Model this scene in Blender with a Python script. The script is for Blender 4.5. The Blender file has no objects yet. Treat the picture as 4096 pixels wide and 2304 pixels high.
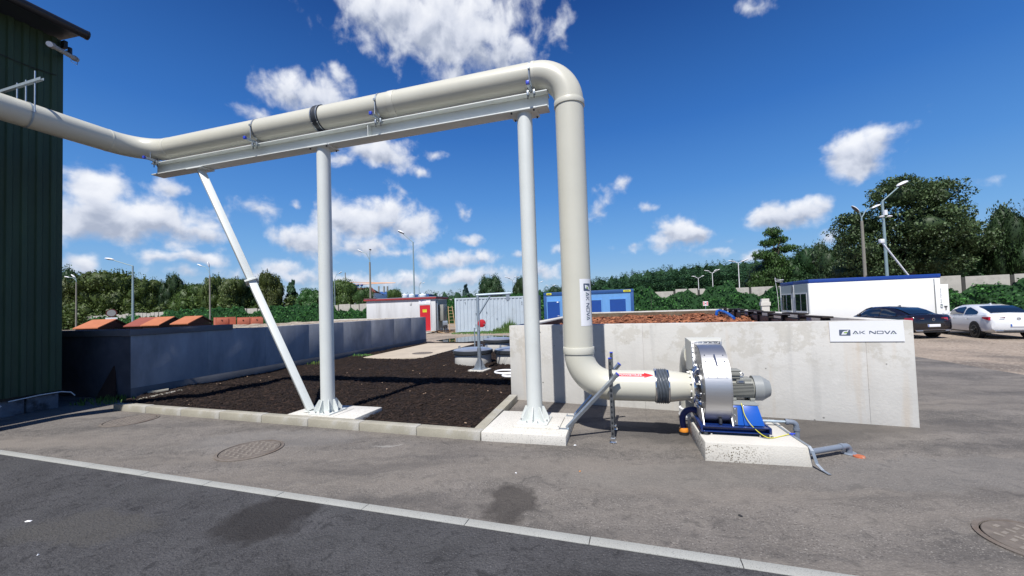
import bpy, bmesh, math, random
import numpy as np
from math import sin, cos, pi, radians, atan2, hypot
from mathutils import Matrix, Vector
random.seed(7); np.random.seed(7)
S = bpy.context.scene
COL = S.collection
# ------------------------------------------------------------------ camera
EYE = 1.75
F, ROLL, PITCH, SHY = 1560.0, .0334, .0333, 27.0      # focal length etc. measured on the 4096 px wide photograph
cam = bpy.data.cameras.new('camera'); cam_o = bpy.data.objects.new('camera', cam); COL.objects.link(cam_o)
fw = Vector((0, cos(PITCH), sin(PITCH))); up0 = Vector((0, -sin(PITCH), cos(PITCH))); rt0 = Vector((1, 0, 0))
RT = rt0*cos(ROLL) - up0*sin(ROLL); UP = rt0*sin(ROLL) + up0*cos(ROLL)
mw = Matrix((( RT.x, UP.x, -fw.x, 0), (RT.y, UP.y, -fw.y, 0), (RT.z, UP.z, -fw.z, EYE), (0, 0, 0, 1)))
cam_o.matrix_world = mw
cam.sensor_width = 36; cam.lens = F/4096*36; cam.shift_y = SHY/4096; cam.clip_start = .05; cam.clip_end = 3000
S.camera = cam_o
# ------------------------------------------------------------------ sky and sun
SUNV = Vector((.34, 1.0, -1.056*1.527)).normalized()   # the way the light travels
SUN_EL = math.asin(-SUNV.z)
sun = bpy.data.lights.new('sun', 'SUN'); sun.energy = 5.0; sun.angle = radians(.53); sun.color = (1, .965, .915)
sun_o = bpy.data.objects.new('sun', sun); COL.objects.link(sun_o)
sun_o.rotation_euler = SUNV.to_track_quat('-Z', 'Y').to_euler(); sun_o.location = (0, 0, 30)
S.view_settings.view_transform = 'Standard'; S.view_settings.look = 'None'; S.view_settings.gamma = 1
S.view_settings.exposure = 0.25; S.view_settings.use_curve_mapping = False
S.cycles.max_bounces = 6; S.cycles.diffuse_bounces = 3; S.cycles.glossy_bounces = 3; S.cycles.transparent_max_bounces = 6
S.cycles.caustics_reflective = False; S.cycles.caustics_refractive = False

def ray(px, py):
    return fw + RT*((px-2048)/F) - UP*((py-1152-SHY)/F)
def G(px, py, z=0.0):
    d = ray(px, py); t = (z-EYE)/d.z
    return Vector((d.x*t, d.y*t, z))
def AT(px, py, Y):
    d = ray(px, py); t = Y/d.y
    return Vector((d.x*t, Y, EYE+d.z*t))

SKY_STRENGTH = .105
def world():
    w = bpy.data.worlds.new('World'); S.world = w; w.use_nodes = True
    nt = w.node_tree; N = nt.nodes; L = nt.links; N.clear()
    out = N.new('ShaderNodeOutputWorld'); bg = N.new('ShaderNodeBackground'); L.new(bg.outputs[0], out.inputs[0])
    bg.inputs[1].default_value = SKY_STRENGTH
    sky = N.new('ShaderNodeTexSky'); sky.sky_type = 'NISHITA'; sky.sun_disc = False
    sky.sun_elevation = SUN_EL; sky.sun_rotation = radians(198.5); sky.altitude = 100; sky.air_density = 1.0; sky.dust_density = .6; sky.ozone_density = 2.6
    def math_(op, a, b=None, c=None, clamp=False):
        n = N.new('ShaderNodeMath'); n.operation = op; n.use_clamp = clamp
        for i, v in enumerate((a, b, c)):
            if v is None: continue
            if isinstance(v, (int, float)): n.inputs[i].default_value = v
            else: L.new(v, n.inputs[i])
        return n.outputs[0]
    hs = N.new('ShaderNodeHueSaturation'); hs.inputs['Saturation'].default_value = 1.32; hs.inputs['Value'].default_value = .92; hs.inputs['Hue'].default_value=.512
    L.new(sky.outputs[0], hs.inputs['Color'])
    tc = N.new('ShaderNodeTexCoord')
    sep = N.new('ShaderNodeSeparateXYZ'); L.new(tc.outputs['Generated'], sep.inputs[0])
    x, y, z = sep.outputs
    gr = N.new('ShaderNodeValToRGB'); L.new(z, gr.inputs[0]); ge = gr.color_ramp.elements
    ge[0].position = 0; ge[0].color = (.30, .45, .68, 1); ge[1].position = 1; ge[1].color = (.008, .045, .20, 1)
    for p_, c_ in ((.06, (.27, .47, .73)), (.15, (.165, .40, .76)), (.26, (.088, .285, .69)), (.40, (.038, .172, .54)), (.62, (.010, .062, .27))):
        q_ = ge.new(p_); q_.color = (*c_, 1)
    gs_ = N.new('ShaderNodeVectorMath'); gs_.operation = 'SCALE'; L.new(gr.outputs[0], gs_.inputs[0]); gs_.inputs['Scale'].default_value = .88/SKY_STRENGTH
    base_ = N.new('ShaderNodeMix'); base_.data_type = 'RGBA'; base_.inputs['Factor'].default_value = .78; L.new(hs.outputs[0], base_.inputs['A']); L.new(gs_.outputs[0], base_.inputs['B'])
    # azimuth and elevation in degrees
    az = math_('MULTIPLY', math_('ARCTAN2', x, y), 57.2958)
    el = math_('MULTIPLY', math_('ARCSINE', z), 57.2958)
    # turbulent offset
    def noise(vec, scale, detail, rough, dist=0):
        n = N.new('ShaderNodeTexNoise'); n.inputs['Scale'].default_value = scale; n.inputs['Detail'].default_value = detail
        n.inputs['Roughness'].default_value = rough; n.inputs['Distortion'].default_value = dist
        L.new(vec, n.inputs['Vector']); return n
    comb = N.new('ShaderNodeCombineXYZ'); L.new(az, comb.inputs[0]); L.new(el, comb.inputs[1])
    P = comb.outputs[0]
    n1 = noise(P, .16, 4, .55)
    sub = N.new('ShaderNodeVectorMath'); sub.operation = 'SUBTRACT'; L.new(n1.outputs['Color'], sub.inputs[0]); sub.inputs[1].default_value = (.5, .5, .5)
    scl = N.new('ShaderNodeVectorMath'); scl.operation = 'MULTIPLY'; L.new(sub.outputs[0], scl.inputs[0]); scl.inputs[1].default_value = (5.0, 3.2, 0)
    PW = N.new('ShaderNodeVectorMath'); PW.operation = 'ADD'; L.new(P, PW.inputs[0]); L.new(scl.outputs[0], PW.inputs[1])
    PW = PW.outputs[0]
    blobs = []
    for (cx, cy, rx, ry, k) in CLOUDS:
        c = ray(cx*1.59, cy*1.59); a0 = math.degrees(atan2(c.x, c.y)); e0 = math.degrees(math.asin(c.normalized().z))
        c1 = ray((cx+rx)*1.59, cy*1.59); a1 = math.degrees(atan2(c1.x, c1.y))
        c2 = ray(cx*1.59, (cy-ry)*1.59); e1 = math.degrees(math.asin(c2.normalized().z))
        blobs.append((a0, e0, max(abs(a1-a0), .8)*1.36, max(abs(e1-e0), .5)*1.42, k))
    for i in range(14):      # the same kind of sky goes on all round
        a0 = 62 + i*17 + random.uniform(-4, 4); e0 = random.choice((6, 9, 14, 22, 34)) + random.uniform(-2, 3)
        blobs.append((a0 if a0 < 180 else a0-360, e0, random.uniform(4, 11), random.uniform(1.5, 4.5), random.uniform(.7, 1)))
    mx = None; my = None
    for (a0, e0, ra, re, k) in blobs:
        src = PW
        if mx is not None:      # a negligible link to the previous blob keeps the evaluation in sequence
            q = N.new('ShaderNodeVectorMath'); q.operation = 'MULTIPLY_ADD'; L.new(my, q.inputs[0]); q.inputs[1].default_value = (1e-7, 1e-7, 1e-7); L.new(PW, q.inputs[2]); src = q.outputs[0]
        m = N.new('ShaderNodeVectorMath'); m.operation = 'MULTIPLY_ADD'
        L.new(src, m.inputs[0]); m.inputs[1].default_value = (1/ra, 1/re, 0); m.inputs[2].default_value = (-a0/ra, -e0/re, 0)
        ln = N.new('ShaderNodeVectorMath'); ln.operation = 'LENGTH'; L.new(m.outputs[0], ln.inputs[0])
        v = math_('MULTIPLY_ADD', ln.outputs['Value'], -k, k)          # k at the centre, 0 at the rim
        sp = N.new('ShaderNodeSeparateXYZ'); L.new(m.outputs[0], sp.inputs[0])
        hgt = math_('MULTIPLY', math_('MAXIMUM', v, 0), sp.outputs[1])
        mx = v if mx is None else math_('SMOOTH_MAX', mx, v, .12)
        my = hgt if my is None else math_('ADD', my, hgt)
    n2 = noise(P, .34, 8, .52, .25)
    n3 = noise(P, 1.5, 6, .6)
    det = math_('ADD', math_('MULTIPLY', math_('SUBTRACT', n2.outputs[0], .5), 1.9), math_('MULTIPLY', math_('SUBTRACT', n3.outputs[0], .5), .30))
    dens = math_('ADD', math_('ADD', mx, det), .11)
    mr = N.new('ShaderNodeMapRange'); mr.interpolation_type = 'SMOOTHSTEP'; L.new(dens, mr.inputs[0])
    mr.inputs[1].default_value = .03; mr.inputs[2].default_value = .86; mr.inputs[3].default_value = 0; mr.inputs[4].default_value = 1
    # thin veil of low cloud near the horizon
    band = N.new('ShaderNodeMapRange'); band.interpolation_type = 'SMOOTHSTEP'; L.new(el, band.inputs[0]); band.inputs[1].default_value = 5.5; band.inputs[2].default_value = 1.0; band.inputs[3].default_value = 0; band.inputs[4].default_value = .5
    leftish = N.new('ShaderNodeMapRange'); L.new(az, leftish.inputs[0]); leftish.inputs[1].default_value = 8; leftish.inputs[2].default_value = -6; leftish.inputs[3].default_value = .25; leftish.inputs[4].default_value = 1
    veil = math_('MULTIPLY', band.outputs[0], leftish.outputs[0])
    mask = math_('MAXIMUM', mr.outputs[0], veil)
    mask = math_('MULTIPLY', mask, .97)
    # cloud brightness: bright tops, greyer bases, mottled inside
    offs = N.new('ShaderNodeVectorMath'); offs.operation = 'ADD'; L.new(P, offs.inputs[0]); offs.inputs[1].default_value = (-.5, 1.1, 0)
    n4 = noise(offs.outputs[0], .34, 5, .50, .25)
    relief = math_('SUBTRACT', n2.outputs[0], n4.outputs[0])
    sh = math_('ADD', math_('MULTIPLY', relief, 1.05), math_('MULTIPLY', my, .9))
    ramp = N.new('ShaderNodeValToRGB'); e = ramp.color_ramp.elements
    e[0].position = .18; e[0].color = (.42, .47, .59, 1); e[1].position = .95; e[1].color = (.93, .95, 1.0, 1)
    m_ = e.new(.5); m_.color = (.70, .74, .84, 1)
    L.new(math_('ADD', sh, .52), ramp.inputs[0])
    cl = N.new('ShaderNodeVectorMath'); cl.operation = 'SCALE'; L.new(ramp.outputs[0], cl.inputs[0]); cl.inputs['Scale'].default_value = .86/SKY_STRENGTH
    mix = N.new('ShaderNodeMix'); mix.data_type = 'RGBA'; L.new(mask, mix.inputs['Factor']); L.new(base_.outputs['Result'], mix.inputs['A']); L.new(cl.outputs[0], mix.inputs['B'])
    L.new(mix.outputs['Result'], bg.inputs[0])
    w.cycles.sampling_method = 'MANUAL'; w.cycles.sample_map_resolution = 512
# centre x, y, half width, half height (on the photograph at 2576 px), strength
CLOUDS = [(1110, 60, 210, 105, 1.25), (1255, 130, 90, 55, 1.0), (930, 20, 90, 45, .9), (1140, 180, 55, 30, .8),
 (715, 225, 60, 40, .9), (800, 235, 85, 40, 1.1), (845, 200, 22, 22, .7), (660, 285, 50, 14, .6),
 (955, 385, 80, 32, 1.15), (865, 400, 30, 16, .7), (1095, 385, 22, 10, .55), (1052, 420, 22, 12, .55),
 (245, 485, 85, 55, 1.15), (330, 560, 190, 58, 1.3), (410, 480, 48, 28, .8), (500, 590, 60, 22, .8), (260, 530, 90, 50, 1.0),
 (200, 665, 48, 20, .9), (400, 653, 58, 13, .7), (515, 652, 42, 16, .8), (650, 520, 42, 24, .6), (738, 512, 16, 9, .5),
 (790, 605, 70, 38, 1.15), (890, 555, 80, 52, 1.3), (985, 530, 52, 46, 1.1), (1045, 570, 58, 36, 1.1), (930, 615, 95, 22, .9),
 (700, 668, 70, 22, .8), (640, 690, 60, 18, .6), (1140, 656, 95, 18, .85), (1210, 648, 30, 16, .7), (1172, 606, 30, 13, .7), (1171, 530, 11, 18, .5),
 (790, 695, 60, 22, .8), (880, 705, 60, 18, .7), (1010, 705, 80, 20, .7), (1200, 695, 120, 18, .7), (1350, 685, 60, 16, .7), (1310, 640, 18, 9, .5),
 (1400, 630, 16, 18, .7), (1506, 517, 24, 26, .6), (1568, 462, 22, 14, .45), (1630, 530, 20, 9, .4), (1585, 625, 20, 9, .4),
 (1700, 590, 58, 34, 1.15), (1755, 590, 36, 22, .9), (1950, 545, 62, 34, 1.1), (2025, 525, 58, 32, 1.15), (1800, 636, 36, 12, .55), (1818, 610, 20, 8, .5),
 (1905, 640, 30, 14, .7), (2085, 595, 34, 14, .7), (2160, 385, 78, 52, 1.35), (2212, 352, 58, 42, 1.0), (2258, 335, 36, 26, .5),
 (2465, 455, 34, 10, .35), (1915, 8, 40, 16, .5), (1414, 85, 16, 34, .5), (1000, 640, 60, 10, .5), (470, 690, 60, 12, .6)]
world()

# ------------------------------------------------------------------ materials
def mat(name, base, rough=.6, metal=0.0, var=.12, scale=4.0, bump=0.0, bscale=60.0, stretch=(1, 1, 1), second=None, thr=(.45, .65),
        speck=None, speck_scale=120, spec=.5, coat=0.0, trans=0.0, detail=6, extra=None):
    m = bpy.data.materials.new(name); m.use_nodes = True; nt = m.node_tree; N = nt.nodes; L = nt.links
    b = N['Principled BSDF']; b.inputs['Roughness'].default_value = rough; b.inputs['Metallic'].default_value = metal
    b.inputs['Specular IOR Level'].default_value = spec; b.inputs['Coat Weight'].default_value = coat
    if coat: b.inputs['Coat Roughness'].default_value = .06
    tc = N.new('ShaderNodeTexCoord'); mp = N.new('ShaderNodeMapping'); L.new(tc.outputs['Object'], mp.inputs[0]); mp.inputs['Scale'].default_value = stretch
    V = mp.outputs[0]
    def noise(s, d=detail, r=.6):
        n = N.new('ShaderNodeTexNoise'); n.inputs['Scale'].default_value = s; n.inputs['Detail'].default_value = d; n.inputs['Roughness'].default_value = r
        L.new(V, n.inputs['Vector']); return n.outputs[0]
    def mix(f, a, c, bt='MIX'):
        x = N.new('ShaderNodeMix'); x.data_type = 'RGBA'; x.blend_type = bt
        for k, v in (('Factor', f), ('A', a), ('B', c)):
            s_ = x.inputs[k]
            if isinstance(v, (int, float)): s_.default_value = v
            elif isinstance(v, tuple): s_.default_value = (*v, 1)
            else: L.new(v, s_)
        return x.outputs['Result']
    def rng(v, a, c, lo=0, hi=1):
        r = N.new('ShaderNodeMapRange'); L.new(v, r.inputs[0]); r.inputs[1].default_value = a; r.inputs[2].default_value = c; r.inputs[3].default_value = lo; r.inputs[4].default_value = hi
        return r.outputs[0]
    n1 = noise(scale)
    colr = mix(rng(n1, .25, .75), tuple(c*(1-var) for c in base), tuple(min(c*(1+var), 1) for c in base))
    if second is not None:
        n2 = noise(scale*.45, 8, .65)
        colr = mix(rng(n2, thr[0], thr[1]), colr, second)
    if speck is not None:
        n3 = noise(speck_scale, 2, .5)
        colr = mix(rng(n3, .58, .7), colr, speck)
        n3b = noise(speck_scale*.8, 2, .5)
        colr = mix(rng(n3b, .42, .3), colr, tuple(c*.45 for c in base))
    if extra: colr = extra(N, L, V, colr, mix, rng, noise, tc)
    L.new(colr, b.inputs['Base Color'])
    if bump:
        bp = N.new('ShaderNodeBump'); bp.inputs['Strength'].default_value = 1.0; bp.inputs['Distance'].default_value = bump
        L.new(noise(bscale, 4, .6), bp.inputs['Height']); L.new(bp.outputs[0], b.inputs['Normal'])
    if trans:
        b.inputs['Transmission Weight'].default_value = trans
    return m

def stain_extra(stains, rings=None, streaks=None):
    """darker or paler patches with a shape of their own: (x, y, rx, ry, colour, weight)"""
    def f(N, L, V, colr, mix, rng, noise, tc):
        d = N.new('ShaderNodeTexNoise'); d.inputs['Scale'].default_value = 3.2; d.inputs['Detail'].default_value = 6; L.new(V, d.inputs['Vector'])
        su = N.new('ShaderNodeVectorMath'); su.operation = 'MULTIPLY_ADD'; L.new(d.outputs['Color'], su.inputs[0]); su.inputs[1].default_value = (.5, .5, 0); su.inputs[2].default_value = (-.25, -.25, 0)
        ad = N.new('ShaderNodeVectorMath'); ad.operation = 'ADD'; L.new(V, ad.inputs[0]); L.new(su.outputs[0], ad.inputs[1])
        if streaks:
            for (ang, sx, sy, c, w, a, bb) in streaks:
                mp = N.new('ShaderNodeMapping'); L.new(ad.outputs[0], mp.inputs[0]); mp.inputs['Rotation'].default_value = (0, 0, ang); mp.inputs['Scale'].default_value = (sx, sy, 1)
                n = N.new('ShaderNodeTexNoise'); n.inputs['Scale'].default_value = 1; n.inputs['Detail'].default_value = 5; L.new(mp.outputs[0], n.inputs['Vector'])
                colr = mix(rng(n.outputs[0], a, bb, 0, w), colr, c)
        for (x, y, rx, ry, c, w) in stains:
            m = N.new('ShaderNodeVectorMath'); m.operation = 'MULTIPLY_ADD'; L.new(ad.outputs[0], m.inputs[0])
            m.inputs[1].default_value = (1/rx, 1/ry, 0); m.inputs[2].default_value = (-x/rx, -y/ry, 0)
            ln = N.new('ShaderNodeVectorMath'); ln.operation = 'LENGTH'; L.new(m.outputs[0], ln.inputs[0])
            colr = mix(rng(ln.outputs['Value'], 1.0, .7, 0, w), colr, c)
        return colr
    return f

def asphalt_extra(stains, streaks):
    return stain_extra(stains, streaks=streaks)

MT = {}
MT['yard_asphalt'] = mat('yard_asphalt', (.172, .156, .141), .92, var=.22, scale=1.3, bump=.012, bscale=42, second=(.115, .106, .098), thr=(.42, .62), speck=(.29, .27, .245), speck_scale=80, spec=.25,
    extra=asphalt_extra([(-.09, 3.60, .27, .40, (.045, .04, .037), .75), (-3.4, 5.6, 1.4, .5, (.22, .21, .20), .35), (3.2, 5.3, 2.2, .7, (.055, .052, .05), .6),
                         (1.6, 4.0, 1.3, .35, (.20, .185, .165), .45), (4.2, 3.9, 2.0, .4, (.17, .163, .155), .4), (-1.76, 5.20, .22, .05, (.34, .33, .31), .5)],
                        [(.4, 5.5, 7.5, (.20, .182, .162), .55, .52, .66), (1.1, 9, 12, (.075, .07, .066), .55, .54, .66), (radians(17), .22, 1.6, (.215, .192, .168), .8, .46, .68), (radians(24), .35, 2.6, (.075, .07, .068), .6, .50, .7)]))
MT['road_asphalt'] = mat('road_asphalt', (.064, .063, .066), .85, var=.35, scale=2.5, bump=.022, bscale=48, speck=(.135, .135, .138), speck_scale=85, spec=.3,
    extra=asphalt_extra([(-2.2, 3.45, .42, .5, (.022, .019, .018), .7), (-1.6, 2.3, .6, .5, (.025, .023, .022), .6), (-3.7, 3.4, .7, .3, (.085, .08, .072), .5), (0.5, 2.3, .8, .4, (.025, .024, .024), .5)],
                        [(.4, 6, 8, (.075, .075, .078), .6, .52, .66), (1.1, 11, 14, (.022, .022, .024), .6, .54, .66), (radians(17), .5, 2.2, (.078, .078, .080), .6, .5, .72)]))
MT['dirt'] = mat('dirt', (.30, .245, .195), .95, var=.22, scale=.35, bump=.02, bscale=9, second=(.16, .135, .115), thr=(.52, .62), speck=(.42, .37, .31), speck_scale=14, spec=.2)
MT['kerb'] = mat('kerb_concrete', (.33, .31, .25), .9, var=.14, scale=3.5, bump=.002, bscale=140, second=(.44, .43, .40), thr=(.52, .66), speck=(.42, .4, .35), speck_scale=160, spec=.3)
MT['strip'] = mat('edging_concrete', (.33, .335, .315), .88, var=.08, scale=2.2, bump=.0015, bscale=150, second=(.34, .33, .29), thr=(.60, .72), speck=(.40, .40, .385), speck_scale=170, spec=.3)
def wall_extra(N, L, V, colr, mix, rng, noise, tc):
    # patchy formwork stains high on the face, vertical streaks, air holes
    vo = N.new('ShaderNodeTexVoronoi'); vo.feature = 'F1'; vo.inputs['Scale'].default_value = 5.0; L.new(V, vo.inputs['Vector'])
    hole = rng(vo.outputs['Distance'], .075, .05)
    n = noise(2.6, 9, .72)
    sep = N.new('ShaderNodeSeparateXYZ'); L.new(tc.outputs['Object'], sep.inputs[0])
    top = rng(sep.outputs[2], .62, .95)
    a = N.new('ShaderNodeMath'); a.operation = 'MULTIPLY'; L.new(rng(n, .50, .545), a.inputs[0]); L.new(top, a.inputs[1])
    a2 = N.new('ShaderNodeMath'); a2.operation = 'MULTIPLY'; L.new(a.outputs[0], a2.inputs[0]); a2.inputs[1].default_value = .45
    colr = mix(a2.outputs[0], colr, (.38, .355, .30))
    nb = noise(4.5, 6, .7)
    b_ = N.new('ShaderNodeMath'); b_.operation = 'MULTIPLY'; L.new(rng(nb, .60, .66), b_.inputs[0]); b_.inputs[1].default_value = .35
    colr = mix(b_.outputs[0], colr, (.62, .61, .58))
    mp = N.new('ShaderNodeMapping'); L.new(tc.outputs['Object'], mp.inputs[0]); mp.inputs['Scale'].default_value = (5, 5, .35)
    ns = N.new('ShaderNodeTexNoise'); ns.inputs['Scale'].default_value = 1.0; ns.inputs['Detail'].default_value = 4; L.new(mp.outputs[0], ns.inputs['Vector'])
    colr = mix(rng(ns.outputs[0], .60, .74, 0, .4), colr, (.50, .40, .29))
    colr = mix(rng(ns.outputs[0], .40, .25, 0, .35), colr, (.30, .30, .29))
    mp2 = N.new('ShaderNodeMapping'); L.new(tc.outputs['Object'], mp2.inputs[0]); mp2.inputs['Scale'].default_value = (1.5, 1.5, 1.5)
    vm = N.new('ShaderNodeTexNoise'); vm.inputs['Scale'].default_value = 1.2; L.new(mp2.outputs[0], vm.inputs['Vector'])
    hm = N.new('ShaderNodeMath'); hm.operation = 'MULTIPLY'; L.new(hole, hm.inputs[0]); L.new(rng(vm.outputs[0], .5, .56), hm.inputs[1])
    colr = mix(hm.outputs[0], colr, (.10, .095, .09))
    return colr
MT['wall'] = mat('cast_concrete', (.545, .535, .505), .85, var=.10, scale=1.6, bump=.003, bscale=26, spec=.35, extra=wall_extra)
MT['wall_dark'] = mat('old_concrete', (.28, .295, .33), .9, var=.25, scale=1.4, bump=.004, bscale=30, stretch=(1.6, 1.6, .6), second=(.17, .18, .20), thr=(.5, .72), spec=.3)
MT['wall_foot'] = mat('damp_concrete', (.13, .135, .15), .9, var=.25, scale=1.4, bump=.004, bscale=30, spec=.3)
MT['wall_shaded'] = mat('shade_dark_concrete', (.075, .08, .10), .8, var=.3, scale=2.5, bump=.004, bscale=30, spec=.3)  # near-black base colour stands in for the shed's shadow on the end wall
MT['plinth'] = mat('plinth_concrete', (.60, .58, .53), .88, var=.07, scale=3, bump=.0025, bscale=50, second=(.5, .46, .39), thr=(.60, .74), speck=(.66, .65, .62), speck_scale=110, spec=.3)
def honey(N, L, V, colr, mix, rng, noise, tc):
    vo = N.new('ShaderNodeTexVoronoi'); vo.inputs['Scale'].default_value = 48; L.new(V, vo.inputs['Vector'])
    n = noise(3.0, 4, .6); sep = N.new('ShaderNodeSeparateXYZ'); L.new(tc.outputs['Object'], sep.inputs[0])
    side = rng(sep.outputs[0], .72, .30); hh = rng(sep.outputs[2], .185, .165)
    a = N.new('ShaderNodeMath'); a.operation = 'MULTIPLY'; L.new(rng(vo.outputs['Distance'], .42, .30), a.inputs[0]); L.new(side, a.inputs[1])
    c = N.new('ShaderNodeMath'); c.operation = 'MULTIPLY'; L.new(a.outputs[0], c.inputs[0]); L.new(hh, c.inputs[1])
    d = N.new('ShaderNodeMath'); d.operation = 'MULTIPLY'; L.new(c.outputs[0], d.inputs[0]); L.new(rng(n, .40, .5), d.inputs[1])
    return mix(d.outputs[0], colr, (.16, .14, .11))
MT['plinth_honey'] = mat('honeycombed_concrete', (.56, .54, .49), .88, var=.07, scale=3, bump=.004, bscale=60, spec=.3, extra=honey)
MT['mulch'] = mat('mulch', (.022, .015, .012), .95, var=.5, scale=9, bump=.04, bscale=32, second=(.012, .008, .007), thr=(.45, .6), spec=.2)
def tint_extra(lo, hi):
    def f(N, L, V, colr, mix, rng, noise, tc):
        at = N.new('ShaderNodeAttribute'); at.attribute_name = 'tint'
        r = N.new('ShaderNodeValToRGB'); L.new(at.outputs['Fac'], r.inputs[0]); e = r.color_ramp.elements
        e[0].color = (*lo, 1); e[1].color = (*hi, 1); e[1].position = 1
        return mix(.85, colr, r.outputs[0])
    return f
MT['shreds'] = mat('mulch_shreds', (.05, .03, .022), .9, var=.4, scale=3, spec=.25, extra=tint_extra((.008, .006, .005), (.048, .030, .023)))
MT['chips'] = mat('bark_chips', (.26, .09, .045), .85, var=.3, scale=2, spec=.3, extra=tint_extra((.07, .022, .012), (.42, .17, .085)))
MT['bark_base'] = mat('bark_base', (.12, .04, .02), .95, var=.4, scale=8, bump=.05, bscale=14, spec=.2)
MT['rubble'] = mat('pale_rubble', (.34, .29, .23), .95, var=.25, scale=5, bump=.05, bscale=7, second=(.16, .12, .09), thr=(.5, .62), speck=(.5, .46, .4), speck_scale=12, spec=.2)
MT['pipe'] = mat('beige_plastic', (.56, .55, .47), .32, var=.035, scale=2.0, second=(.53, .52, .44), thr=(.62, .8), spec=.5)
MT['pipe_weld'] = mat('beige_collar', (.59, .58, .50), .4, var=.03, scale=3)
MT['paint'] = mat('grey_white_paint', (.62, .65, .63), .45, var=.04, scale=3, bump=.0006, bscale=200, second=(.56, .585, .565), thr=(.6, .75))
MT['galv'] = mat('galvanised_steel', (.42, .47, .52), .42, metal=.75, var=.16, scale=22)
MT['galv_dark'] = mat('weathered_galvanised', (.33, .40, .46), .55, metal=.5, var=.16, scale=12)
MT['steel'] = mat('brushed_steel', (.58, .58, .585), .46, metal=1.0, var=.05, scale=3, stretch=(1, 1, 12), spec=.5, bump=.0005, bscale=14)
MT['steel_bright'] = mat('polished_steel', (.72, .72, .73), .18, metal=1.0, var=.06, scale=6)
MT['lid_steel'] = mat('satin_lid_steel', (.62, .65, .68), .38, metal=.8, var=.1, scale=5)
MT['steel_dark'] = mat('housing_side_steel', (.20, .205, .215), .38, metal=.9, var=.1, scale=4)
MT['zinc'] = mat('zinc_bolt', (.62, .64, .66), .3, metal=1.0, var=.05)
MT['blackened'] = mat('slotted_black_steel', (.07, .075, .08), .4, metal=.6, var=.15, scale=10)
MT['slot_steel'] = mat('slotted_channel_steel', (.20, .21, .22), .38, metal=.8, var=.2, scale=14)
MT['rubber'] = mat('dark_rubber', (.035, .04, .047), .45, var=.15, scale=8)
MT['rubber_grey'] = mat('grey_rubber_sleeve', (.085, .10, .12), .34, var=.2, scale=5, stretch=(1, 1, 3))
MT['blue_cap'] = mat('blue_plastic_cap', (.035, .07, .52), .4, var=.05)
MT['blue_paint'] = mat('blue_enamel', (.008, .085, .42), .35, var=.06, scale=3, coat=.3)
MT['blue_paint_shaded'] = mat('shaded_frame_enamel', (.004, .02, .115), .3, var=.06, coat=.3)  # frame blue darkened, the shade of its recess put into the colour
MT['blue_hose'] = mat('blue_hose', (.01, .03, .17), .35, var=.1)
MT['motor'] = mat('motor_grey', (.25, .255, .235), .42, var=.05, scale=4)
MT['motor_cover'] = mat('motor_cover_grey', (.27, .285, .285), .38, var=.05, scale=4)
MT['black'] = mat('matt_black', (.012, .012, .013), .6, var=.1)
MT['orange'] = mat('orange_plastic', (.75, .27, .03), .45, var=.06)
MT['pvc_grey'] = mat('grey_pvc', (.17, .20, .25), .38, var=.06, scale=5)
MT['pvc_white'] = mat('white_pvc', (.72, .73, .74), .35, var=.04)
MT['yellow'] = mat('yellow_cable', (.62, .58, .04), .4, var=.1)
MT['rust_cover'] = mat('cast_iron_cover', (.15, .128, .11), .85, var=.25, scale=9, bump=.006, bscale=30, second=(.13, .10, .08), thr=(.50, .62))
MT['cover_dark'] = mat('dark_cast_iron', (.135, .115, .098), .85, var=.3, scale=12)
MT['tread'] = mat('worn_cast_iron', (.21, .185, .158), .8, var=.2, scale=14)
MT['brown_orange'] = mat('orange_marker', (.45, .12, .05), .6, var=.2, scale=10, second=(.5, .4, .32), thr=(.58, .66))
MT['white'] = mat('sign_white', (.80, .81, .84), .5, var=.02)
MT['sticker'] = mat('sticker_white', (.78, .79, .82), .4, var=.02)
MT['slate'] = mat('slate_print', (.075, .10, .155), .5, var=.02)
MT['lime'] = mat('lime_print', (.33, .55, .05), .5, var=.02)
MT['green_print'] = mat('green_print', (.10, .24, .07), .5, var=.02)
MT['red'] = mat('red_paint', (.50, .018, .028), .42, var=.08, scale=3)
MT['red_dull'] = mat('faded_red_paint', (.30, .03, .035), .6, var=.15, scale=3)
MT['red_print'] = mat('red_print', (.75, .015, .02), .4, var=.02)
MT['dark_red'] = mat('dark_red_paint', (.085, .015, .015), .6, var=.2)
def corr_green(N, L, V, colr, mix, rng, noise, tc):
    return colr
MT['green_clad'] = mat('dark_green_cladding', (.027, .058, .030), .62, var=.3, scale=2.2, stretch=(1, 1, .25), second=(.015, .030, .016), thr=(.5, .7), bump=.001, bscale=90)
MT['gutter'] = mat('black_gutter', (.010, .011, .016), .45, var=.2)
MT['foundation'] = mat('blue_grey_foundation', (.15, .17, .21), .9, var=.4, scale=3, bump=.03, bscale=6, second=(.04, .045, .055), thr=(.48, .56))
MT['lamp_body'] = mat('weathered_lamp_body', (.30, .29, .27), .7, var=.3, scale=14)
MT['cabin_white'] = mat('weathered_white_panel', (.55, .56, .57), .6, var=.08, scale=1.2, stretch=(2.5, 2.5, .3), second=(.40, .40, .40), thr=(.5, .75))
MT['cont_grey'] = mat('pale_blue_container', (.45, .52, .58), .55, var=.08, scale=.9, second=(.36, .40, .42), thr=(.6, .75))
MT['cont_end'] = mat('dark_blue_container_end', (.03, .05, .09), .6, var=.2)  # dark blue tone on the right end of the container
MT['cont_blue'] = mat('sky_blue_panel', (.12, .30, .60), .5, var=.1, scale=1.5, stretch=(2, 2, .3))
MT['cont_blue_dark'] = mat('royal_blue_panel', (.006, .055, .27), .5, var=.08)
MT['cont_frame'] = mat('blue_container_frame', (.018, .075, .24), .5, var=.1)
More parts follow.
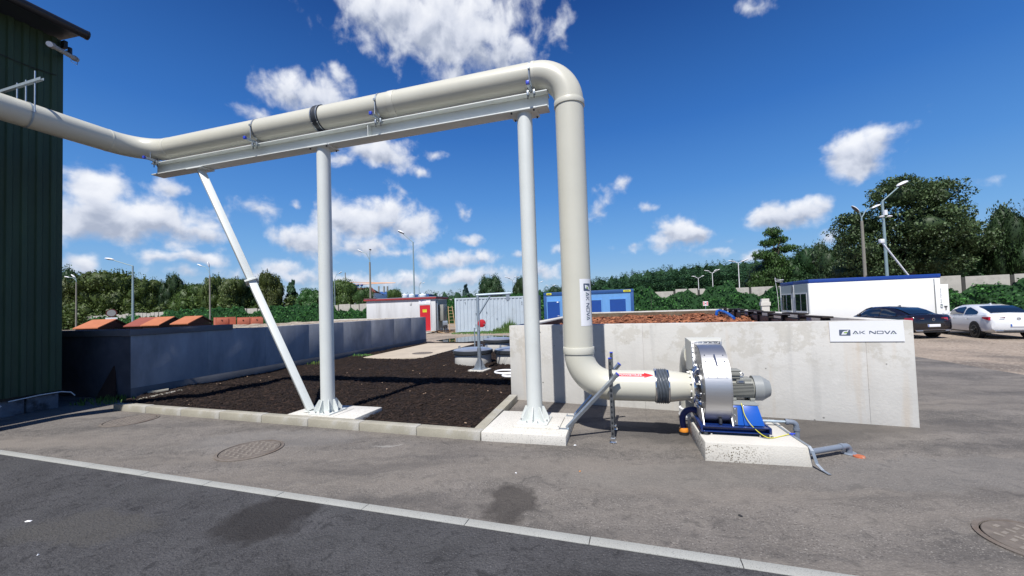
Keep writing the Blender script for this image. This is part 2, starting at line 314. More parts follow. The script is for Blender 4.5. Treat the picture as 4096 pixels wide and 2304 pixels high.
MT['office_white'] = mat('office_white_panel', (.80, .81, .80), .5, var=.02, scale=.6)
MT['office_blue'] = mat('office_blue_trim', (.010, .05, .27), .45, var=.06)
MT['office_grey'] = mat('office_window_wall', (.42, .48, .47), .5, var=.05)
MT['glass'] = mat('dark_glass', (.012, .018, .022), .06, var=.1, spec=.8)
MT['car_glass'] = mat('car_glass', (.008, .016, .03), .04, var=.05, spec=.9)
MT['car_glass_light'] = mat('car_glass_seen_through', (.14, .22, .18), .05, var=.2, spec=.9)
MT['car_dark'] = mat('dark_car_paint', (.012, .010, .014), .25, metal=.3, var=.05, coat=1)
MT['car_white'] = mat('white_car_paint', (.74, .76, .78), .25, var=.01, coat=1)
MT['chrome'] = mat('chrome', (.8, .8, .82), .08, metal=1, var=.02)
MT['tail_red'] = mat('tail_light_red', (.40, .004, .012), .12, var=.05, coat=1)
MT['tyre'] = mat('tyre', (.015, .015, .016), .8, var=.1)
MT['rim'] = mat('dark_rim', (.06, .065, .07), .3, metal=.7, var=.1)
MT['panel'] = mat('fence_panel_concrete', (.36, .345, .31), .9, var=.12, scale=2, bump=.006, bscale=30, second=(.26, .25, .22), thr=(.56, .7))
MT['panel_post'] = mat('fence_post_dark', (.05, .05, .045), .9, var=.2)
MT['rust'] = mat('rust_orange_paint', (.42, .145, .065), .8, var=.14, scale=2.5, second=(.30, .085, .045), thr=(.55, .7))
MT['rust_red'] = mat('brick_red_paint', (.25, .065, .045), .8, var=.14, scale=2.5)
MT['rust_salmon'] = mat('salmon_paint', (.50, .15, .09), .75, var=.12, scale=2)
MT['skip_dark'] = mat('skip_dark_brown', (.035, .018, .014), .9, var=.3, scale=4)
MT['wood_dark'] = mat('dark_stained_timber', (.022, .016, .014), .8, var=.4, scale=4, stretch=(6, 1, 6), second=(.09, .05, .03), thr=(.6, .7))
MT['wood'] = mat('brown_timber', (.10, .055, .032), .8, var=.3, scale=5, stretch=(1, 1, 5))
MT['wood_light'] = mat('pale_timber', (.40, .27, .15), .8, var=.2, scale=5)
MT['liner'] = mat('black_liner', (.015, .017, .022), .35, var=.3, scale=6, bump=.02, bscale=9)
MT['lamp_pole'] = mat('lamp_pole_steel', (.27, .36, .38), .5, metal=.3, var=.1)
MT['lamp_conc'] = mat('lamp_pole_concrete', (.22, .21, .18), .9, var=.1)
MT['lamp_white'] = mat('lamp_head_white', (.75, .76, .78), .35, var=.03)
MT['lamp_under'] = mat('lamp_head_underside', (.06, .06, .065), .4, var=.1)
MT['factory_blue'] = mat('factory_blue', (.03, .10, .30), .6, var=.1, scale=.2)
MT['factory_white'] = mat('factory_white', (.60, .64, .70), .6, var=.05, scale=.2)
MT['tank_white'] = mat('tank_white', (.62, .68, .76), .5, var=.05, scale=.3)
MT['crane'] = mat('crane_orange', (.75, .42, .22), .7, var=.05)
MT['water'] = mat('puddle_water', (.020, .020, .018), .03, var=.2, scale=.8, spec=.5)
MT['trunk'] = mat('tree_bark', (.085, .065, .048), .95, var=.3, scale=3, bump=.02, bscale=12)
MT['slab'] = mat('sandy_slab', (.45, .385, .30), .9, var=.14, scale=1.2, bump=.004, bscale=30, second=(.36, .31, .25), thr=(.55, .7))
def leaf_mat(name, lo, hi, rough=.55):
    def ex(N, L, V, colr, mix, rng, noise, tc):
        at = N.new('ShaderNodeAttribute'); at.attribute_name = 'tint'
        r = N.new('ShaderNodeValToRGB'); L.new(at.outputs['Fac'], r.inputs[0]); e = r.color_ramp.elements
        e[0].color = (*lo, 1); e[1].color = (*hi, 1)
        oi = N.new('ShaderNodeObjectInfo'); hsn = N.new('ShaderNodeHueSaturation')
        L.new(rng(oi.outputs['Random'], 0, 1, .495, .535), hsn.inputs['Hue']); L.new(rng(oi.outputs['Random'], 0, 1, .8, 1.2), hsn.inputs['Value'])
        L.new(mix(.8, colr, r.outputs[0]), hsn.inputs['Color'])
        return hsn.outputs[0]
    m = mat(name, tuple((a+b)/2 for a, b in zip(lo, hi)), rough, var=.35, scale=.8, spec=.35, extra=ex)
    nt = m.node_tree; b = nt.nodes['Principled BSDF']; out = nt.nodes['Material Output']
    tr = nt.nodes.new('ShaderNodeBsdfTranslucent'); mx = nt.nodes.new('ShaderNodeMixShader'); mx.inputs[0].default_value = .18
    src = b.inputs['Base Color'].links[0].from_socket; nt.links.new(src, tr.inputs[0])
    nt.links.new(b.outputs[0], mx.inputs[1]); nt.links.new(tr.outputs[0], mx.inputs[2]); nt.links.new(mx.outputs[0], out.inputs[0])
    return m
MT['leaf_olive'] = leaf_mat('olive_leaves', (.022, .040, .009), (.145, .185, .040))
MT['leaf_mid'] = leaf_mat('mid_green_leaves', (.016, .042, .010), (.095, .18, .04))
MT['leaf_dark'] = leaf_mat('dark_green_leaves', (.011, .028, .010), (.065, .12, .038))
MT['leaf_ivy'] = leaf_mat('creeper_leaves', (.012, .038, .008), (.105, .23, .05))
MT['leaf_pine'] = leaf_mat('pine_needles', (.020, .048, .022), (.085, .16, .065))
MT['leaf_spruce'] = leaf_mat('blue_spruce_needles', (.02, .05, .045), (.09, .16, .14))
MT['leaf_poplar'] = leaf_mat('poplar_leaves', (.017, .042, .014), (.125, .20, .075))
MT['grass'] = leaf_mat('grass_blades', (.03, .07, .015), (.16, .26, .06))

# ------------------------------------------------------------------ mesh helpers
class MB:
    def __init__(s, M=None): s.v = []; s.f = []; s.M = M
    def add(s, vs, fs, M=None):
        n = len(s.v); M2 = s.M if M is None else (s.M @ M if s.M is not None else M)
        for p in vs:
            p = Vector(p); s.v.append(M2 @ p if M2 is not None else p)
        s.f += [tuple(i+n for i in f) for f in fs]; return s
    def box(s, x0, x1, y0, y1, z0, z1, M=None):
        return s.add([(x0, y0, z0), (x1, y0, z0), (x1, y1, z0), (x0, y1, z0), (x0, y0, z1), (x1, y0, z1), (x1, y1, z1), (x0, y1, z1)],
                     [(0, 3, 2, 1), (4, 5, 6, 7), (0, 1, 5, 4), (1, 2, 6, 5), (2, 3, 7, 6), (3, 0, 4, 7)], M)
    def cyl(s, a, b, r, r2=None, n=16, caps=True):
        a = Vector(a); b = Vector(b); r2 = r if r2 is None else r2
        d = (b-a).normalized(); t = Vector((0, 0, 1)) if abs(d.z) < .9 else Vector((1, 0, 0)); u = d.cross(t).normalized(); w = d.cross(u)
        vs = []
        for k in range(n):
            q = 2*pi*k/n; o = u*cos(q)+w*sin(q); vs += [a+o*r, b+o*r2]
        fs = [(2*k, 2*k+1, (2*k+3) % (2*n), (2*k+2) % (2*n)) for k in range(n)]
        if caps: fs += [tuple(2*k for k in range(n)), tuple(2*k+1 for k in reversed(range(n)))]
        return s.add(vs, fs)
    def tube(s, pts, r, n=12, caps=True):
        pts = [Vector(p) for p in pts]; m = len(pts); rs = r if isinstance(r, (list, tuple)) else [r]*m
        vs = []; u = None
        for i, p in enumerate(pts):
            d = (pts[min(i+1, m-1)]-pts[max(i-1, 0)]).normalized()
            if u is None:
                t = Vector((0, 0, 1)) if abs(d.z) < .9 else Vector((1, 0, 0)); u = d.cross(t).normalized()
            else: u = (u - d*u.dot(d)).normalized()
            w = d.cross(u)
            for k in range(n):
                q = 2*pi*k/n; vs.append(p+(u*cos(q)+w*sin(q))*rs[i])
        fs = [(i*n+k, i*n+(k+1) % n, (i+1)*n+(k+1) % n, (i+1)*n+k) for i in range(m-1) for k in range(n)]
        if caps: fs += [tuple(reversed(range(n))), tuple((m-1)*n+k for k in range(n))]
        return s.add(vs, fs)
    def ring(s, a, b, ro, ri, n=24):      # hollow cylinder
        a = Vector(a); b = Vector(b); d = (b-a).normalized(); t = Vector((0, 0, 1)) if abs(d.z) < .9 else Vector((1, 0, 0)); u = d.cross(t).normalized(); w = d.cross(u)
        vs = []
        for k in range(n):
            q = 2*pi*k/n; o = u*cos(q)+w*sin(q); vs += [a+o*ro, b+o*ro, b+o*ri, a+o*ri]
        fs = []
        for k in range(n):
            i = 4*k; j = 4*((k+1) % n)
            for q in range(4): fs.append((i+q, i+(q+1) % 4, j+(q+1) % 4, j+q))
        return s.add(vs, fs)
    def prism(s, poly, z0, z1, M=None):
        n = len(poly); vs = [(x, y, z0) for x, y in poly]+[(x, y, z1) for x, y in poly]
        return s.add(vs, [tuple(reversed(range(n))), tuple(range(n, 2*n))]+[(k, (k+1) % n, n+(k+1) % n, n+k) for k in range(n)], M)
    def lathe(s, prof, M=None, n=24):     # prof: (r, z) about z
        vs = []
        for r, z in prof:
            for k in range(n):
                q = 2*pi*k/n; vs.append((r*cos(q), r*sin(q), z))
        m = len(prof)
        return s.add(vs, [(i*n+k, i*n+(k+1) % n, (i+1)*n+(k+1) % n, (i+1)*n+k) for i in range(m-1) for k in range(n)], M)
    def sphere(s, c, r, n=10, sc=(1, 1, 1)):
        c = Vector(c); prof = [(r*sin(pi*i/n), -r*cos(pi*i/n)) for i in range(n+1)]
        return s.lathe(prof, Matrix.Translation(c) @ Matrix.Diagonal((*sc, 1)), 2*n)

def tag(o, label=None, cat=None, group=None, kind=None):
    if label: o['label'] = label
    if cat: o['category'] = cat
    if group: o['group'] = group
    if kind: o['kind'] = kind
    return o
def thing(name, loc, label, cat, group=None, rz=0):
    o = bpy.data.objects.new(name, None); o.empty_display_size = .2; COL.objects.link(o); o.location = loc; o.rotation_euler = (0, 0, rz)
    return tag(o, label, cat, group)
def origin_of(p):
    M = Matrix.Identity(4)
    while p is not None:
        M = Matrix.LocRotScale(p.location, p.rotation_euler, p.scale) @ M; p = p.parent
    return M
def build(name, mb, m, parent=None, loc=None, world=True, bevel=0.0, smooth=35, label=None, kind=None):
    """one mesh object; mb is in world coordinates unless world=False"""
    me = bpy.data.meshes.new(name); M = None
    if parent is not None and world: M = origin_of(parent).inverted()
    elif loc is not None: M = Matrix.Translation(-Vector(loc))
    vs = [M @ v for v in mb.v] if (M is not None and world) else mb.v
    me.from_pydata([tuple(v) for v in vs], [], mb.f)
    if bevel:
        bm = bmesh.new(); bm.from_mesh(me); bmesh.ops.remove_doubles(bm, verts=bm.verts, dist=1e-5); bmesh.ops.recalc_face_normals(bm, faces=bm.faces)
        es = [e for e in bm.edges if len(e.link_faces) == 2 and e.calc_face_angle() > radians(40)]
        bmesh.ops.bevel(bm, geom=es, offset=bevel, segments=2, affect='EDGES', profile=.5, clamp_overlap=True); bm.to_mesh(me); bm.free()
    me.validate(); me.update()
    if smooth: 
        me.shade_smooth(); me.set_sharp_from_angle(angle=radians(smooth))
    me.materials.append(MT[m] if isinstance(m, str) else m)
    o = bpy.data.objects.new(name, me); COL.objects.link(o)
    if parent is not None: o.parent = parent
    if loc is not None and parent is None: o.location = loc
    if label: o['label'] = label
    if kind: o['kind'] = kind
    return o
def single(name, mb, m, loc, label, cat, group=None, **k):
    o = build(name, mb, m, loc=loc, **k); return tag(o, label, cat, group)
def part_copy(o, parent, name=None):
    c = o.copy(); COL.objects.link(c); c.parent = parent; 
    return c
def copy_tree(o, parent=None, label=None):
    c = o.copy(); COL.objects.link(c); c.parent = parent
    for ch in list(o.children): copy_tree(ch, c)
    if label: c['label'] = label
    return c
def np_mesh(name, V, Fq, m, tint=None, parent=None, smooth=False):
    """fast mesh from numpy: V (n,3), Fq (m,k) all faces of k corners, tint per vertex"""
    me = bpy.data.meshes.new(name); nf, k = Fq.shape
    me.vertices.add(len(V)); me.vertices.foreach_set('co', V.astype(np.float32).ravel())
    me.loops.add(nf*k); me.loops.foreach_set('vertex_index', Fq.astype(np.int32).ravel())
    me.polygons.add(nf); me.polygons.foreach_set('loop_start', np.arange(0, nf*k, k, dtype=np.int32)); me.polygons.foreach_set('loop_total', np.full(nf, k, dtype=np.int32))
    me.update(calc_edges=True)
    if tint is not None:
        a = me.attributes.new('tint', 'FLOAT', 'POINT'); a.data.foreach_set('value', tint.astype(np.float32))
    me.materials.append(MT[m] if isinstance(m, str) else m)
    return me
def obj_from(me, name, parent=None, loc=None):
    o = bpy.data.objects.new(name, me); COL.objects.link(o)
    if parent is not None: o.parent = parent
    if loc is not None: o.location = loc
    return o
def rand_rot(n, tilt=pi):
    """n rotation matrices; tilt limits the lean from the vertical"""
    a = np.random.uniform(0, 2*pi, n); t = np.random.uniform(-tilt, tilt, n); b = np.random.uniform(0, 2*pi, n)
    ca, sa, ct, st, cb, sb = np.cos(a), np.sin(a), np.cos(t), np.sin(t), np.cos(b), np.sin(b); z = np.zeros(n); o = np.ones(n)
    Rz = np.stack([np.stack([ca, -sa, z], -1), np.stack([sa, ca, z], -1), np.stack([z, z, o], -1)], 1)
    Rx = np.stack([np.stack([o, z, z], -1), np.stack([z, ct, -st], -1), np.stack([z, st, ct], -1)], 1)
    Rb = np.stack([np.stack([cb, -sb, z], -1), np.stack([sb, cb, z], -1), np.stack([z, z, o], -1)], 1)
    return Rz @ Rx @ Rb
def scatter(P, tmplV, tmplF, size, tilt=pi, R=None):
    n = len(P); R = rand_rot(n, tilt) if R is None else R
    sz = size if isinstance(size, np.ndarray) else np.full((n, 3), size)
    T = tmplV[None] * sz[:, None, :]
    V = np.einsum('nij,nkj->nki', R, T) + P[:, None, :]
    k = len(tmplV); Fq = (tmplF[None] + (np.arange(n)*k)[:, None, None]).reshape(-1, tmplF.shape[1])
    return V.reshape(-1, 3), Fq
LEAF_V = np.array([[-.5, 0, 0], [0, -.34, .08], [.5, 0, 0], [0, .34, .08]]); LEAF_F = np.array([[0, 1, 2, 3]])
CHIP_V = np.array([[-.5, -.5, 0], [.5, -.5, 0], [.5, .5, 0], [-.5, .5, 0], [-.42, -.4, 1], [.46, -.45, 1], [.4, .45, 1], [-.5, .38, 1]])
CHIP_F = np.array([[4, 5, 6, 7], [0, 1, 5, 4], [1, 2, 6, 5], [2, 3, 7, 6], [3, 0, 4, 7]])

def gz(x, y):          # the yard falls away a little towards the parked cars
    t = min(max((x-6.0)/10.0, 0), 1); t = t*t*(3-2*t)
    u = min(max((y-2.0)/6.0, 0), 1)
    return -.21*t*u
def sheet(poly, dz, step=1.5):
    """flat-ish polygon (convex, xy) cut into a grid so it can follow the ground"""
    bm = bmesh.new(); vs = [bm.verts.new((x, y, 0)) for x, y in poly]; bm.faces.new(vs)
    xs = [p[0] for p in poly]; ys = [p[1] for p in poly]
    x = math.floor(min(xs)/step)*step
    cuts = []
    while x < max(xs): cuts.append(((x, 0, 0), (1, 0, 0))); x += step
    y = math.floor(min(ys)/step)*step
    while y < max(ys): cuts.append(((0, y, 0), (0, 1, 0))); y += step
    for co, no in cuts:
        bmesh.ops.bisect_plane(bm, geom=bm.verts[:]+bm.edges[:]+bm.faces[:], plane_co=co, plane_no=no)
    mb = MB(); bm.verts.ensure_lookup_table()
    mb.v = [Vector((v.co.x, v.co.y, gz(v.co.x, v.co.y)+dz)) for v in bm.verts]; mb.f = [tuple(v.index for v in f.verts) for f in bm.faces]
    bm.free(); return mb
def frame(o, ang):     # local frame: origin o, x axis turned by ang (radians)
    return Matrix.Translation(Vector(o)) @ Matrix.Rotation(ang, 4, 'Z')
def bolt(mb, p, d, r=.012, h=.012):
    p = Vector(p); d = Vector(d).normalized(); mb.cyl(p, p+d*h, r, n=6); mb.cyl(p+d*h, p+d*(h+.006), r*.5, n=6)

# ================================================================== the setting
D = Vector((.96216, -.27247, 0)); NV = Vector((.27247, .96216, 0)); GA = atan2(D.y, D.x)
P1 = Vector((-3.12, 6.54, 0)); P2 = P1 + D*3.523; C0 = Vector((.894, 5.404, 0))
DW = Vector((.31, 1, 0)).normalized()
# bare ground: one sheet out to the horizon
xs = [-1600, -400, -120, -60, -30, -12, 0, 6, 7, 8, 9, 10, 11, 12, 13, 14, 15, 16, 25, 40, 80, 200, 500, 1600]; ys = [-300, -60, -20, -5, 0, 2, 3, 4, 5, 6, 7, 8, 12, 20, 35, 60, 120, 300, 700, 1800]
mb = MB(); mb.v = [Vector((x, y, gz(x, y)-.02)) for y in ys for x in xs]
mb.f = [(j*len(xs)+i, j*len(xs)+i+1, (j+1)*len(xs)+i+1, (j+1)*len(xs)+i) for j in range(len(ys)-1) for i in range(len(xs)-1)]
o = build('ground', mb, 'dirt', smooth=0); tag(o, kind='structure')
# strip of flush edging stones between the two asphalts
e0 = Vector((-7.236, 5.521, 0)); e1 = Vector((1.444, 2.712, 0)); ED = (e1-e0).normalized(); EN = Vector((-ED.y, ED.x, 0))
EA = atan2(ED.y, ED.x)
def strip_pt(s, t): return e0 + ED*s - EN*t
ya = [strip_pt(-14, 0), strip_pt(24, 0), Vector((9.0, -.5, 0)), Vector((10.4, 5.4, 0)), Vector((11.31, 8.73, 0)), Vector((12.27, 12.08, 0)), Vector((4, 14.5, 0)), Vector((-20, 14.5, 0))]
ya[1] = strip_pt(16, 0); ya[2] = Vector((9.6, 1.5, 0))
o = build('yard_asphalt', sheet([(v.x, v.y) for v in ya], -.004), 'yard_asphalt', smooth=0); tag(o, kind='structure')
ra = [strip_pt(-14, .10), strip_pt(20, .10), strip_pt(20, 9), strip_pt(-14, 9)]
o = build('road', sheet([(v.x, v.y) for v in reversed(ra)], 0.0, 3), 'road_asphalt', smooth=0); tag(o, kind='structure')
edging = thing('edging_strip', e0, 'pale flush concrete edging strip dividing the dark road from the brown yard asphalt', 'kerb')
M0 = frame((0, 0, 0), EA)
sp = None
for k in range(-6, 20):
    s0 = .165 + k*1.0 - 0.0
    if sp is None:
        mb = MB(); mb.box(.003, .997, -.10, 0, -.12, .006)
        sp = build('kerb_stone', mb, 'strip', parent=edging, world=False, bevel=.003); st = sp
    else: st = part_copy(sp, edging)
    st.rotation_euler = (0, 0, EA + random.uniform(-.001, .001)); st.location = ED*s0 + Vector((0, 0, random.uniform(-.002, .002)))
# ---- planting bed: kerbs, mulch, slab
FL = Vector((-7.93, 7.745, 0)); FR = Vector((-.484, 5.249, 0)); BD = (FR-FL).normalized(); BN = Vector((-BD.y, BD.x, 0)); BA = atan2(BD.y, BD.x); BL = (FR-FL).length
bed_kerb = thing('bed_kerb', FL, 'raised concrete kerb of long grey stones round the dark mulch bed', 'kerb')
n = 8; ln = BL/n; proto = None
def kerb_part(length):
    mb = MB(); mb.box(.003, length-.003, 0, .15, -.1, .115); return build('kerb_stone', mb, 'kerb', parent=bed_kerb, world=False, bevel=.009)
proto = kerb_part(ln)
for k in range(n):
    st = proto if k == 0 else part_copy(proto, bed_kerb)
    st.rotation_euler = (0, 0, BA+random.uniform(-.003, .003)); st.location = BD*(k*ln) + Vector((0, 0, random.uniform(-.003, .003)))
RB0 = FR + BN*.151; RB1 = Vector((.04, 7.39, 0)); rd = (RB1-RB0); rl = rd.length; ra_ = atan2(rd.y, rd.x)
pr = kerb_part(rl/2); pr.rotation_euler = (0, 0, ra_); pr.location = RB0 - FL - rd.normalized().cross(Vector((0, 0, 1)))*0
pr2 = part_copy(pr, bed_kerb); pr2.location = pr.location + rd.normalized()*rl/2
LB0 = FL + BN*.151; LB1 = Vector((-7.72, 9.10, 0)); ld = LB1-LB0; ll = ld.length
pl = kerb_part(ll); pl.rotation_euler = (0, 0, atan2(ld.y, ld.x)); pl.location = LB0 - FL + BD*.10
mb = MB(frame((-8.22, 9.05, 0), radians(40))); mb.box(-.18, .18, -.08, .08, 0, .13)
single('kerb_offcut', mb, 'kerb', (-8.22, 9.05, 0), 'short leftover kerb block lying beside the left end of the mulch bed', 'kerb block', bevel=.01)
WP = lambda y: -4.7 - .31*(21.1-y)        # x of the left wall's face at y
bedpoly = [(FL.x+.05, FL.y+.1), (FR.x, FR.y+.08), (.02, 7.45), (.9, 10.0), (2.6, 15.5), (2.0, 20.5), (WP(20.9)+.02, 20.9), (WP(9)-.02, 9.0), (-8.0, 8.3)]
# soft uneven mulch surface
def mulch_z(x, y): 
    return .045 + .018*sin(x*2.1+1)*cos(y*1.7) + .012*sin(x*5+y*3) + .10*max(0, min(1, (10.5-y)/3))*max(0, min(1, (-6.2-x)/1.5))
bm = bmesh.new(); bm.faces.new([bm.verts.new((x, y, 0)) for x, y in bedpoly])
for k in range(-40, 20): bmesh.ops.bisect_plane(bm, geom=bm.verts[:]+bm.edges[:]+bm.faces[:], plane_co=(k*.25, 0, 0), plane_no=(1, 0, 0))
for k in range(18, 90): bmesh.ops.bisect_plane(bm, geom=bm.verts[:]+bm.edges[:]+bm.faces[:], plane_co=(0, k*.25, 0), plane_no=(0, 1, 0))
bm.verts.ensure_lookup_table(); mb = MB(); mb.v = [Vector((v.co.x, v.co.y, mulch_z(v.co.x, v.co.y))) for v in bm.verts]; mb.f = [tuple(v.index for v in f.verts) for f in bm.faces]; bm.free()
o = build('mulch_bed', mb, 'mulch', smooth=60); tag(o, kind='structure')
def inside(poly, x, y):
    c = np.zeros(len(x), bool); n = len(poly)
    for i in range(n):
        x1, y1 = poly[i]; x2, y2 = poly[(i+1) % n]
        c ^= ((y1 > y) != (y2 > y)) & (x < (x2-x1)*(y-y1)/(y2-y1+1e-12)+x1)
    return c
SLAB = [G(1452, 1430, .07), G(1590, 1434, .07), G(1695, 1430, .07), G(1905, 1373, .07), G(1712, 1373, .07)]
def shreds(n, y0, y1, size):
    u = np.random.rand(n); y = y0*(y1/y0)**u; x = np.random.uniform(-9, 2.6, n)
    k = inside(bedpoly, x, y) & ~inside([(v.x, v.y) for v in SLAB], x, y); x = x[k]; y = y[k]
    z = np.array([mulch_z(a, b) for a, b in zip(x, y)]) + np.random.uniform(0, .018, len(x))
    P = np.stack([x, y, z], 1); m = len(x)
    L_ = np.random.gamma(3, size/3, m).clip(size*.3, size*2.6)
    sz = np.stack([L_, L_*np.random.uniform(.08, .2, m), L_*.06+.003], 1)
    V, Fq = scatter(P, CHIP_V, CHIP_F, sz, tilt=.45)
    t = np.repeat(np.random.rand(m)**2.2, 8)
    return V, Fq, t
V, Fq, t = shreds(60000, 5.3, 19, .05)
me = np_mesh('mulch_shreds', V, Fq, 'shreds', t); o = obj_from(me, 'mulch_shreds'); tag(o, kind='stuff')
# a few pale scraps of wood and stone in the mulch
x = np.random.uniform(-8, 1, 70); y = np.random.uniform(5.6, 12, 70); k = inside(bedpoly, x, y); P = np.stack([x[k], y[k], np.full(k.sum(), .075)], 1); m = len(P)
sz = np.stack([np.random.uniform(.012, .05, m), np.random.uniform(.008, .02, m), np.full(m, .008)], 1)
V, Fq = scatter(P, CHIP_V, CHIP_F, sz, .3); MT['scrap'] = mat('pale_wood_scrap', (.36, .25, .17), .8, var=.3, scale=30)
o = obj_from(np_mesh('pale_wood_scraps', V, Fq, 'scrap'), 'pale_wood_scraps'); tag(o, kind='stuff')
mb = MB(); mb.prism([(v.x, v.y) for v in reversed(SLAB)][::-1], .0, .075); o = build('concrete_slab', mb, 'slab', smooth=0, bevel=.01); tag(o, kind='structure')
# puddle on the far yard
pud = []
pc = [(1740, 1362), (1800, 1371), (1900, 1373), (1990, 1371), (2030, 1360), (2045, 1345), (1960, 1341), (1860, 1347), (1830, 1352), (1790, 1355)]
mb = MB(); mb.v = [G(a, b, -.013) for a, b in pc]; mb.f = [tuple(range(len(pc)))]; o = build('puddle', mb, 'water', smooth=0); tag(o, kind='structure')

# ================================================================== left side: building and walls
BC = Vector((-9.385, 8.125, 0))     # near corner of the green building
green = thing('green_shed', BC, 'dark green corrugated metal shed standing in shade at the left edge', 'building')
BN_ = Vector((-DW.y, DW.x, 0))    # into the building
def corr_profile(L_, pitch=.20, d=.035):
    pts = []; s = 0
    while s < L_:
        pts += [(s, 0), (s+pitch*.45, 0), (s+pitch*.55, d), (s+pitch*.9, d)]; s += pitch
    return [(min(a, L_), b) for a, b in pts]+[(L_, 0)]
def corr_sheet(o, ux, nrm, L_, z0, z1, pitch, d, th=.004):
    pr_ = corr_profile(L_, pitch, d); m = MB(); n_ = len(pr_)
    for (s, q) in pr_:
        p = o + ux*s + nrm*q; m.v += [p+Vector((0, 0, z0)), p+Vector((0, 0, z1)), p-nrm*th+Vector((0, 0, z0)), p-nrm*th+Vector((0, 0, z1))]
    for i in range(n_-1):
        a = 4*i; m.f += [(a, a+4, a+5, a+1), (a+3, a+7, a+6, a+2)]
    return m
m = corr_sheet(BC, -DW, -BN_, 14, .36, 7.74, .2, .035); build('cladding', m, 'green_clad', green, smooth=0)
m = corr_sheet(BC, BN_, DW, 9, .36, 7.74, .2, .035); build('cladding', m, 'green_clad', green, smooth=0)
mb = MB(); 
cs = [BC-BN_*.0, BC+BN_*9, BC+BN_*9-DW*14, BC-DW*14]
mb.prism([((c+BN_*.04*(1 if i in (0, 3) else -1)-DW*.04*(1 if i in (0, 1) else -1)).x, (c+BN_*.04*(1 if i in (0, 3) else -1)-DW*.04*(1 if i in (0, 1) else -1)).y) for i, c in enumerate(cs)],   .3, 7.7); build('wall', mb, 'black', green, smooth=0)
# uneven blockwork foundation
mb = MB()
for k in range(30):
    s0 = k*.47; q = random.uniform(-.02, .02); a = BC-DW*s0 - BN_*(-.10+q); b = BC-DW*(s0+.45) - BN_*(-.10+q); c = b+BN_*.3; d_ = a+BN_*.3
    mb.prism([(a.x, a.y), (d_.x, d_.y), (c.x, c.y), (b.x, b.y)][::-1], -.02, random.uniform(.30, .35))
build('foundation', mb, 'foundation', green, bevel=.02)
# roof sheet and gutter
rp = [BC-BN_*.60+DW*.02+Vector((0, 0, 7.74)), BC-BN_*.60-DW*14+Vector((0, 0, 7.74)), BC+BN_*9-DW*14+Vector((0, 0, 8.7)), BC+BN_*9+DW*.02+Vector((0, 0, 8.7))]
mb = MB(); mb.add([*rp, *[v+Vector((0, 0, .12)) for v in rp]], [(0, 1, 2, 3), (7, 6, 5, 4), (0, 4, 5, 1), (1, 5, 6, 2), (2, 6, 7, 3), (3, 7, 4, 0)]); build('roof', mb, 'gutter', green, smooth=0)
mb = MB(); mb.cyl(BC-BN_*.64+DW*.06+Vector((0, 0, 7.77)), BC-BN_*.64-DW*14+Vector((0, 0, 7.77)), .09, n=14); build('gutter', mb, 'gutter', green)
mb = MB(); mb.cyl(BC-BN_*.64+DW*.09+Vector((0, 0, 7.77)), BC-BN_*.64+DW*.06+Vector((0, 0, 7.77)), .095, n=14); build('gutter_end', mb, 'gutter', green)
mb = MB(); mb.box(-.06, .0, -.16, -.04, 7.55, 7.70, frame(BC, atan2(DW.y, DW.x))); build('eave_bracket', mb, 'gutter', green, smooth=0)
# cable sagging to the lamp
wf = BC-BN_*.05
pts = []
for i in range(14):
    u = i/13; p = wf - DW*(2.6*(1-u)+.12) - BN_*.0; pts.append(Vector((p.x, p.y, 7.55-.75*sin(u*pi*.55)+.12*u*u))-BN_*(-.02))
mb = MB(); mb.tube([p-BN_*.02 for p in pts], .008, 6); build('cable', mb, 'black', green)
# tube floodlight on its bracket at the corner
la = AT(198, 176, 7.45); lb = AT(306, 238, 8.35)
lamp = thing('wall_lamp', (la+lb)/2, 'weathered grey tube floodlight on a bracket high on the green shed corner', 'lamp')
dl = (lb-la).normalized()
mb = MB(); mb.cyl(la, la+dl*.10, .055, .062, 14); mb.cyl(la+dl*.10, lb-dl*.1, .045, n=14); mb.cyl(lb-dl*.1, lb, .058, .05, 14); build('lamp_tube', mb, 'lamp_body', lamp)
mb = MB(); mb.cyl(la-dl*.004, la, .05, n=14); build('lens', mb, 'white', lamp)
mid = la+dl*.78; mb = MB(); mb.tube([mid, mid+Vector((0, 0, .17))], .035, 8); mb.tube([mid+Vector((0, 0, .09)), mid+Vector((0, 0, .12))-BN_*(-.5)-dl*.25], .022, 8); build('bracket', mb, 'gutter', lamp)
mb = MB(); mb.tube([mid+dl*.05, mid+dl*.05+Vector((0, 0, -.11)), mid+dl*.30+Vector((0, 0, -.12)), mid+dl*.36], .006, 6); build('wire', mb, 'galv', lamp)
# left wall: cast concrete, further part pale, nearer end coloured dark for the shed's shadow, with a capping beam
lw = thing('left_bin_wall', (WP(15), 15, 0), 'long grey-blue concrete wall running away behind the mulch bed, in shade', 'wall')
def wseg(y0, y1, z0, z1, t0, t1):
    a = Vector((WP(y0), y0, 0)); b = Vector((WP(y1), y1, 0)); nn = Vector((DW.y, -DW.x, 0))
    q = [a+nn*t1, b+nn*t1, b+nn*t0, a+nn*t0]; m = MB(); m.prism([(p.x, p.y) for p in q], z0, z1); return m
pj = 8.72
edges = [8.72, 10.3, 11.9, 13.5, 15.1, 16.7, 18.3, 19.7, 21.1]
for i in range(len(edges)-1):
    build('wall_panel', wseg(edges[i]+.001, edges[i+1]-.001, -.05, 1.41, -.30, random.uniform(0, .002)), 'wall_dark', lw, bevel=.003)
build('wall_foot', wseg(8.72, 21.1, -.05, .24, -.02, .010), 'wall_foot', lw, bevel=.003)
ew = frame((WP(8.72), 8.717, 0), atan2(DW.y, DW.x)+pi/2)
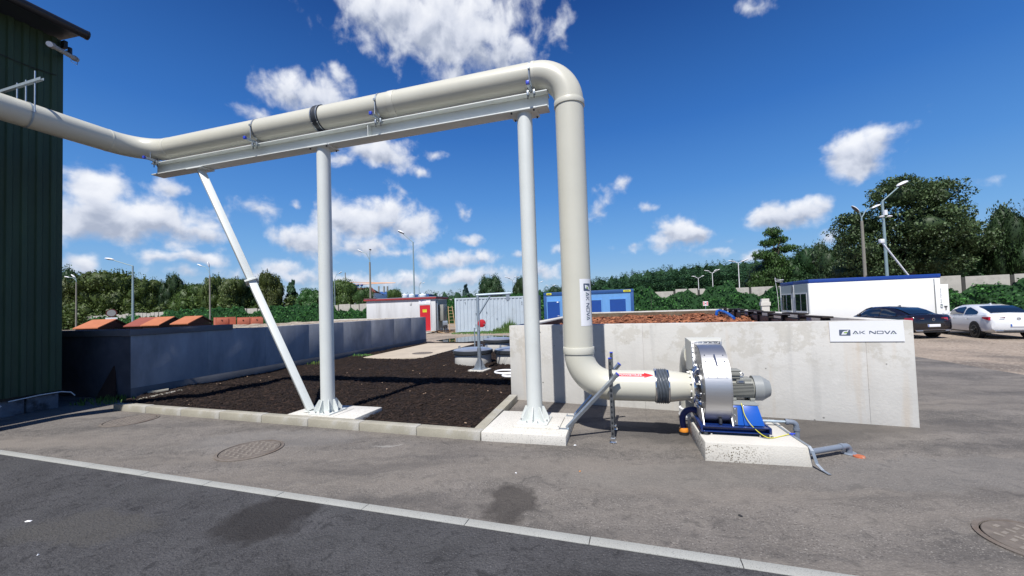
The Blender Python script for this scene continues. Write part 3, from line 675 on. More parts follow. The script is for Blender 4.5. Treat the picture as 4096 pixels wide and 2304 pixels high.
mb = MB(ew); mb.box(.002, 9.5, -.30, 0.0, -.05, 1.40); build('shaded_panel', mb, 'wall_shaded', lw, bevel=.004, label='near end of the wall, its colour darkened for the shadow of the shed')
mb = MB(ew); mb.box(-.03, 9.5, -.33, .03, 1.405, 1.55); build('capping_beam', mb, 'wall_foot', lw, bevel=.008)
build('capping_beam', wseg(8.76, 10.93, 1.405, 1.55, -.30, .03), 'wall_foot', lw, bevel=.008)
# end return of the wall
mb = MB(frame((WP(21.1), 21.1, 0), atan2(DW.y, DW.x)+pi/2)); mb.box(.31, 7, -.25, 0, -.05, 1.41); build('end_wall', mb, 'wall', lw, bevel=.006)
# what the left bin holds: pale rubbly fill level with its top
fp = [(WP(9.1)-.3, 9.05), (WP(21)-.28, 21), (WP(21)-6.5, 19.5), (-18, 12)]
g = []; bm = bmesh.new(); bm.faces.new([bm.verts.new((x, y, 0)) for x, y in fp])
for k in range(-80, 0): bmesh.ops.bisect_plane(bm, geom=bm.verts[:]+bm.edges[:]+bm.faces[:], plane_co=(k*.25, 0, 0), plane_no=(1, 0, 0))
for k in range(18, 90): bmesh.ops.bisect_plane(bm, geom=bm.verts[:]+bm.edges[:]+bm.faces[:], plane_co=(0, k*.25, 0), plane_no=(0, 1, 0))
mb = MB(); mb.v = [Vector((v.co.x, v.co.y, 1.37+random.uniform(-.03, .05))) for v in bm.verts]; bm.verts.index_update(); mb.f = [tuple(v.index for v in f.verts) for f in bm.faces]; bm.free()
o = build('bin_fill', mb, 'rubble', smooth=0); tag(o, kind='stuff')
# triangular rusty sheet leaning in the shade by the shed
a = G(330, 1560, 0.0); mb = MB(); bse = Vector((-9.2, 8.82, 0)); 
mb.add([bse+D*-.35, bse+D*.30, bse+D*.12+NV*.1+Vector((0, 0, .78)), bse+D*-.35+NV*.02, bse+D*.30+NV*.02, bse+D*.12+NV*.12+Vector((0, 0, .78))], [(0, 1, 2), (5, 4, 3), (0, 3, 4, 1), (1, 4, 5, 2), (2, 5, 3, 0)])
single('leaning_sheet', mb, 'skip_dark', bse, 'triangular rusty sheet leaning on the near end wall in deep shade', 'metal sheet', smooth=0)
# white conduit lying along the shed foundation
mb = MB(); q0 = BC - BN_*.02
mb.tube([q0-DW*.75-BN_*.06+Vector((0, 0, .30)), q0-DW*.35-BN_*.06+Vector((0, 0, .335)), q0-DW*.05-BN_*.07+Vector((0, 0, .34)), q0+DW*.10-BN_*.07+Vector((0, 0, .30)), q0+DW*.16-BN_*.07+Vector((0, 0, .22))], .010, 8)
mb.tube([q0-DW*.95-BN_*.08+Vector((0, 0, .16)), q0-DW*.85-BN_*.08+Vector((0, 0, .25))], .02, 8)
single('white_conduit', mb, 'pvc_white', q0, 'thin white conduit running along the foundation of the green shed', 'conduit')

# ================================================================== the gantry
rack = thing('pipe_gantry', P1, 'pale grey steel gantry of one long beam on two round posts with a slanting brace', 'pipe support')
MG = frame(P1, GA)                    # x along the beam, y away from the camera
def flange_beam(x0, x1):
    m = MB(MG); m.box(x0, x1, -.11, .11, 4.57, 4.586); m.box(x0, x1, -.11, .11, 4.784, 4.80); m.box(x0, x1, -.006, .006, 4.586, 4.784); return m
build('beam', flange_beam(-3.95, 3.88), 'paint', rack, bevel=.002, smooth=30)
mb = MB(MG)
for s0 in (.95,): mb.box(s0-.005, s0+.005, -.10, .10, 4.587, 4.783)
build('stiffener', mb, 'paint', rack, smooth=0)
def gantry_post(px, zb):
    m = MB(MG); m.cyl((px, 0, zb+.02), (px, 0, 4.545), .11, n=40, caps=False); p = build('post', m, 'paint', rack)
    m = MB(MG); m.box(px-.20, px+.20, -.15, .15, 4.545, 4.5685); build('cap_plate', m, 'paint', p, bevel=.002)
    m = MB(MG); m.box(px-.21, px+.21, -.21, .21, zb, zb+.022); build('base_plate', m, 'paint', p, bevel=.003)
    gp = None
    for k in range(8):
        Mk = MG @ Matrix.Translation((px, 0, zb+.022)) @ Matrix.Rotation(k*pi/4+pi/8*0, 4, 'Z')
        m = MB(Mk); ext = .20 if k % 2 == 0 else .215
        m.add([(.105, -.006, 0), (ext, -.006, 0), (ext, -.006, .05), (.135, -.006, .19), (.105, -.006, .19), (.105, .006, 0), (ext, .006, 0), (ext, .006, .05), (.135, .006, .19), (.105, .006, .19)],
              [(0, 1, 2, 3, 4), (9, 8, 7, 6, 5), (0, 5, 6, 1), (1, 6, 7, 2), (2, 7, 8, 3), (3, 8, 9, 4), (4, 9, 5, 0)])
        build('gusset', m, 'paint', p, smooth=0)
    for k in range(8):
        a = k*pi/4+pi/8; r = .185/max(abs(cos(a)), abs(sin(a))); c = MG @ Vector((px+r*cos(a), r*sin(a), zb+.022))
        m = MB(); bolt(m, c, (0, 0, 1), .014, .022); build('bolt', m, 'zinc', p)
    for sx in (-1, 1):
        for sy in (-1, 1):
            c = MG @ Vector((px+sx*.165, sy*.115, 4.545)); m = MB(); bolt(m, c, (0, 0, -1), .014, .018); build('bolt', m, 'blackened', p)
gantry_post(0, .126); gantry_post(3.523, .14)
def sq_tube(a, b, w, spin):
    a = Vector(a); b = Vector(b); d = (b-a).normalized(); u = d.cross(Vector((0, 1, 0))).normalized(); v = d.cross(u)
    u2 = u*cos(spin)+v*sin(spin); v2 = -u*sin(spin)+v*cos(spin); vs = []
    for p in (a, b):
        for su, sv in ((-1, -1), (1, -1), (1, 1), (-1, 1)): vs.append(p+u2*su*w/2+v2*sv*w/2)
    return vs, [(0, 1, 2, 3), (7, 6, 5, 4), (0, 4, 5, 1), (1, 5, 6, 2), (2, 6, 7, 3), (3, 7, 4, 0)]
bt = Vector((-2.80, 0, 4.55)); bb = Vector((-.33, -.02, .14)); bmid = bt.lerp(bb, .493)
mb = MB(MG); mb.add(*sq_tube(bt, bmid, .115, radians(36))); br = build('brace', mb, 'paint', rack, bevel=.006)
mb = MB(MG); mb.add(*sq_tube(bmid, bb, .115, radians(36))); br2 = build('brace', mb, 'paint', rack, bevel=.006)
for dz in (.008, -.008):
    mb = MB(MG @ Matrix.Translation(bmid+(bb-bt).normalized()*-dz*1.1) @ (bb-bt).to_track_quat('Z', 'Y').to_matrix().to_4x4() @ Matrix.Rotation(radians(45), 4, 'Z')); mb.box(-.10, .10, -.10, .10, -.007, .007); build('splice_plate', mb, 'paint', br, bevel=.002)
Ms = MG @ Matrix.Translation(bmid) @ (bb-bt).to_track_quat('Z', 'Y').to_matrix().to_4x4() @ Matrix.Rotation(radians(45), 4, 'Z')
for sx in (-1, 1):
    for sy in (-1, 1):
        m = MB(Ms); m.cyl((sx*.082, sy*.082, -.03), (sx*.082, sy*.082, .03), .009, n=6); build('bolt', m, 'zinc', br)
mb = MB(MG); mb.box(-3.0, -2.62, -.13, .13, 4.548, 4.5685); build('brace_plate', mb, 'paint', rack, bevel=.002)
mb = MB(MG); mb.box(-.42, -.23, -.09, .07, .126, .142); build('foot_plate', mb, 'paint', rack, bevel=.002)
# concrete plinths
def plinth(name, c, ang, x0, x1, y0, y1, z1, label, m_='plinth', z0=-.05, bev=.012):
    m = MB(frame(c, ang)); m.box(x0, x1, y0, y1, z0, z1); o = build(name, m, m_, None, loc=None, bevel=bev); 
    return tag(o, label, 'plinth')
pa = radians(-17)
t1 = thing('post_plinth', P1, 'thin white concrete pad under the left gantry post, at the edge of the mulch', 'plinth')
m = MB(frame(P1, pa)); m.box(-.62, .72, -.234, .46, -.05, .118); build('pad', m, 'plinth', t1, bevel=.01)
m = MB(frame(P1, GA)); m.box(-.27, .30, -.228, .27, .10, .126); build('grout', m, 'plinth', t1, bevel=.004)
t2 = thing('post_plinth', P2, 'raised square white concrete plinth under the right gantry post', 'plinth')
m = MB(frame((P2.x, P2.y, 0), radians(-15.2))); m.box(-.63, .50, -.52, .55, -.05, .118); build('pad', m, 'plinth', t2, bevel=.012)
m = MB(frame(P2, GA)); m.box(-.26, .38, -.29, .27, .11, .14); build('grout', m, 'plinth', t2, bevel=.004)

# ================================================================== the big air pipe
PZ = 5.075; PR = .20; LZ = .668
def fillet(a, c, b, R, n=14):
    a = Vector(a); c = Vector(c); b = Vector(b); u = (a-c).normalized(); v = (b-c).normalized(); th = u.angle(v); d = R/math.tan(th/2)
    p = c+u*d; q = c+v*d; h = (u+v).normalized(); ctr = c+h*(R/sin(th/2)); r0 = p-ctr; r1 = q-ctr; ang = r0.angle(r1); out = []
    for i in range(n+1):
        f = i/n; out.append(ctr + (r0*sin((1-f)*ang)+r1*sin(f*ang))/sin(ang))
    return out
def PG(s, t=0, z=0): return P1 + D*s + NV*t + Vector((0, 0, z))
air = thing('air_pipe', C0, 'thick beige plastic air duct rising, crossing on the gantry and bending to the left', 'pipe')
cA = PG(-4.20, 0, PZ); LD = Vector((-.295, -1, 0)).normalized(); aA = cA+LD*9
cT = PG(4.172, 0, PZ); cB = Vector((cT.x, cT.y, LZ))
el1 = fillet(aA, cA, cT, .62, 12); el2 = fillet(cA, cT, cB, .47, 18); el3 = fillet(cT, cB, cB+D*2, .43, 18)
def pp(name, pts, r=PR, m='pipe', n=48, caps=False, parent=air, **k):
    mb = MB(); mb.tube(pts, r, n, caps); return build(name, mb, m, parent, **k)
lx = Vector((-7.83, 5.42, PZ)); ly = Vector((-9.50, 4.25, PZ)); lz = ly-DW*8
pth_ = [el1[0]]+fillet(el1[0], lx, ly, .5, 8)+fillet(lx, ly, lz, .5, 8)+[lz]
pp('left_run', pth_); pp('elbow', el1); pp('top_run', [el1[-1], el2[0]]); pp('elbow', el2); pp('riser', [el2[-1], el3[0]]); pp('elbow', el3)
LOWEND = C0+D*1.00+Vector((0, 0, LZ)); pp('low_run', [el3[-1], LOWEND])
def collar(p, d, w=.10, r=PR+.008): 
    p = Vector(p); d = Vector(d).normalized(); m = MB(); m.ring(p-d*w/2, p+d*w/2, r, PR-.004, 56); return build('collar', m, 'pipe_weld', air, bevel=.002, smooth=40)
collar(el1[-1]+D*.02, D, .08, PR+.004); collar(PG(1.40, 0, PZ), D, .12, PR+.006); collar(el2[0]-D*.02, D, .06, PR+.004)
collar(el2[-1]+Vector((0, 0, -.03)), (0, 0, 1), .075, PR+.012); collar(el3[0]+Vector((0, 0, .04)), (0, 0, 1), .09, PR+.012); collar(el1[0]+LD*.03, LD, .03, PR+.003)
# rubber coupling near the left post, with two steel bands
cp = PG(-.02, 0, PZ); prf = [-.075, -.07, -.05, -.03, -.02, 0, .02, .03, .05, .07, .075]; rr = [PR, PR+.014, PR+.014, PR+.018, PR+.010, PR+.010, PR+.010, PR+.018, PR+.014, PR+.014, PR]
cpl = pp('rubber_coupling', [cp+D*a for a in prf], rr, 'rubber')
for s_ in (-.055, .055):
    m = MB(); m.tube([cp+D*(s_-.007), cp+D*(s_+.007)], PR+.0175, 48, False); b_ = build('steel_band', m, 'galv', cpl)
    q = cp+D*s_-NV*(PR+.016)*.80+Vector((0, 0, -.13)); m = MB(); m.cyl(q-D*.004, q+D*.012, .012, n=8); build('band_screw', m, 'steel_bright', cpl)
# pleated grey sleeve before the fan
sl0 = C0+D*.965+Vector((0, 0, LZ)); m = MB(); NS = 72; pts = []; rad = []
for i in range(19):
    f = i/18; pts.append(sl0+D*(.175*f)); 
mb = MB(); n_ = NS
for i, p in enumerate(pts):
    f = i/18
    for k in range(n_):
        q = 2*pi*k/n_; r = PR+.008+ (0 if i in (0, 1, 17, 18) else .011+.008*sin(i*2.3+2.0*sin(q*2+1)+q)*1)
        mb.v.append(p+NV*cos(q)*r+Vector((0, 0, 1))*sin(q)*r)
mb.f = [(i*n_+k, i*n_+(k+1) % n_, (i+1)*n_+(k+1) % n_, (i+1)*n_+k) for i in range(18) for k in range(n_)]
slv = build('rubber_sleeve', mb, 'rubber_grey', air, smooth=50)
for s_ in (.012, .163):
    m = MB(); m.tube([sl0+D*(s_-.008), sl0+D*(s_+.008)], PR+.013, 48, False); build('steel_band', m, 'steel_bright', slv)
m = MB(); q = sl0+D*.012+Vector((0, 0, PR+.014))-NV*.02; m.cyl(q-D*.02, q+D*.02, .010, n=8); m.sphere(q+Vector((0, 0, .012)), .010, 6); build('band_screw', m, 'steel_bright', slv)
rd0 = C0+D*1.14+Vector((0, 0, LZ)); pp('reducer', [rd0-D*.02, rd0+D*.01, rd0+D*.25], [PR, PR, .165])
m = MB(); m.ring(rd0+D*.25, rd0+D*.272, .205, .16, 40); fl = build('inlet_flange', m, 'pipe_weld', air)
for k in range(12):
    a = 2*pi*k/12+.1; q = rd0+D*.25+NV*cos(a)*.188+Vector((0, 0, sin(a)*.188)); m = MB(); bolt(m, q, -D, .011, .012); build('bolt', m, 'steel_bright', fl)
# stickers: wrapped on the pipe surface
def bend_on_riser(u, v):      # u degrees around from the camera-facing side, v = z
    a = atan2(-C0.x, -C0.y)   # direction to the camera
    q = radians(u); base = Vector((-C0.x, -C0.y, 0)).normalized(); side = Vector((-base.y, base.x, 0))
    dirv = base*cos(q)+side*sin(q); return C0.copy()+dirv*(PR+.0025)+Vector((0, 0, v))
def bend_on_low(s, h):        # s along the pipe, h degrees up from the camera-facing side
    q = radians(h); return C0+D*s+Vector((0, 0, LZ))-NV*cos(q)*(PR+.0025)+Vector((0, 0, sin(q)*(PR+.0025)))
GLYPH = {
 'A': ([[(0, 0), (.62, 1), (.98, 1), (1.6, 0), (1.27, 0), (.8, .76), (.33, 0)]], 1.6),
 'K': ([[(0, 0), (0, 1), (.24, 1), (.24, 0)], [(.30, .52), (1.10, 1), (1.48, 1), (.66, .5)], [(.66, .5), (1.5, 0), (1.12, 0), (.30, .48)]], 1.5),
 'N': ([[(0, 0), (0, 1), (.22, 1), (.22, 0)], [(.22, 1), (.40, 1), (1.42, .26), (1.42, 0), (1.26, 0), (.22, .74)], [(1.42, 0), (1.42, 1), (1.64, 1), (1.64, 0)]], 1.64),
 'V': ([[(0, 1), (.33, 1), (.8, .24), (1.27, 1), (1.6, 1), (.98, 0), (.62, 0)]], 1.6)}
def o_ring():
    out = []; W_ = 1.7; r = .22; t = .2
    def rr_(x0, x1, y0, y1, r):
        pts = []
        for cx, cy, a0 in ((x1-r, y1-r, 0), (x0+r, y1-r, 90), (x0+r, y0+r, 180), (x1-r, y0+r, 270)):
            for k in range(5): a = radians(a0+22.5*k); pts.append((cx+r*cos(a), cy+r*sin(a)))
        return pts
    o_ = rr_(0, W_, 0, 1, r); i_ = rr_(t*1.1, W_-t*1.1, t, 1-t, r*.5); n = len(o_)
    return [[o_[k], o_[(k+1) % n], i_[(k+1) % n], i_[k]] for k in range(n)]
GLYPH['O'] = (o_ring(), 1.7)
def wordmark():
    polys = []; tri = []; x = 0
    for ch in 'AK NOVA':
        if ch == ' ': x += .75; continue
        g_, w = GLYPH[ch]
        polys += [[(a+x, b) for a, b in p] for p in g_]
        if ch == 'A': tri.append([(x+.52, 0), (x+.8, .26), (x+1.08, 0)])
        x += w+(.12 if ch in 'OV' else .22)
        if ch == 'V': x -= .22
    return polys, tri, x-.22
def diced(polys, step):       # cut flat outlines into bands across y so that they can wrap a curve
    bm = bmesh.new()
    for p in polys:
        f_ = bm.faces.new([bm.verts.new((a, b, 0)) for a, b in p])
    ys_ = [v.co.y for v in bm.verts]; y = min(ys_)+step*.5
    while y < max(ys_):
        bmesh.ops.bisect_plane(bm, geom=bm.verts[:]+bm.edges[:]+bm.faces[:], plane_co=(0, y, 0), plane_no=(0, 1, 0)); y += step
    bmesh.ops.triangulate(bm, faces=bm.faces[:])
    bm.verts.index_update(); out = ([(v.co.x, v.co.y) for v in bm.verts], [tuple(v.index for v in f.verts) for f in bm.faces]); bm.free(); return out
def logo_parts(parent, mapf, dark='slate', base=(0, 0, 1, 1)):
    """mapf(u, v, lift) gives the 3-D point; icon and word laid out in a 10 x 1.6 band"""
    def flat(name, polys, m_, lift):
        m = MB()
        vv, ff = diced(polys, .13); m.v = [mapf(a, b, lift) for a, b in vv]; m.f = ff
        return build(name, m, m_, parent, smooth=0)
    r = .12; pts = []
    for cx, cy, a0 in ((2.0-r, 1.3-r, 0), (r, 1.3-r, 90), (r, r, 180), (2.0-r, r, 270)):
        for k in range(4): a = radians(a0+30*k); pts.append((cx+r*cos(a), cy+r*sin(a)))
    icon = flat('logo', [pts], dark, .0006)
    flat('leaf_emblem', [[(.38, .22), (.48, .50), (.66, .86), (.98, 1.02), (1.0, .80), (.80, .68), (.84, .50), (1.30, .50), (1.38, .42), (1.32, .33), (1.15, .26), (.62, .25)],
                         [(.98, 1.02), (1.35, 1.05), (1.55, 1.18), (1.74, 1.22), (1.62, 1.0), (1.50, .72), (1.44, .86), (1.2, .84), (1.0, .80)]], 'sticker', .0012)
    flat('leaf_emblem', [[(.80, .52), (.88, .66), (1.16, .76), (1.44, .80), (1.40, .62), (1.30, .54)]], 'lime', .0014)
    polys, tri, w = wordmark(); k = 7.45/w; 
    flat('lettering', [[(2.35+a*k, .36+b*.66) for a, b in p] for p in polys], dark, .0008)
    flat('lettering', [[(2.35+a*k, .36+b*.66) for a, b in p] for p in tri], 'green_print', .0010)
# sticker on the riser: reads downwards; text up-direction points right
ST = (13, 68); zt, zb_ = 2.105, 1.475
m = MB(); nn = 12
for i in range(nn+1):
    u = ST[0]+(ST[1]-ST[0])*i/nn; m.v += [bend_on_riser(u, zt), bend_on_riser(u, zb_)]
m.f = [(2*i, 2*i+1, 2*i+3, 2*i+2) for i in range(nn)]; stk = build('sticker', m, 'sticker', air)
def map_riser(a, b, lift):
    z = zt-.062-a*(zt-zb_-.13)/9.9; u = 28+b*26.0; q = bend_on_riser(u, z); c = Vector((C0.x, C0.y, q.z)); return c+(q-c).normalized()*(PR+.0025+lift*1.5)
logo_parts(stk, map_riser)
# red arrow label POWIETRZE on the low run
def text_mesh(body, size=1.0, bold=0.0):
    c = bpy.data.curves.new('text', 'FONT'); c.body = body; c.size = size; c.resolution_u = 3; c.offset = bold
    o = bpy.data.objects.new('text', c); COL.objects.link(o); dg = bpy.context.evaluated_depsgraph_get(); dg.update()
    me = bpy.data.meshes.new_from_object(o.evaluated_get(dg)); V = [v.co.copy() for v in me.vertices]; Fs = [tuple(p.vertices) for p in me.polygons]
    bpy.data.objects.remove(o); bpy.data.curves.remove(c); bpy.data.meshes.remove(me); return V, Fs
s0, s1, s2 = .495, .835, .955; hc = 51
def strip_on_low(name, polys, m_, lift):
    m = MB()
    vv, ff = diced(polys, 2.0); m.f = ff
    for a, b in vv:
        q = bend_on_low(a, b); c = C0+D*a+Vector((0, 0, LZ)); m.v.append(c+(q-c).normalized()*(PR+.0025+lift))
    return build(name, m, m_, air, smooth=0)
hb = 6.6; hh_ = 13
strip_on_low('arrow_border', [[(s0-.006, hc-hb-.9), (s1, hc-hb-.9), (s1, hc), (s1, hc+hb+.9), (s0-.006, hc+hb+.9)], [(s1-.006, hc-hh_-2.4), (s2+.014, hc), (s1-.006, hc+hh_+2.4)]], 'sticker', 0)
strip_on_low('arrow_label', [[(s0, hc-hb), (s1, hc-hb), (s1, hc+hb), (s0, hc+hb)], [(s1, hc-hh_), (s2, hc), (s1, hc+hh_)]], 'red_print', .0012)
TV, TF = text_mesh('POWIETRZE', 1.0, .012); x0 = min(v.x for v in TV); x1 = max(v.x for v in TV); y0_ = min(v.y for v in TV); y1_ = max(v.y for v in TV)
m = MB()
for v in TV:
    a = s0+.025+(v.x-x0)/(x1-x0)*.29; b = hc-3.6+(v.y-y0_)/(y1_-y0_)*7.2; c = C0+D*a+Vector((0, 0, LZ)); q = bend_on_low(a, b); m.v.append(c+(q-c).normalized()*(PR+.0055))
m.f = TF; build('lettering', m, 'sticker', air, smooth=0)
# pipe clamps on the beam, each with a channel, a blue cap and two beam clips
def pipe_clamp(s, label):
    t = thing('pipe_clamp', PG(s, 0, PZ), label, 'pipe clamp', 'steel clamps holding the duct on the beam'); M_ = MG
    m = MB(); m.tube([PG(s-.014, 0, PZ), PG(s+.014, 0, PZ)], PR+.007, 40, False); m.tube([PG(s-.014, 0, PZ), PG(s-.014, 0, PZ)], PR+.007, 40, False); build('ring', m, 'galv', t)
    m = MB(M_); m.box(s-.020, s+.020, -.30, .24, 4.802, 4.842); build('channel', m, 'galv', t, bevel=.003)
    m = MB(M_); m.box(s-.023, s+.023, -.335, -.302, 4.797, 4.847); build('end_cap', m, 'blue_cap', t, bevel=.004)
    m = MB(M_); m.cyl((s, -.215, 4.82), (s, -.215, 5.09), .006, n=8); m.cyl((s, .205, 4.82), (s, .205, 5.09), .006, n=8); m.box(s-.014, s+.014, -.235, -.202, 5.07, 5.10); build('rod', m, 'galv', t)
    for sy in (-1, 1):
        m = MB(M_)
        for dx in (-.045, .045): m.box(s+dx-.014, s+dx+.014, sy*.115-.03, sy*.115+.03, 4.755, 4.815)
        build('beam_clip', m, 'galv', t, bevel=.003)
    for sx in (-.045, .045):
        m = MB(M_); m.cyl((s+sx, -.125, 4.70), (s+sx, -.125, 4.86), .008, n=8); build('bolt', m, 'blackened', t)
pipe_clamp(-3.80, 'clamp at the left end of the beam, next to the duct bend')
pipe_clamp(-1.34, 'clamp on the beam between the left end and the black coupling')
pipe_clamp(1.165, 'clamp on the beam just right of the black coupling')
pipe_clamp(3.655, 'clamp at the right end of the beam, beside the top elbow')
# hanger on the shed wall that carries the left run
hp = cA+LD*1.66; t = thing('pipe_hanger', hp+Vector((0, 0, .6)), 'galvanised channel bracket with threaded rods hanging the duct from the green shed', 'pipe hanger')
sd = Vector((LD.y, -LD.x, 0)); sd = sd if sd.x > 0 else -sd
m = MB(); m.tube([hp+LD*.012, hp-LD*.012], PR+.008, 40, False); build('ring', m, 'galv_dark', t)
for off in (-.235, .0, .235):
    m = MB(); m.cyl(hp+sd*off+Vector((0, 0, (.19 if off == 0 else .0))), hp+sd*off+Vector((0, 0, .56 if off < .1 else .66)), .009, n=8); build('rod', m, 'galv', t)
zc = .50; q1 = hp-sd*2.2+Vector((0, 0, zc)); q2 = hp+sd*.42+Vector((0, 0, zc)); m = MB()
for a, b in ((-.02, -.017), (.017, .02)):
    vs = [q1+LD*a, q2+LD*a, q2+LD*b, q1+LD*b]; m.add([v+Vector((0, 0, -.02)) for v in vs]+[v+Vector((0, 0, .02)) for v in vs], [(0, 1, 2, 3), (7, 6, 5, 4), (0, 4, 5, 1), (1, 5, 6, 2), (2, 6, 7, 3), (3, 7, 4, 0)])
vs = [q1-LD*.02, q2-LD*.02, q2+LD*.02, q1+LD*.02]; m.add([v+Vector((0, 0, -.023)) for v in vs]+[v+Vector((0, 0, -.020)) for v in vs], [(0, 1, 2, 3), (7, 6, 5, 4), (0, 4, 5, 1), (1, 5, 6, 2), (2, 6, 7, 3), (3, 7, 4, 0)])
build('channel', m, 'galv_dark', t, smooth=0)

# ================================================================== slotted-channel stand round the low pipe
stand = thing('pipe_stand', PG(4.64, 0, 0), 'slotted steel channel posts and slanting struts bracing the low elbow', 'pipe support')
def slotted(a, b, w=.042, d=.021, facing=-NV, m_='slot_steel', cap='blue_cap', lip=True, slots=True, name='post'):
    a = Vector(a); b = Vector(b); u = (b-a).normalized(); L_ = (b-a).length; f_ = (facing - u*facing.dot(u)).normalized(); s_ = u.cross(f_).normalized()
    def bx(m, l0, l1, s0, s1, f0, f1):
        vs = [a+u*l+s_*s+f_*q for q in (f0, f1) for (l, s) in ((l0, s0), (l1, s0), (l1, s1), (l0, s1))]
        m.add(vs, [(0, 3, 2, 1), (4, 5, 6, 7), (0, 1, 5, 4), (1, 2, 6, 5), (2, 3, 7, 6), (3, 0, 4, 7)])
    m = MB(); h = w/2
    bx(m, 0, L_, -h, -h+.003, -d, d); bx(m, 0, L_, h-.003, h, -d, d)
    if slots:        # face plate with real slots
        bx(m, 0, L_, -h+.003, -.009, d-.003, d); bx(m, 0, L_, .009, h-.003, d-.003, d)
        l = .025
        bx(m, 0, l, -.009, .009, d-.003, d)
        while l < L_:
            bx(m, min(l+.042, L_-.001), min(l+.068, L_), -.009, .009, d-.003, d); l += .068
        bx(m, 0, L_, -h+.003, h-.003, -d+.002, -d+.004)
    else:
        bx(m, 0, L_, -h+.003, h-.003, d-.003, d)
    p = build(name, m, m_, stand, smooth=0)
    if cap:
        m = MB(); bx(m, L_-.004, L_+.008, -h-.001, h+.001, -d-.001, d+.001); build('end_cap', m, cap, p, smooth=0)
    return p
fA = Vector((1.225, 5.025, 0)); rA = Vector((1.375, 5.545, 0))
slotted(fA, fA+Vector((0, 0, 1.06)), m_='slot_steel'); slotted(rA, rA+Vector((0, 0, 1.07)), m_='slot_steel')
b1 = G(2268, 1712, .13); b2 = G(2300, 1661, .13)
slotted(b1, AT(2470, 1497, 4.965), m_='galv', slots=False, name='strut', facing=Vector((0, -.4, 1))); slotted(b2, AT(2477, 1456, 5.60), m_='galv', slots=False, name='strut', facing=Vector((0, -.4, 1)))
for b_ in (b1, b2):
    m = MB(frame((b_.x-.03, b_.y, .118), GA)); m.box(-.10, .06, -.025, .025, 0, .006); m.box(-.09, -.08, -.02, .02, 0, .03); build('foot_plate', m, 'galv', stand, smooth=0)
for b_ in (fA, rA):
    m = MB(frame(b_, GA)); m.box(-.045, .045, -.045, .045, 0, .006); m.box(-.03, .03, -.03, .026, .006, .06); build('foot_plate', m, 'steel_bright', stand, bevel=.002)
m = MB(); q = AT(2441, 1531, 4.94); m.cyl(q, q-NV*.012, .013, n=8); build('bolt', m, 'zinc', stand)
m = MB(); 
for z_ in (.46, .93): m.cyl(fA+Vector((0, 0, z_)), rA+Vector((0, 0, z_)), .008, n=8)
build('tie_rod', m, 'zinc', stand)

# ================================================================== the fan
fan = thing('centrifugal_fan', C0+D*1.8, 'shiny stainless centrifugal fan with grey electric motor on a blue frame', 'fan')
MF = frame(C0, GA); ZF = .668      # x = s along the axis, y = away from the camera
def MFp(s, t, z): return MF @ Vector((s, t, z))
# scroll outline in (t, z)
out = [(.13, ZF+.525), (0.0, ZF+.525)]
for k in range(1, 33):
    a = radians(90+ k*8.6); r = .525-.18*(k/32); out.append((r*cos(a), ZF+r*sin(a)))
out += [(.345, ZF+.22), (.13, ZF+.22)]
out = [p for i, p in enumerate(out)]
def plate(poly, s0, s1, M_=MF):
    m = MB(M_); n = len(poly); m.v = [M_ @ Vector((s0, t, z)) for t, z in poly]+[M_ @ Vector((s1, t, z)) for t, z in poly]
    m.f = [tuple(reversed(range(n))), tuple(range(n, 2*n))]+[(k, (k+1) % n, n+(k+1) % n, n+k) for k in range(n)]; return m
X0, X1 = 1.485, 1.775
def grow(poly, e): return [(t+(t/ max(hypot(t, z-ZF), .01))*e, z+((z-ZF)/max(hypot(t, z-ZF), .01))*e) for t, z in poly]
m = plate(out, X0+.006, X1-.006); build('scroll_band', m, 'steel', fan, smooth=25)
m = plate(grow(out, .008), X0, X0+.006); build('side_plate', m, 'steel_dark', fan, smooth=25)
m = plate(grow(out, .008), X1-.006, X1); build('side_plate', m, 'steel', fan, smooth=25)
# inspection hatch on the band with handle and screws
def band_pt(s, ang, lift=0):
    a = radians(ang); r = .525-.18*((ang-90)/8.6/32)+lift; return MFp(s, r*cos(a), ZF+r*sin(a))
m = MB()
for i in range(9):
    a = 121+i*4.5; m.v += [band_pt(X0+.03, a, .004), band_pt(X1-.03, a, .004)]
m.f = [(2*i, 2*i+1, 2*i+3, 2*i+2) for i in range(8)]; build('hatch', m, 'steel', fan)
for a in (122.5, 133, 155.5):
    for s_ in ((X0+.045, X1-.045) if a < 150 else (X0+.05, (X0+X1)/2, X1-.05)):
        m = MB(); q = band_pt(s_, a, .004); q2 = band_pt(s_, a, .014); m.cyl(q, q2, .009 if a < 150 else .006, .007 if a < 150 else .004, 8); build('rivet', m, 'steel_bright', fan)
sm = (X0+X1)/2; m = MB(); m.tube([band_pt(sm, 124, .003), band_pt(sm, 124, .035), band_pt(sm+.01, 141, .035), band_pt(sm+.01, 141, .003)], .007, 8); build('handle', m, 'steel_bright', fan)
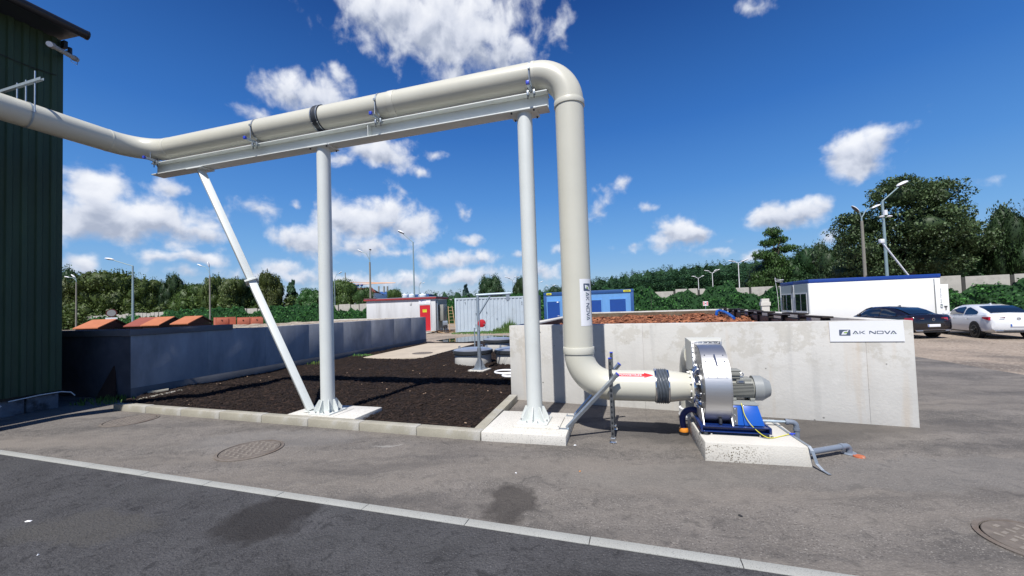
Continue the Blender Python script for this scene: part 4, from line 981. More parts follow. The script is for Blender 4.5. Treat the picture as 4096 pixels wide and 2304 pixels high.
# inlet: dark collar ring, bell and bolts on the camera-left face
m = MB(); m.ring(MFp(1.412, 0, ZF), MFp(1.425, 0, ZF), .205, .15, 40); build('inlet_ring', m, 'steel_bright', fan)
m = MB(); m.tube([MFp(1.425, 0, ZF), MFp(1.44, 0, ZF), MFp(1.47, 0, ZF), MFp(1.485, 0, ZF)], [.155, .15, .17, .24], 40, False); build('inlet_bell', m, 'steel_bright', fan)
m = MB(); m.ring(MFp(1.476, 0, ZF), MFp(1.4845, 0, ZF), .295, .22, 40); ir = build('face_ring', m, 'steel_bright', fan)
for k in range(16):
    a = 2*pi*k/16+.1; q = MFp(1.476, cos(a)*.275, ZF+sin(a)*.275); m = MB(); bolt(m, q, -D, .009, .009); build('bolt', m, 'steel_bright', ir)
for k in range(8):
    a = 2*pi*k/8+.4; m = MB(); c, s_ = cos(a), sin(a); c2, s2_ = cos(a+.09), sin(a+.09)
    m.add([MFp(1.428, c*.20, ZF+s_*.20), MFp(1.476, c*.285, ZF+s_*.285), MFp(1.476, c*.16, ZF+s_*.16), MFp(1.428, c*.155, ZF+s_*.155),
           MFp(1.428, c2*.20, ZF+s2_*.20), MFp(1.476, c2*.285, ZF+s2_*.285), MFp(1.476, c2*.16, ZF+s2_*.16), MFp(1.428, c2*.155, ZF+s2_*.155)],
          [(0, 1, 2, 3), (7, 6, 5, 4), (0, 4, 5, 1), (1, 5, 6, 2), (2, 6, 7, 3), (3, 7, 4, 0)]); build('gusset', m, 'steel_bright', fan, smooth=0)
# outlet flange with rivets and beige transition
m = MB(MF); zlo, zhi = ZF+.22, ZF+.54
m.box(X0-.035, X0+.002, .125, .145, zlo-.02, zhi+.02); m.box(X1-.002, X1+.035, .125, .145, zlo-.02, zhi+.02); m.box(X0+.002, X1-.002, .125, .145, zhi-.015, zhi+.02)
of = build('outlet_flange', m, 'steel', fan, bevel=.002)
for k in range(6):
    m = MB(); m.sphere(MFp(X0-.018, .124, zlo+.02+k*.061), .009, 6); build('rivet', m, 'zinc', of)
    if 0 < k: m = MB(); m.sphere(MFp(X0-.018+k*.061, .124, zhi+.004), .009, 6); build('rivet', m, 'zinc', of)
def ring_pts(s0, s1, z0, z1, t): return [MFp(s0, t, z0), MFp(s1, t, z0), MFp(s1, t, z1), MFp(s0, t, z1)]
A_ = ring_pts(X0-.035, X1+.035, zlo-.02, zhi+.02, .146); B_ = ring_pts(X0-.065, X1+.075, zlo-.06, zhi+.05, .30); C_ = ring_pts(X0-.065, X1+.075, zlo-.06, zhi+.05, .44)
m = MB(); m.add(A_+B_+C_, [(3, 2, 1, 0), (0, 1, 5, 4), (1, 2, 6, 5), (2, 3, 7, 6), (3, 0, 4, 7), (4, 5, 9, 8), (5, 6, 10, 9), (6, 7, 11, 10), (7, 4, 8, 11), (8, 9, 10, 11)])
build('transition_box', m, 'pipe_weld', fan, bevel=.003, smooth=20)
# motor
mo = MB(); mo.cyl(MFp(1.785, 0, ZF), MFp(1.81, 0, ZF), .17, n=32); build('motor_flange', mo, 'motor', fan)
mo = MB(); mo.cyl(MFp(1.81, 0, ZF), MFp(2.10, 0, ZF), .118, n=32); body = build('motor_body', mo, 'motor', fan)
for side in (-1, 1):
    for k in range(11):
        z_ = -.092+k*.0165
        m = MB(MF); w_ = math.sqrt(max(.142**2-z_**2, .0)); m.box(1.825, 2.085, side*.085 if side > 0 else -w_, w_ if side > 0 else -.085, ZF+z_-.0035, ZF+z_+.0035); build('cooling_fin', m, 'motor', body, bevel=.001)
m = MB(MF); m.box(1.835, 2.075, -.075, .075, ZF+.08, ZF+.128); build('top_block', m, 'motor', body, bevel=.008)
m = MB(MF); m.box(1.90, 1.99, -.124, -.10, ZF+.075, ZF+.118, ); np_ = build('name_plate_pad', m, 'motor', body, bevel=.004)
m = MB(MF); m.box(1.905, 1.985, -.1265, -.1242, ZF+.08, ZF+.112); pl_ = build('name_plate', m, 'zinc', body, smooth=0)
m = MB(MF); m.box(1.925, 1.97, -.1285, -.1267, ZF+.087, ZF+.105); build('plate_print', m, 'slate', pl_, smooth=0)
for sx in (1.84, 2.04):
    m = MB(MF); m.box(sx, sx+.05, -.125, .125, .533, ZF-.10); build('motor_foot', m, 'motor', body, bevel=.004)
m = MB(); m.cyl(MFp(2.095, 0, ZF), MFp(2.19, 0, ZF), .150, n=36); m.cyl(MFp(2.19, 0, ZF), MFp(2.275, 0, ZF), .150, .098, 36); build('fan_cover', m, 'motor_cover', fan, smooth=20)
m = MB(MF); m.box(1.815, 1.945, -.10, .055, ZF+.128, ZF+.165); m.box(1.81, 1.95, -.115, .06, ZF+.165, ZF+.215); tb = build('terminal_box', m, 'motor', fan, bevel=.006)
m = MB(MF); m.box(1.805, 1.955, -.12, .065, ZF+.2155, ZF+.232); build('lid', m, 'motor', tb, bevel=.005)
c = MFp(1.975, -.04, ZF+.165); m = MB(); m.tube([c+D*cos(a)*.023+Vector((0, 0, sin(a)*.023)) for a in np.linspace(0, 2*pi, 17)], .0065, 8, False); m.cyl(c-Vector((0, 0, .04)), c-Vector((0, 0, .022)), .010, n=8); build('eye_bolt', m, 'zinc', fan)
# pedestal
def tapered(s0, s1, t0, t1, z0, S0, S1, T0, T1, z1):
    lo = [MFp(s0, t0, z0), MFp(s1, t0, z0), MFp(s1, t1, z0), MFp(s0, t1, z0)]; hi = [MFp(S0, T0, z1), MFp(S1, T0, z1), MFp(S1, T1, z1), MFp(S0, T1, z1)]
    m = MB(); m.add(lo+hi, [(3, 2, 1, 0), (4, 5, 6, 7), (0, 1, 5, 4), (1, 2, 6, 5), (2, 3, 7, 6), (3, 0, 4, 7)]); return m
build('pedestal', tapered(1.785, 1.90, -.36, .215, .305, 1.785, 1.895, -.275, .195, .515), 'blue_paint', fan, bevel=.004)
build('pedestal', tapered(1.903, 2.11, -.36, .215, .305, 1.898, 2.07, -.275, .195, .515), 'blue_paint', fan, bevel=.004)
m = MB(MF); m.box(1.79, 2.08, -.28, .205, .516, .532); build('motor_plate', m, 'motor_cover', fan, bevel=.004)
m = MB(MF); m.box(1.783, 1.833, -.366, -.359, .31, .51); fp_ = build('fixing_plate', m, 'zinc', fan, smooth=0)
for z_ in (.35, .42, .49): m = MB(); m.sphere(MFp(1.808, -.368, z_), .007, 6); build('rivet', m, 'zinc', fp_)
m = MB(MF)
for t0, t1 in ((-.43, -.37), (.22, .28)): m.box(1.45, 2.13, t0, t1, .294, .303); m.box(1.45, 2.13, t0, t1, .235, .244); m.box(1.45, 2.13, t1-.008 if t0 < 0 else t0, t1 if t0 < 0 else t0+.008, .244, .295)
m.box(1.425, 1.449, -.43, .28, .235, .304); m.box(2.131, 2.155, -.43, .28, .235, .304); m.box(1.449, 2.131, -.36, .21, .270, .296)
build('base_frame', m, 'blue_paint_shaded', fan, bevel=.002)
for s_ in (X0-.02, X1-.005):
    m = MB(MF); m.add([(s_, -.40, .306), (s_+.012, -.40, .306), (s_+.012, .25, .306), (s_, .25, .306), (s_, -.30, .47), (s_+.012, -.30, .47), (s_+.012, .2, .47), (s_, .2, .47)], [(3, 2, 1, 0), (4, 5, 6, 7), (0, 1, 5, 4), (1, 2, 6, 5), (2, 3, 7, 6), (3, 0, 4, 7)]); build('housing_foot', m, 'steel', fan, smooth=0)
m = MB(); m.cyl(MFp(1.66, -.33, .305), MFp(1.66, -.33, .37), .02, n=12); build('drain_stub', m, 'steel_dark', fan)
for s_, t_ in ((1.48, -.39), (2.10, -.39), (1.48, .24), (2.10, .24)):
    m = MB(MF); m.cyl((s_, t_, .207), (s_, t_, .235), .035, n=16); ft = build('rubber_foot', m, 'rubber', fan)
    m = MB(MF); m.cyl((s_, t_-.01, .20), (s_, t_-.01, .207), .055, n=18); m.cyl((s_+.06, t_-.02, .20), (s_+.06, t_-.02, .218), .012, n=8); m.cyl((s_-.06, t_-.02, .20), (s_-.06, t_-.02, .218), .012, n=8); build('foot_washer', m, 'steel_bright', ft)
# fan plinth
fpn = thing('fan_plinth', MFp(1.41, -.69, 0), 'white concrete plinth with a pitted honeycombed front edge, under the fan', 'plinth', rz=GA)
m = MB(); m.add([(0, 0, -.05), (1.03, .02, -.05), (1.04, 1.05, -.05), (-.02, 1.05, -.05), (0.012, .012, .20), (1.01, .03, .20), (1.02, 1.04, .20), (-.02, 1.04, .20)], [(3, 2, 1, 0), (4, 5, 6, 7), (0, 1, 5, 4), (1, 2, 6, 5), (2, 3, 7, 6), (3, 0, 4, 7)])
build('pad', m, 'plinth_honey', fpn, world=False, bevel=.014)
# earthing strip over the plinth edge
es = thing('earthing_strip', MFp(2.40, -.6, .2), 'flat galvanised earthing strip folded over the right side of the fan plinth', 'metal strip')
pth = [MFp(2.355, .33, .204), MFp(2.39, -.35, .204), MFp(2.415, -.655, .206), MFp(2.425, -.70, .17), MFp(2.45, -.725, .05), MFp(2.475, -.78, .012), MFp(2.50, -.86, .004)]
m = MB(); 
for p in pth: m.v += [p-D*.014, p+D*.014, p+D*.014+Vector((0, 0, .005))-NV*.004, p-D*.014+Vector((0, 0, .005))-NV*.004]
for i in range(len(pth)-1):
    a = 4*i
    for q in range(4): m.f.append((a+q, a+(q+1) % 4, a+4+(q+1) % 4, a+4+q))
m.f += [(0, 1, 2, 3), (a+4, a+7, a+6, a+5)]
build('strip', m, 'galv', es, smooth=0)
for t_ in (-.30,): m = MB(); m.cyl(MFp(2.388, t_, .207), MFp(2.388, t_, .222), .014, n=8); m.cyl(MFp(2.36, t_, .222), MFp(2.42, t_, .222), .008, n=8); build('clamp', m, 'blue_cap', es)
# yellow earth cable
cb = [MFp(1.90, -.27, .54), MFp(1.905, -.30, .50), MFp(1.915, -.335, .42), MFp(1.95, -.38, .34), MFp(2.01, -.44, .27), MFp(2.08, -.47, .222), MFp(2.15, -.45, .208), MFp(2.24, -.38, .207), MFp(2.33, -.32, .212), MFp(2.37, -.30, .222)]
def smooth_path(P, n=6):
    P = [Vector(p) for p in P]; out = []
    for i in range(len(P)-1):
        a = P[max(i-1, 0)]; b = P[i]; c = P[i+1]; d = P[min(i+2, len(P)-1)]
        for k in range(n):
            t = k/n; out.append(.5*((2*b)+(c-a)*t+(2*a-5*b+4*c-d)*t*t+(3*b-a-3*c+d)*t**3))
    out.append(P[-1]); return out
m = MB(); m.tube(smooth_path(cb), .0045, 8); single('earth_cable', m, 'yellow', cb[0], 'yellow-green earth cable hanging from the motor to the plinth edge', 'cable')
# blue hose with orange cap beside the fan
hs_ = [MFp(1.50, .05, .34), MFp(1.44, .10, .355), MFp(1.37, .15, .33), MFp(1.325, .18, .27), MFp(1.31, .20, .20), MFp(1.315, .20, .13), MFp(1.32, .20, .09)]
hose = thing('blue_hose', MFp(1.32, .2, 0), 'short bent blue ribbed hose ending in an orange cap left of the fan', 'hose')
sp_ = smooth_path(hs_, 8); m = MB(); m.tube(sp_, [.040 if i % 2 else .036 for i in range(len(sp_))], 16); build('hose', m, 'blue_hose', hose, smooth=60)
m = MB(); m.cyl(MFp(1.32, .20, .035), MFp(1.32, .20, .085), .060, .055, 16); cap_ = build('cap', m, 'orange', hose, bevel=.004)
m = MB(); m.cyl(MFp(1.32, .20, -.01), MFp(1.32, .20, .034), .062, n=16); build('socket', m, 'black', hose)
# discharge duct behind the fan, going into the ground
dis = thing('discharge_pipe', MFp(1.60, .95, 0), 'beige elbow duct behind the fan dropping into the ground by the wall', 'pipe')
d0 = MFp(1.62, .43, 1.02); dc = MFp(1.60, .97, 1.02); d1 = MFp(1.60, .97, 0); eld = fillet(d0, dc, d1, .40, 16)
pp('elbow', [d0]+eld, .205, parent=dis); pp('drop', [eld[-1], d1], .205, parent=dis)
m = MB(); m.ring(d0+NV*.0, d0+NV*.05, .222, .19, 40); build('collar', m, 'pipe_weld', dis)
m = MB(); m.tube([d1+Vector((0, 0, z)) for z in (.02, .06, .10, .16, .17)], [.23, .245, .23, .235, .205], 40, False); build('socket', m, 'pvc_white', dis)
# grey drain pipes
g1 = thing('drain_pipe', MFp(2.2, .05, .25), 'thin dark drain pipe from the fan frame with a grey plastic elbow turned down', 'pipe')
m = MB(); m.cyl(MFp(2.13, .06, .255), MFp(2.46, .06, .255), .016, n=12); build('tube', m, 'galv_dark', g1)
a_ = MFp(2.45, .06, .255); k_ = MFp(2.565, .06, .255); m = MB(); m.tube([a_, a_+D*.03]+fillet(a_, k_, k_-Vector((0, 0, .3)), .05, 8)+[k_-Vector((0, 0, .19))], .030, 16); e_ = build('elbow', m, 'pvc_grey', g1)
m = MB(); m.ring(k_-Vector((0, 0, .07)), k_-Vector((0, 0, .10)), .036, .028, 16); m.ring(a_, a_+D*.03, .036, .016, 16); build('socket', m, 'pvc_grey', e_)
g2 = thing('drain_pipe', MFp(2.45, -.42, 0), 'fat grey plastic pipe from the plinth side bending into the asphalt', 'pipe')
a_ = MFp(2.44, -.50, .085); k_ = G(3395, 1782, .085); dk = (k_-a_).normalized(); m = MB(); m.tube([a_]+fillet(a_, k_, k_-Vector((0, 0, .4)), .05, 8)+[k_-Vector((0, 0, .09))], .030, 18); p_ = build('tube', m, 'pvc_grey', g2)
m = MB(); m.ring(k_-dk*.13, k_-dk*.09, .036, .028, 18); m.cyl(Vector((k_.x, k_.y, 0)), Vector((k_.x, k_.y, .012)), .075, .06, 24); build('socket', m, 'pvc_grey', p_)
# orange utility marker
q = G(3436, 1826, 0); m = MB(frame(q, 0)); m.cyl((0, 0, -.01), (0, 0, .008), .055, .052, 24); single('utility_cap', m, 'brown_orange', q, 'small round orange cap set in the asphalt right of the fan', 'ground cap')

# ================================================================== the right-hand bin
W0 = Vector((-.076, 7.552, 0)); W1 = Vector((5.298, 5.184, 0)); WA = atan2((W1-W0).y, (W1-W0).x); WL = (W1-W0).length; MWF = frame(W0, WA)
SDv = Vector((.313, .95, 0)).normalized()
B0 = Vector((3.25, 17.6, 0)); B1 = Vector((8.75, 15.7, 0))
rb = thing('bark_bin', W0, 'waist-high cast concrete bin holding red bark, with the company board on its front', 'concrete bin')
MT['wall_in'] = mat('bark_stained_concrete', (.13, .095, .065), .9, var=.3, scale=2.2, second=(.20, .16, .11), thr=(.5, .62), spec=.2)
js = [0, 2.45, 5.372, WL]
for i in range(3):
    m = MB(MWF); a, b = js[i]+(.0 if i == 0 else .0004), js[i+1]-(.0 if i == 2 else .0004); m.box(a, b, 0, .25, -.3, 1.405); build('front_panel', m, 'wall', rb, bevel=.004)
def thick_wall(a, b, t, z0, z1, inner):      # wall between a and b, thickness t to the left of a->b
    d = (b-a).normalized(); n_ = Vector((-d.y, d.x, 0)); m = MB(); q = [a, b, b+n_*t, a+n_*t]; m.prism([(p.x, p.y) for p in q], z0, z1); return m
a = MWF @ Vector((.0, .252, 0)); build('side_wall', thick_wall(a+(W1-W0).normalized()*.25, B0, .25, -.3, 1.40, 0), 'wall', rb, bevel=.01)
b = MWF @ Vector((WL-.25, .252, 0)); build('side_wall', thick_wall(B1, b, .25, -.3, 1.40, 0), 'wall', rb, bevel=.01)
build('back_wall', thick_wall(B0-SDv*.0, B1, .25, -.3, 1.42, 0), 'wall', rb, bevel=.01)
def liner(a, b, name='stained_face'):
    d = (b-a).normalized(); n_ = Vector((d.y, -d.x, 0)); m = MB(); q = [a+n_*.004, b+n_*.004, b+n_*.010, a+n_*.010]; m.prism([(p.x, p.y) for p in q], .9, 1.37); build(name, m, 'wall_in', rb, smooth=0)
dB = (B1-B0).normalized(); liner(B0+dB*.05, B1-dB*.1); liner(a+(W1-W0).normalized()*.26, B0)
inn = [(v.x, v.y) for v in (MWF @ Vector((.27, .27, 0)), MWF @ Vector((WL-.27, .27, 0)), B1-Vector((.05, .1, 0)), B0+Vector((.05, -.1, 0)))]
def bark_z(x, y): return 1.17 + .05*sin(x*1.9+y)*cos(y*1.3-x*.6) + .035*sin(x*4.3-y*3.1) + .05*max(0, min(1, (8.5-y)/2.5))
bm = bmesh.new(); bm.faces.new([bm.verts.new((x, y, 0)) for x, y in inn])
for k in range(0, 60): bmesh.ops.bisect_plane(bm, geom=bm.verts[:]+bm.edges[:]+bm.faces[:], plane_co=(k*.2, 0, 0), plane_no=(1, 0, 0))
for k in range(25, 95): bmesh.ops.bisect_plane(bm, geom=bm.verts[:]+bm.edges[:]+bm.faces[:], plane_co=(0, k*.2, 0), plane_no=(0, 1, 0))
bm.verts.index_update(); mb = MB(); mb.v = [Vector((v.co.x, v.co.y, bark_z(v.co.x, v.co.y))) for v in bm.verts]; mb.f = [tuple(v.index for v in f.verts) for f in bm.faces]; bm.free()
o = build('bark_bed', mb, 'bark_base', smooth=60); tag(o, kind='stuff')
n = 22000; y = 5.2*(17.6/5.2)**np.random.rand(n); x = np.random.uniform(0, 9, n); k = inside(inn, x, y); x = x[k]; y = y[k]
z = np.array([bark_z(a_, b_) for a_, b_ in zip(x, y)])+np.random.uniform(-.005, .035, len(x)); P = np.stack([x, y, z], 1); q = len(x)
L_ = np.random.gamma(4, .028, q).clip(.03, .3); sz = np.stack([L_, L_*np.random.uniform(.15, .5, q), L_*.08+.004], 1)
V, Fq = scatter(P, CHIP_V, CHIP_F, sz, .75); o = obj_from(np_mesh('bark_chips', V, Fq, 'chips', np.repeat(np.random.rand(q)**1.3, 8)), 'bark_chips'); tag(o, kind='stuff')
# timber rack of posts and boards along the right side of the bin
tr = thing('timber_rack', Vector((5.6, 6.5, 1.2)), 'dark timber boards and black sheeting along the right side of the bark bin', 'timber rack')
ra0 = MWF @ Vector((WL-.75, .45, 0)); ra1 = B1+Vector((-.5, -.3, 0)); rdv = (ra1-ra0).normalized(); rlen = (ra1-ra0).length; rn = Vector((-rdv.y, rdv.x, 0)); Mr = frame(ra0, atan2(rdv.y, rdv.x))
n = 11
for i in range(n):
    s0 = rlen*i/(n-1)*.985; h = 1.43+.03*sin(i*2.2); m = MB(Mr); m.box(s0, s0+.10, .0, .10, 1.0, h); build('post', m, 'wood_dark', tr, bevel=.006)
    if i < n-1:
        s1 = rlen*(i+1)/(n-1)*.985
        m = MB(Mr); m.box(s0+.105, s1-.005, .03, .07, 1.05, h-.07-.02*random.random()); build('sheeting', m, 'liner', tr, smooth=0)
        m = MB(Mr @ Matrix.Translation((s0, 0, h+.004)) @ Matrix.Rotation(random.uniform(-.012, .012), 4, 'Y')); m.box(-.05, s1-s0-.06, -.02, .12, .0, .028); build('board', m, 'wood_dark', tr, bevel=.003)
        m = MB(Mr @ Matrix.Translation((s0, 0, h-.12)) @ Matrix.Rotation(random.uniform(-.03, .03), 4, 'Y')); m.box(.11, s1-s0-.01, -.012, .027, .0, .05); build('rail', m, 'wood' if i % 3 else 'wood_light', tr, smooth=0)
# blue pipe sticking out of the bark
pts = [AT(2866, 1262, 13.0), AT(2868, 1246, 13.0), AT(2880, 1243, 13.0), AT(2905, 1251, 12.3), AT(2925, 1264, 11.6), AT(2935, 1272, 11.2)]
mb = MB(); mb.tube(smooth_path(pts, 5), .045, 10); single('blue_pipe', mb, 'blue_paint', pts[0], 'thin bright blue pipe lying on the bark near the back of the bin', 'pipe')
pts = [AT(2870, 1259, 12.7), AT(2890, 1256, 12.4), AT(2920, 1268, 11.5)]
mb = MB(); mb.tube(smooth_path(pts, 5), .012, 6); single('black_hose', mb, 'black', pts[0], 'thin black hose lying on the bark beside the blue pipe', 'hose')
# the company board on the front
sg = thing('company_board', MWF @ Vector((5.38, -.01, 1.25)), 'white AK NOVA board fixed at the top right of the concrete bin', 'sign')
m = MB(MWF); m.v = [MWF @ Vector(p) for p in ((4.977, -.004, 1.121), (5.777, -.004, 1.128), (5.770, -.004, 1.408), (4.974, -.004, 1.400), (4.977, -.010, 1.121), (5.777, -.010, 1.128), (5.770, -.010, 1.408), (4.974, -.010, 1.400))]; m.f = [(0, 1, 2, 3), (7, 6, 5, 4), (0, 4, 5, 1), (1, 5, 6, 2), (2, 6, 7, 3), (3, 7, 4, 0)]
build('board', m, 'sticker', sg, smooth=0)
logo_parts(sg, lambda a, b, l: MWF @ Vector((4.977+.105+a*.0630, -.0105-l, 1.205+b*.0645)))
# ================================================================== tanks, davit and the rest of the middle ground
def well(c, r, zt, label, ztop=None):
    t = thing('tank_shaft', c, label, 'tank lid', 'round tank shafts with steel lids')
    m = MB(); m.cyl(c, c+Vector((0, 0, zt-.10)), r*.93, n=48); build('concrete_ring', m, 'wall', t, bevel=.01)
    m = MB(Matrix.Translation(c)); m.lathe([(0, zt-.099), (r, zt-.099), (r+.015, zt-.08), (r+.015, zt+.0), (r-.03, zt+.008), (0, zt+.008)], n=48); build('rubber_rim', m, 'rubber', t)
    m = MB(Matrix.Translation(c)); m.lathe([(r*.97, zt+.009), (r*.98, zt+.022), (r*.93, zt+.022), (r*.88, zt+.03), (r*.84, zt+.05), (r*.5, zt+.075), (0, zt+.08)], n=48); ld = build('lid', m, 'lid_steel', t)
    for a in (radians(60), radians(10), radians(170)):
        q = c+Vector((cos(a)*r*.72, sin(a)*r*.72, zt+.05)); m = MB(); dx = Vector((-sin(a), cos(a), 0))*.07
        m.tube([q-dx, q-dx+Vector((0, 0, .07)), q+dx+Vector((0, 0, .07)), q+dx], .014, 8); build('handle', m, 'zinc', ld)
c1 = Vector((-1.30, 12.45, 0)); well(c1, .62, .45, 'nearest round tank shaft with domed steel lid, just behind the davit post')
c3 = Vector((.02, 12.25, 0)); well(c3, .62, .45, 'round tank shaft with steel lid half hidden behind the corner of the concrete bin')
c2 = Vector((-.60, 16.2, 0)); well(c2, .64, .46, 'farthest of the round tank shafts, seen above the two nearer lids')
dv = Vector((-.967, 10.913, .045)); dav = thing('davit', dv, 'galvanised davit crane post with a short arm and red hand winch in the mulch', 'davit')
m = MB(frame(dv, radians(-25))); m.box(-.24, .24, -.24, .24, -.02, .03); build('pad', m, 'plinth', dav, bevel=.006)
m = MB(frame(dv, radians(-25))); m.box(-.17, .17, -.17, .17, .031, .045); build('base_plate', m, 'galv', dav, bevel=.002)
m = MB(); m.cyl(dv+Vector((0, 0, .045)), dv+Vector((0, 0, .62)), .055, n=20); build('socket', m, 'galv', dav)
for k in range(4):
    a = radians(-25+45)+k*pi/2; m = MB(Matrix.Translation(dv) @ Matrix.Rotation(a, 4, 'Z')); m.add([(.05, -.005, .046), (.17, -.005, .046), (.16, -.005, .08), (.06, -.005, .30), (.05, .005, .046), (.17, .005, .046), (.16, .005, .08), (.06, .005, .30)], [(0, 1, 2, 3), (7, 6, 5, 4), (0, 4, 5, 1), (1, 5, 6, 2), (2, 6, 7, 3), (3, 7, 4, 0)]); build('gusset', m, 'galv', dav, smooth=0)
m = MB(); m.cyl(dv+Vector((0, 0, .62)), dv+Vector((0, 0, 2.10)), .042, n=20); build('post', m, 'galv_dark', dav)
at_ = dv+Vector((0, 0, 2.085)); ar = Vector((.94, -.03, .02)); m = MB(); m.cyl(at_-ar*.04, at_+ar, .043, n=18); build('arm', m, 'galv_dark', dav)
bA = dv+Vector((0, 0, 1.52)); bB = at_+ar*.40; m = MB(); m.cyl(bA, bB, .028, n=12); build('brace', m, 'galv_dark', dav)
pu = at_+ar*.90+Vector((0, 0, -.09)); m = MB(); m.box(pu.x-.05, pu.x+.05, pu.y-.05, pu.y-.042, pu.z-.10, pu.z+.06); m.box(pu.x-.05, pu.x+.05, pu.y+.042, pu.y+.05, pu.z-.10, pu.z+.06); m.cyl(pu+Vector((0, -.03, -.06)), pu+Vector((0, .03, -.06)), .055, n=18); build('pulley', m, 'galv', dav)
wn = dv+Vector((.10, -.04, 1.30)); m = MB(); m.cyl(wn+Vector((0, -.05, 0)), wn+Vector((0, .05, 0)), .11, n=24); w_ = build('winch', m, 'red', dav, bevel=.01)
m = MB(); m.box(wn.x-.075, wn.x-.05, wn.y-.07, wn.y+.06, wn.z-.17, wn.z+.14); build('winch_bracket', m, 'galv', w_, smooth=0)
m = MB(); m.tube([wn+Vector((.05, -.06, -.02)), wn+Vector((.10, -.10, -.02)), wn+Vector((.10, -.10, -.14))], .010, 8); build('crank', m, 'galv', w_)
for e_ in ((pu+Vector((-.055, 0, -.06)), wn+Vector((.03, 0, .10))), (pu+Vector((.0, 0, -.115)), wn+Vector((.09, 0, .02)))):
    m = MB(); m.cyl(e_[0], e_[1], .0045, n=6); build('rope', m, 'galv', dav)
hb_ = dv+Vector((-.115, 0, 0)); m = MB(); m.cyl(hb_+Vector((0, 0, .66)), hb_+Vector((0, 0, 1.19)), .017, n=10); m.cyl(hb_+Vector((-.02, 0, 1.19)), hb_+Vector((.12, 0, 1.19)), .014, n=8); m.cyl(hb_+Vector((.05, 0, 1.16)), hb_+Vector((.05, 0, 1.28)), .008, n=8); build('pull_bar', m, 'galv_dark', dav)
for k, (px, py, r, lb) in enumerate(((2020, 1487, .26, 'larger white hoop lying on the mulch beside the concrete bin corner'), (2040, 1501, .18, 'smaller white hoop half hidden behind the concrete bin corner'))):
    q = G(px, py, .08); m = MB(); m.tube([q+Vector((cos(a)*r, sin(a)*r, 0)) for a in np.linspace(0, 2*pi, 41)], .028, 8, False); single('white_hoop', m, 'white', q, lb, 'hoop')
# manhole covers
def manhole(c, r, label, m_='cover_dark'):
    t = thing('manhole_cover', c, label, 'manhole cover', 'round cast covers set in the ground')
    m = MB(Matrix.Translation(c)); m.lathe([(r+.045, -.01), (r+.045, .006), (r+.012, .010), (r+.010, .0)], n=48); build('frame', m, 'rust_cover', t)
    m = MB(Matrix.Translation(c)); m.lathe([(r+.009, -.004), (r+.001, -.004)], n=48); build('gap', m, 'black', t)
    m = MB(Matrix.Translation(c)); m.lathe([(r, -.01), (r, .006), (r-.004, .009), (0, .009)], n=48)
    # raised tread blocks
    cv = build('cover', m, m_, t)
    m = MB(Matrix.Translation(c) @ Matrix.Rotation(.3, 4, 'Z')); g = .070
    for i in range(-8, 9):
        for j in range(-8, 9):
            x, y = i*g, j*g
            if hypot(x, y) > r-.05: continue
            if (i+j) % 2: m.box(x-.026, x+.026, y-.013, y+.013, .009, .012)
            else: m.box(x-.013, x+.013, y-.026, y+.026, .009, .012)
    build('tread', m, 'tread', t, smooth=0, kind='stuff')
manhole(Vector((-3.497, 5.179, 0)), .34, 'brown iron manhole cover between the mulch kerb and the edging strip')
manhole(Vector((-6.758, 6.90, 0)), .34, 'pale brown manhole cover at the left end of the kerb, near the shade')
q = G(4165, 2172, 0); manhole(q, .27, 'patchy manhole cover set in the asphalt at the right edge')
manhole(Vector((-3.616, 15.494, .075)), .36, 'small manhole cover in the sandy concrete slab')
# small litter on the asphalt
for k, (px, py, sx, c_, lb) in enumerate([(112, 2085, .03, 'white', 'scrap of white plastic on the dark road at the left'), (152, 2220, .009, 'white', 'tiny white crumb on the dark road'), (2064, 1892, .012, 'white', 'white flake on the asphalt under the kerb'),
        (2320, 1885, .012, 'orange', 'tiny orange crumb on the asphalt'), (2961, 2062, .02, 'black', 'dark twig on the asphalt below the fan plinth'), (2300, 1781, .02, 'white', 'white pebble at the corner of the post plinth')]):
    q = G(px, py, .004); m = MB(frame(q, k*1.3)); m.add([(-sx, 0, 0), (-sx*.3, -sx*.5, 0), (sx, -sx*.2, 0), (sx*.8, sx*.5, 0), (-sx*.5, sx*.45, 0), (0, 0, .01)], [(0, 1, 5), (1, 2, 5), (2, 3, 5), (3, 4, 5), (4, 0, 5)]); single('litter', m, c_, q, lb, 'litter', smooth=0)

# ================================================================== cabins and containers
def cab_frame(pl, pr):        # frame with x along the front from pl to pr (ground points)
    return frame((pl.x, pl.y, 0), atan2(pr.y-pl.y, pr.x-pl.x)), (Vector((pr.x, pr.y))-Vector((pl.x, pl.y))).length
# white cabin with the red roof edge
pr_ = Vector((-6.07, 30.8, 0)); plx = AT(1466, 1240, 30.3); pl_ = Vector((AT(1466, 1240, 31.9).x, 31.9, 0)); Mc, Lc = cab_frame(pl_, pr_); Dc = 2.6
cab = thing('site_cabin', pl_, 'weathered white cabin with red door and red roof edge behind the concrete wall', 'cabin')
m = MB(Mc); m.box(0, Lc, 0, Dc, .12, 2.68); build('wall', m, 'cabin_white', cab, bevel=.01)
m = MB(Mc); m.box(-.16, Lc+.12, -.14, Dc+.1, 2.69, 2.81); rf = build('roof', m, 'red_dull', cab, smooth=0)
m = MB(Mc); m.box(-.10, Lc+.10, -.10, Dc+.1, 2.812, 2.86); build('roof_sheet', m, 'galv', rf, smooth=0)
m = MB(Mc); m.box(-.14, .9, -.15, .2, 2.862, 2.91); build('board', m, 'wood', rf, smooth=0)
m = MB(Mc); m.box(-.06, Lc+.02, -.02, Dc, -.05, .115); build('plinth', m, 'plinth', cab, smooth=0)
ud = lambda px: (px-1466)/(1745-1466)*Lc
m = MB(Mc); m.box(ud(1684), ud(1725), -.03, -.002, .16, 2.18); dr = build('door', m, 'red', cab, smooth=0)
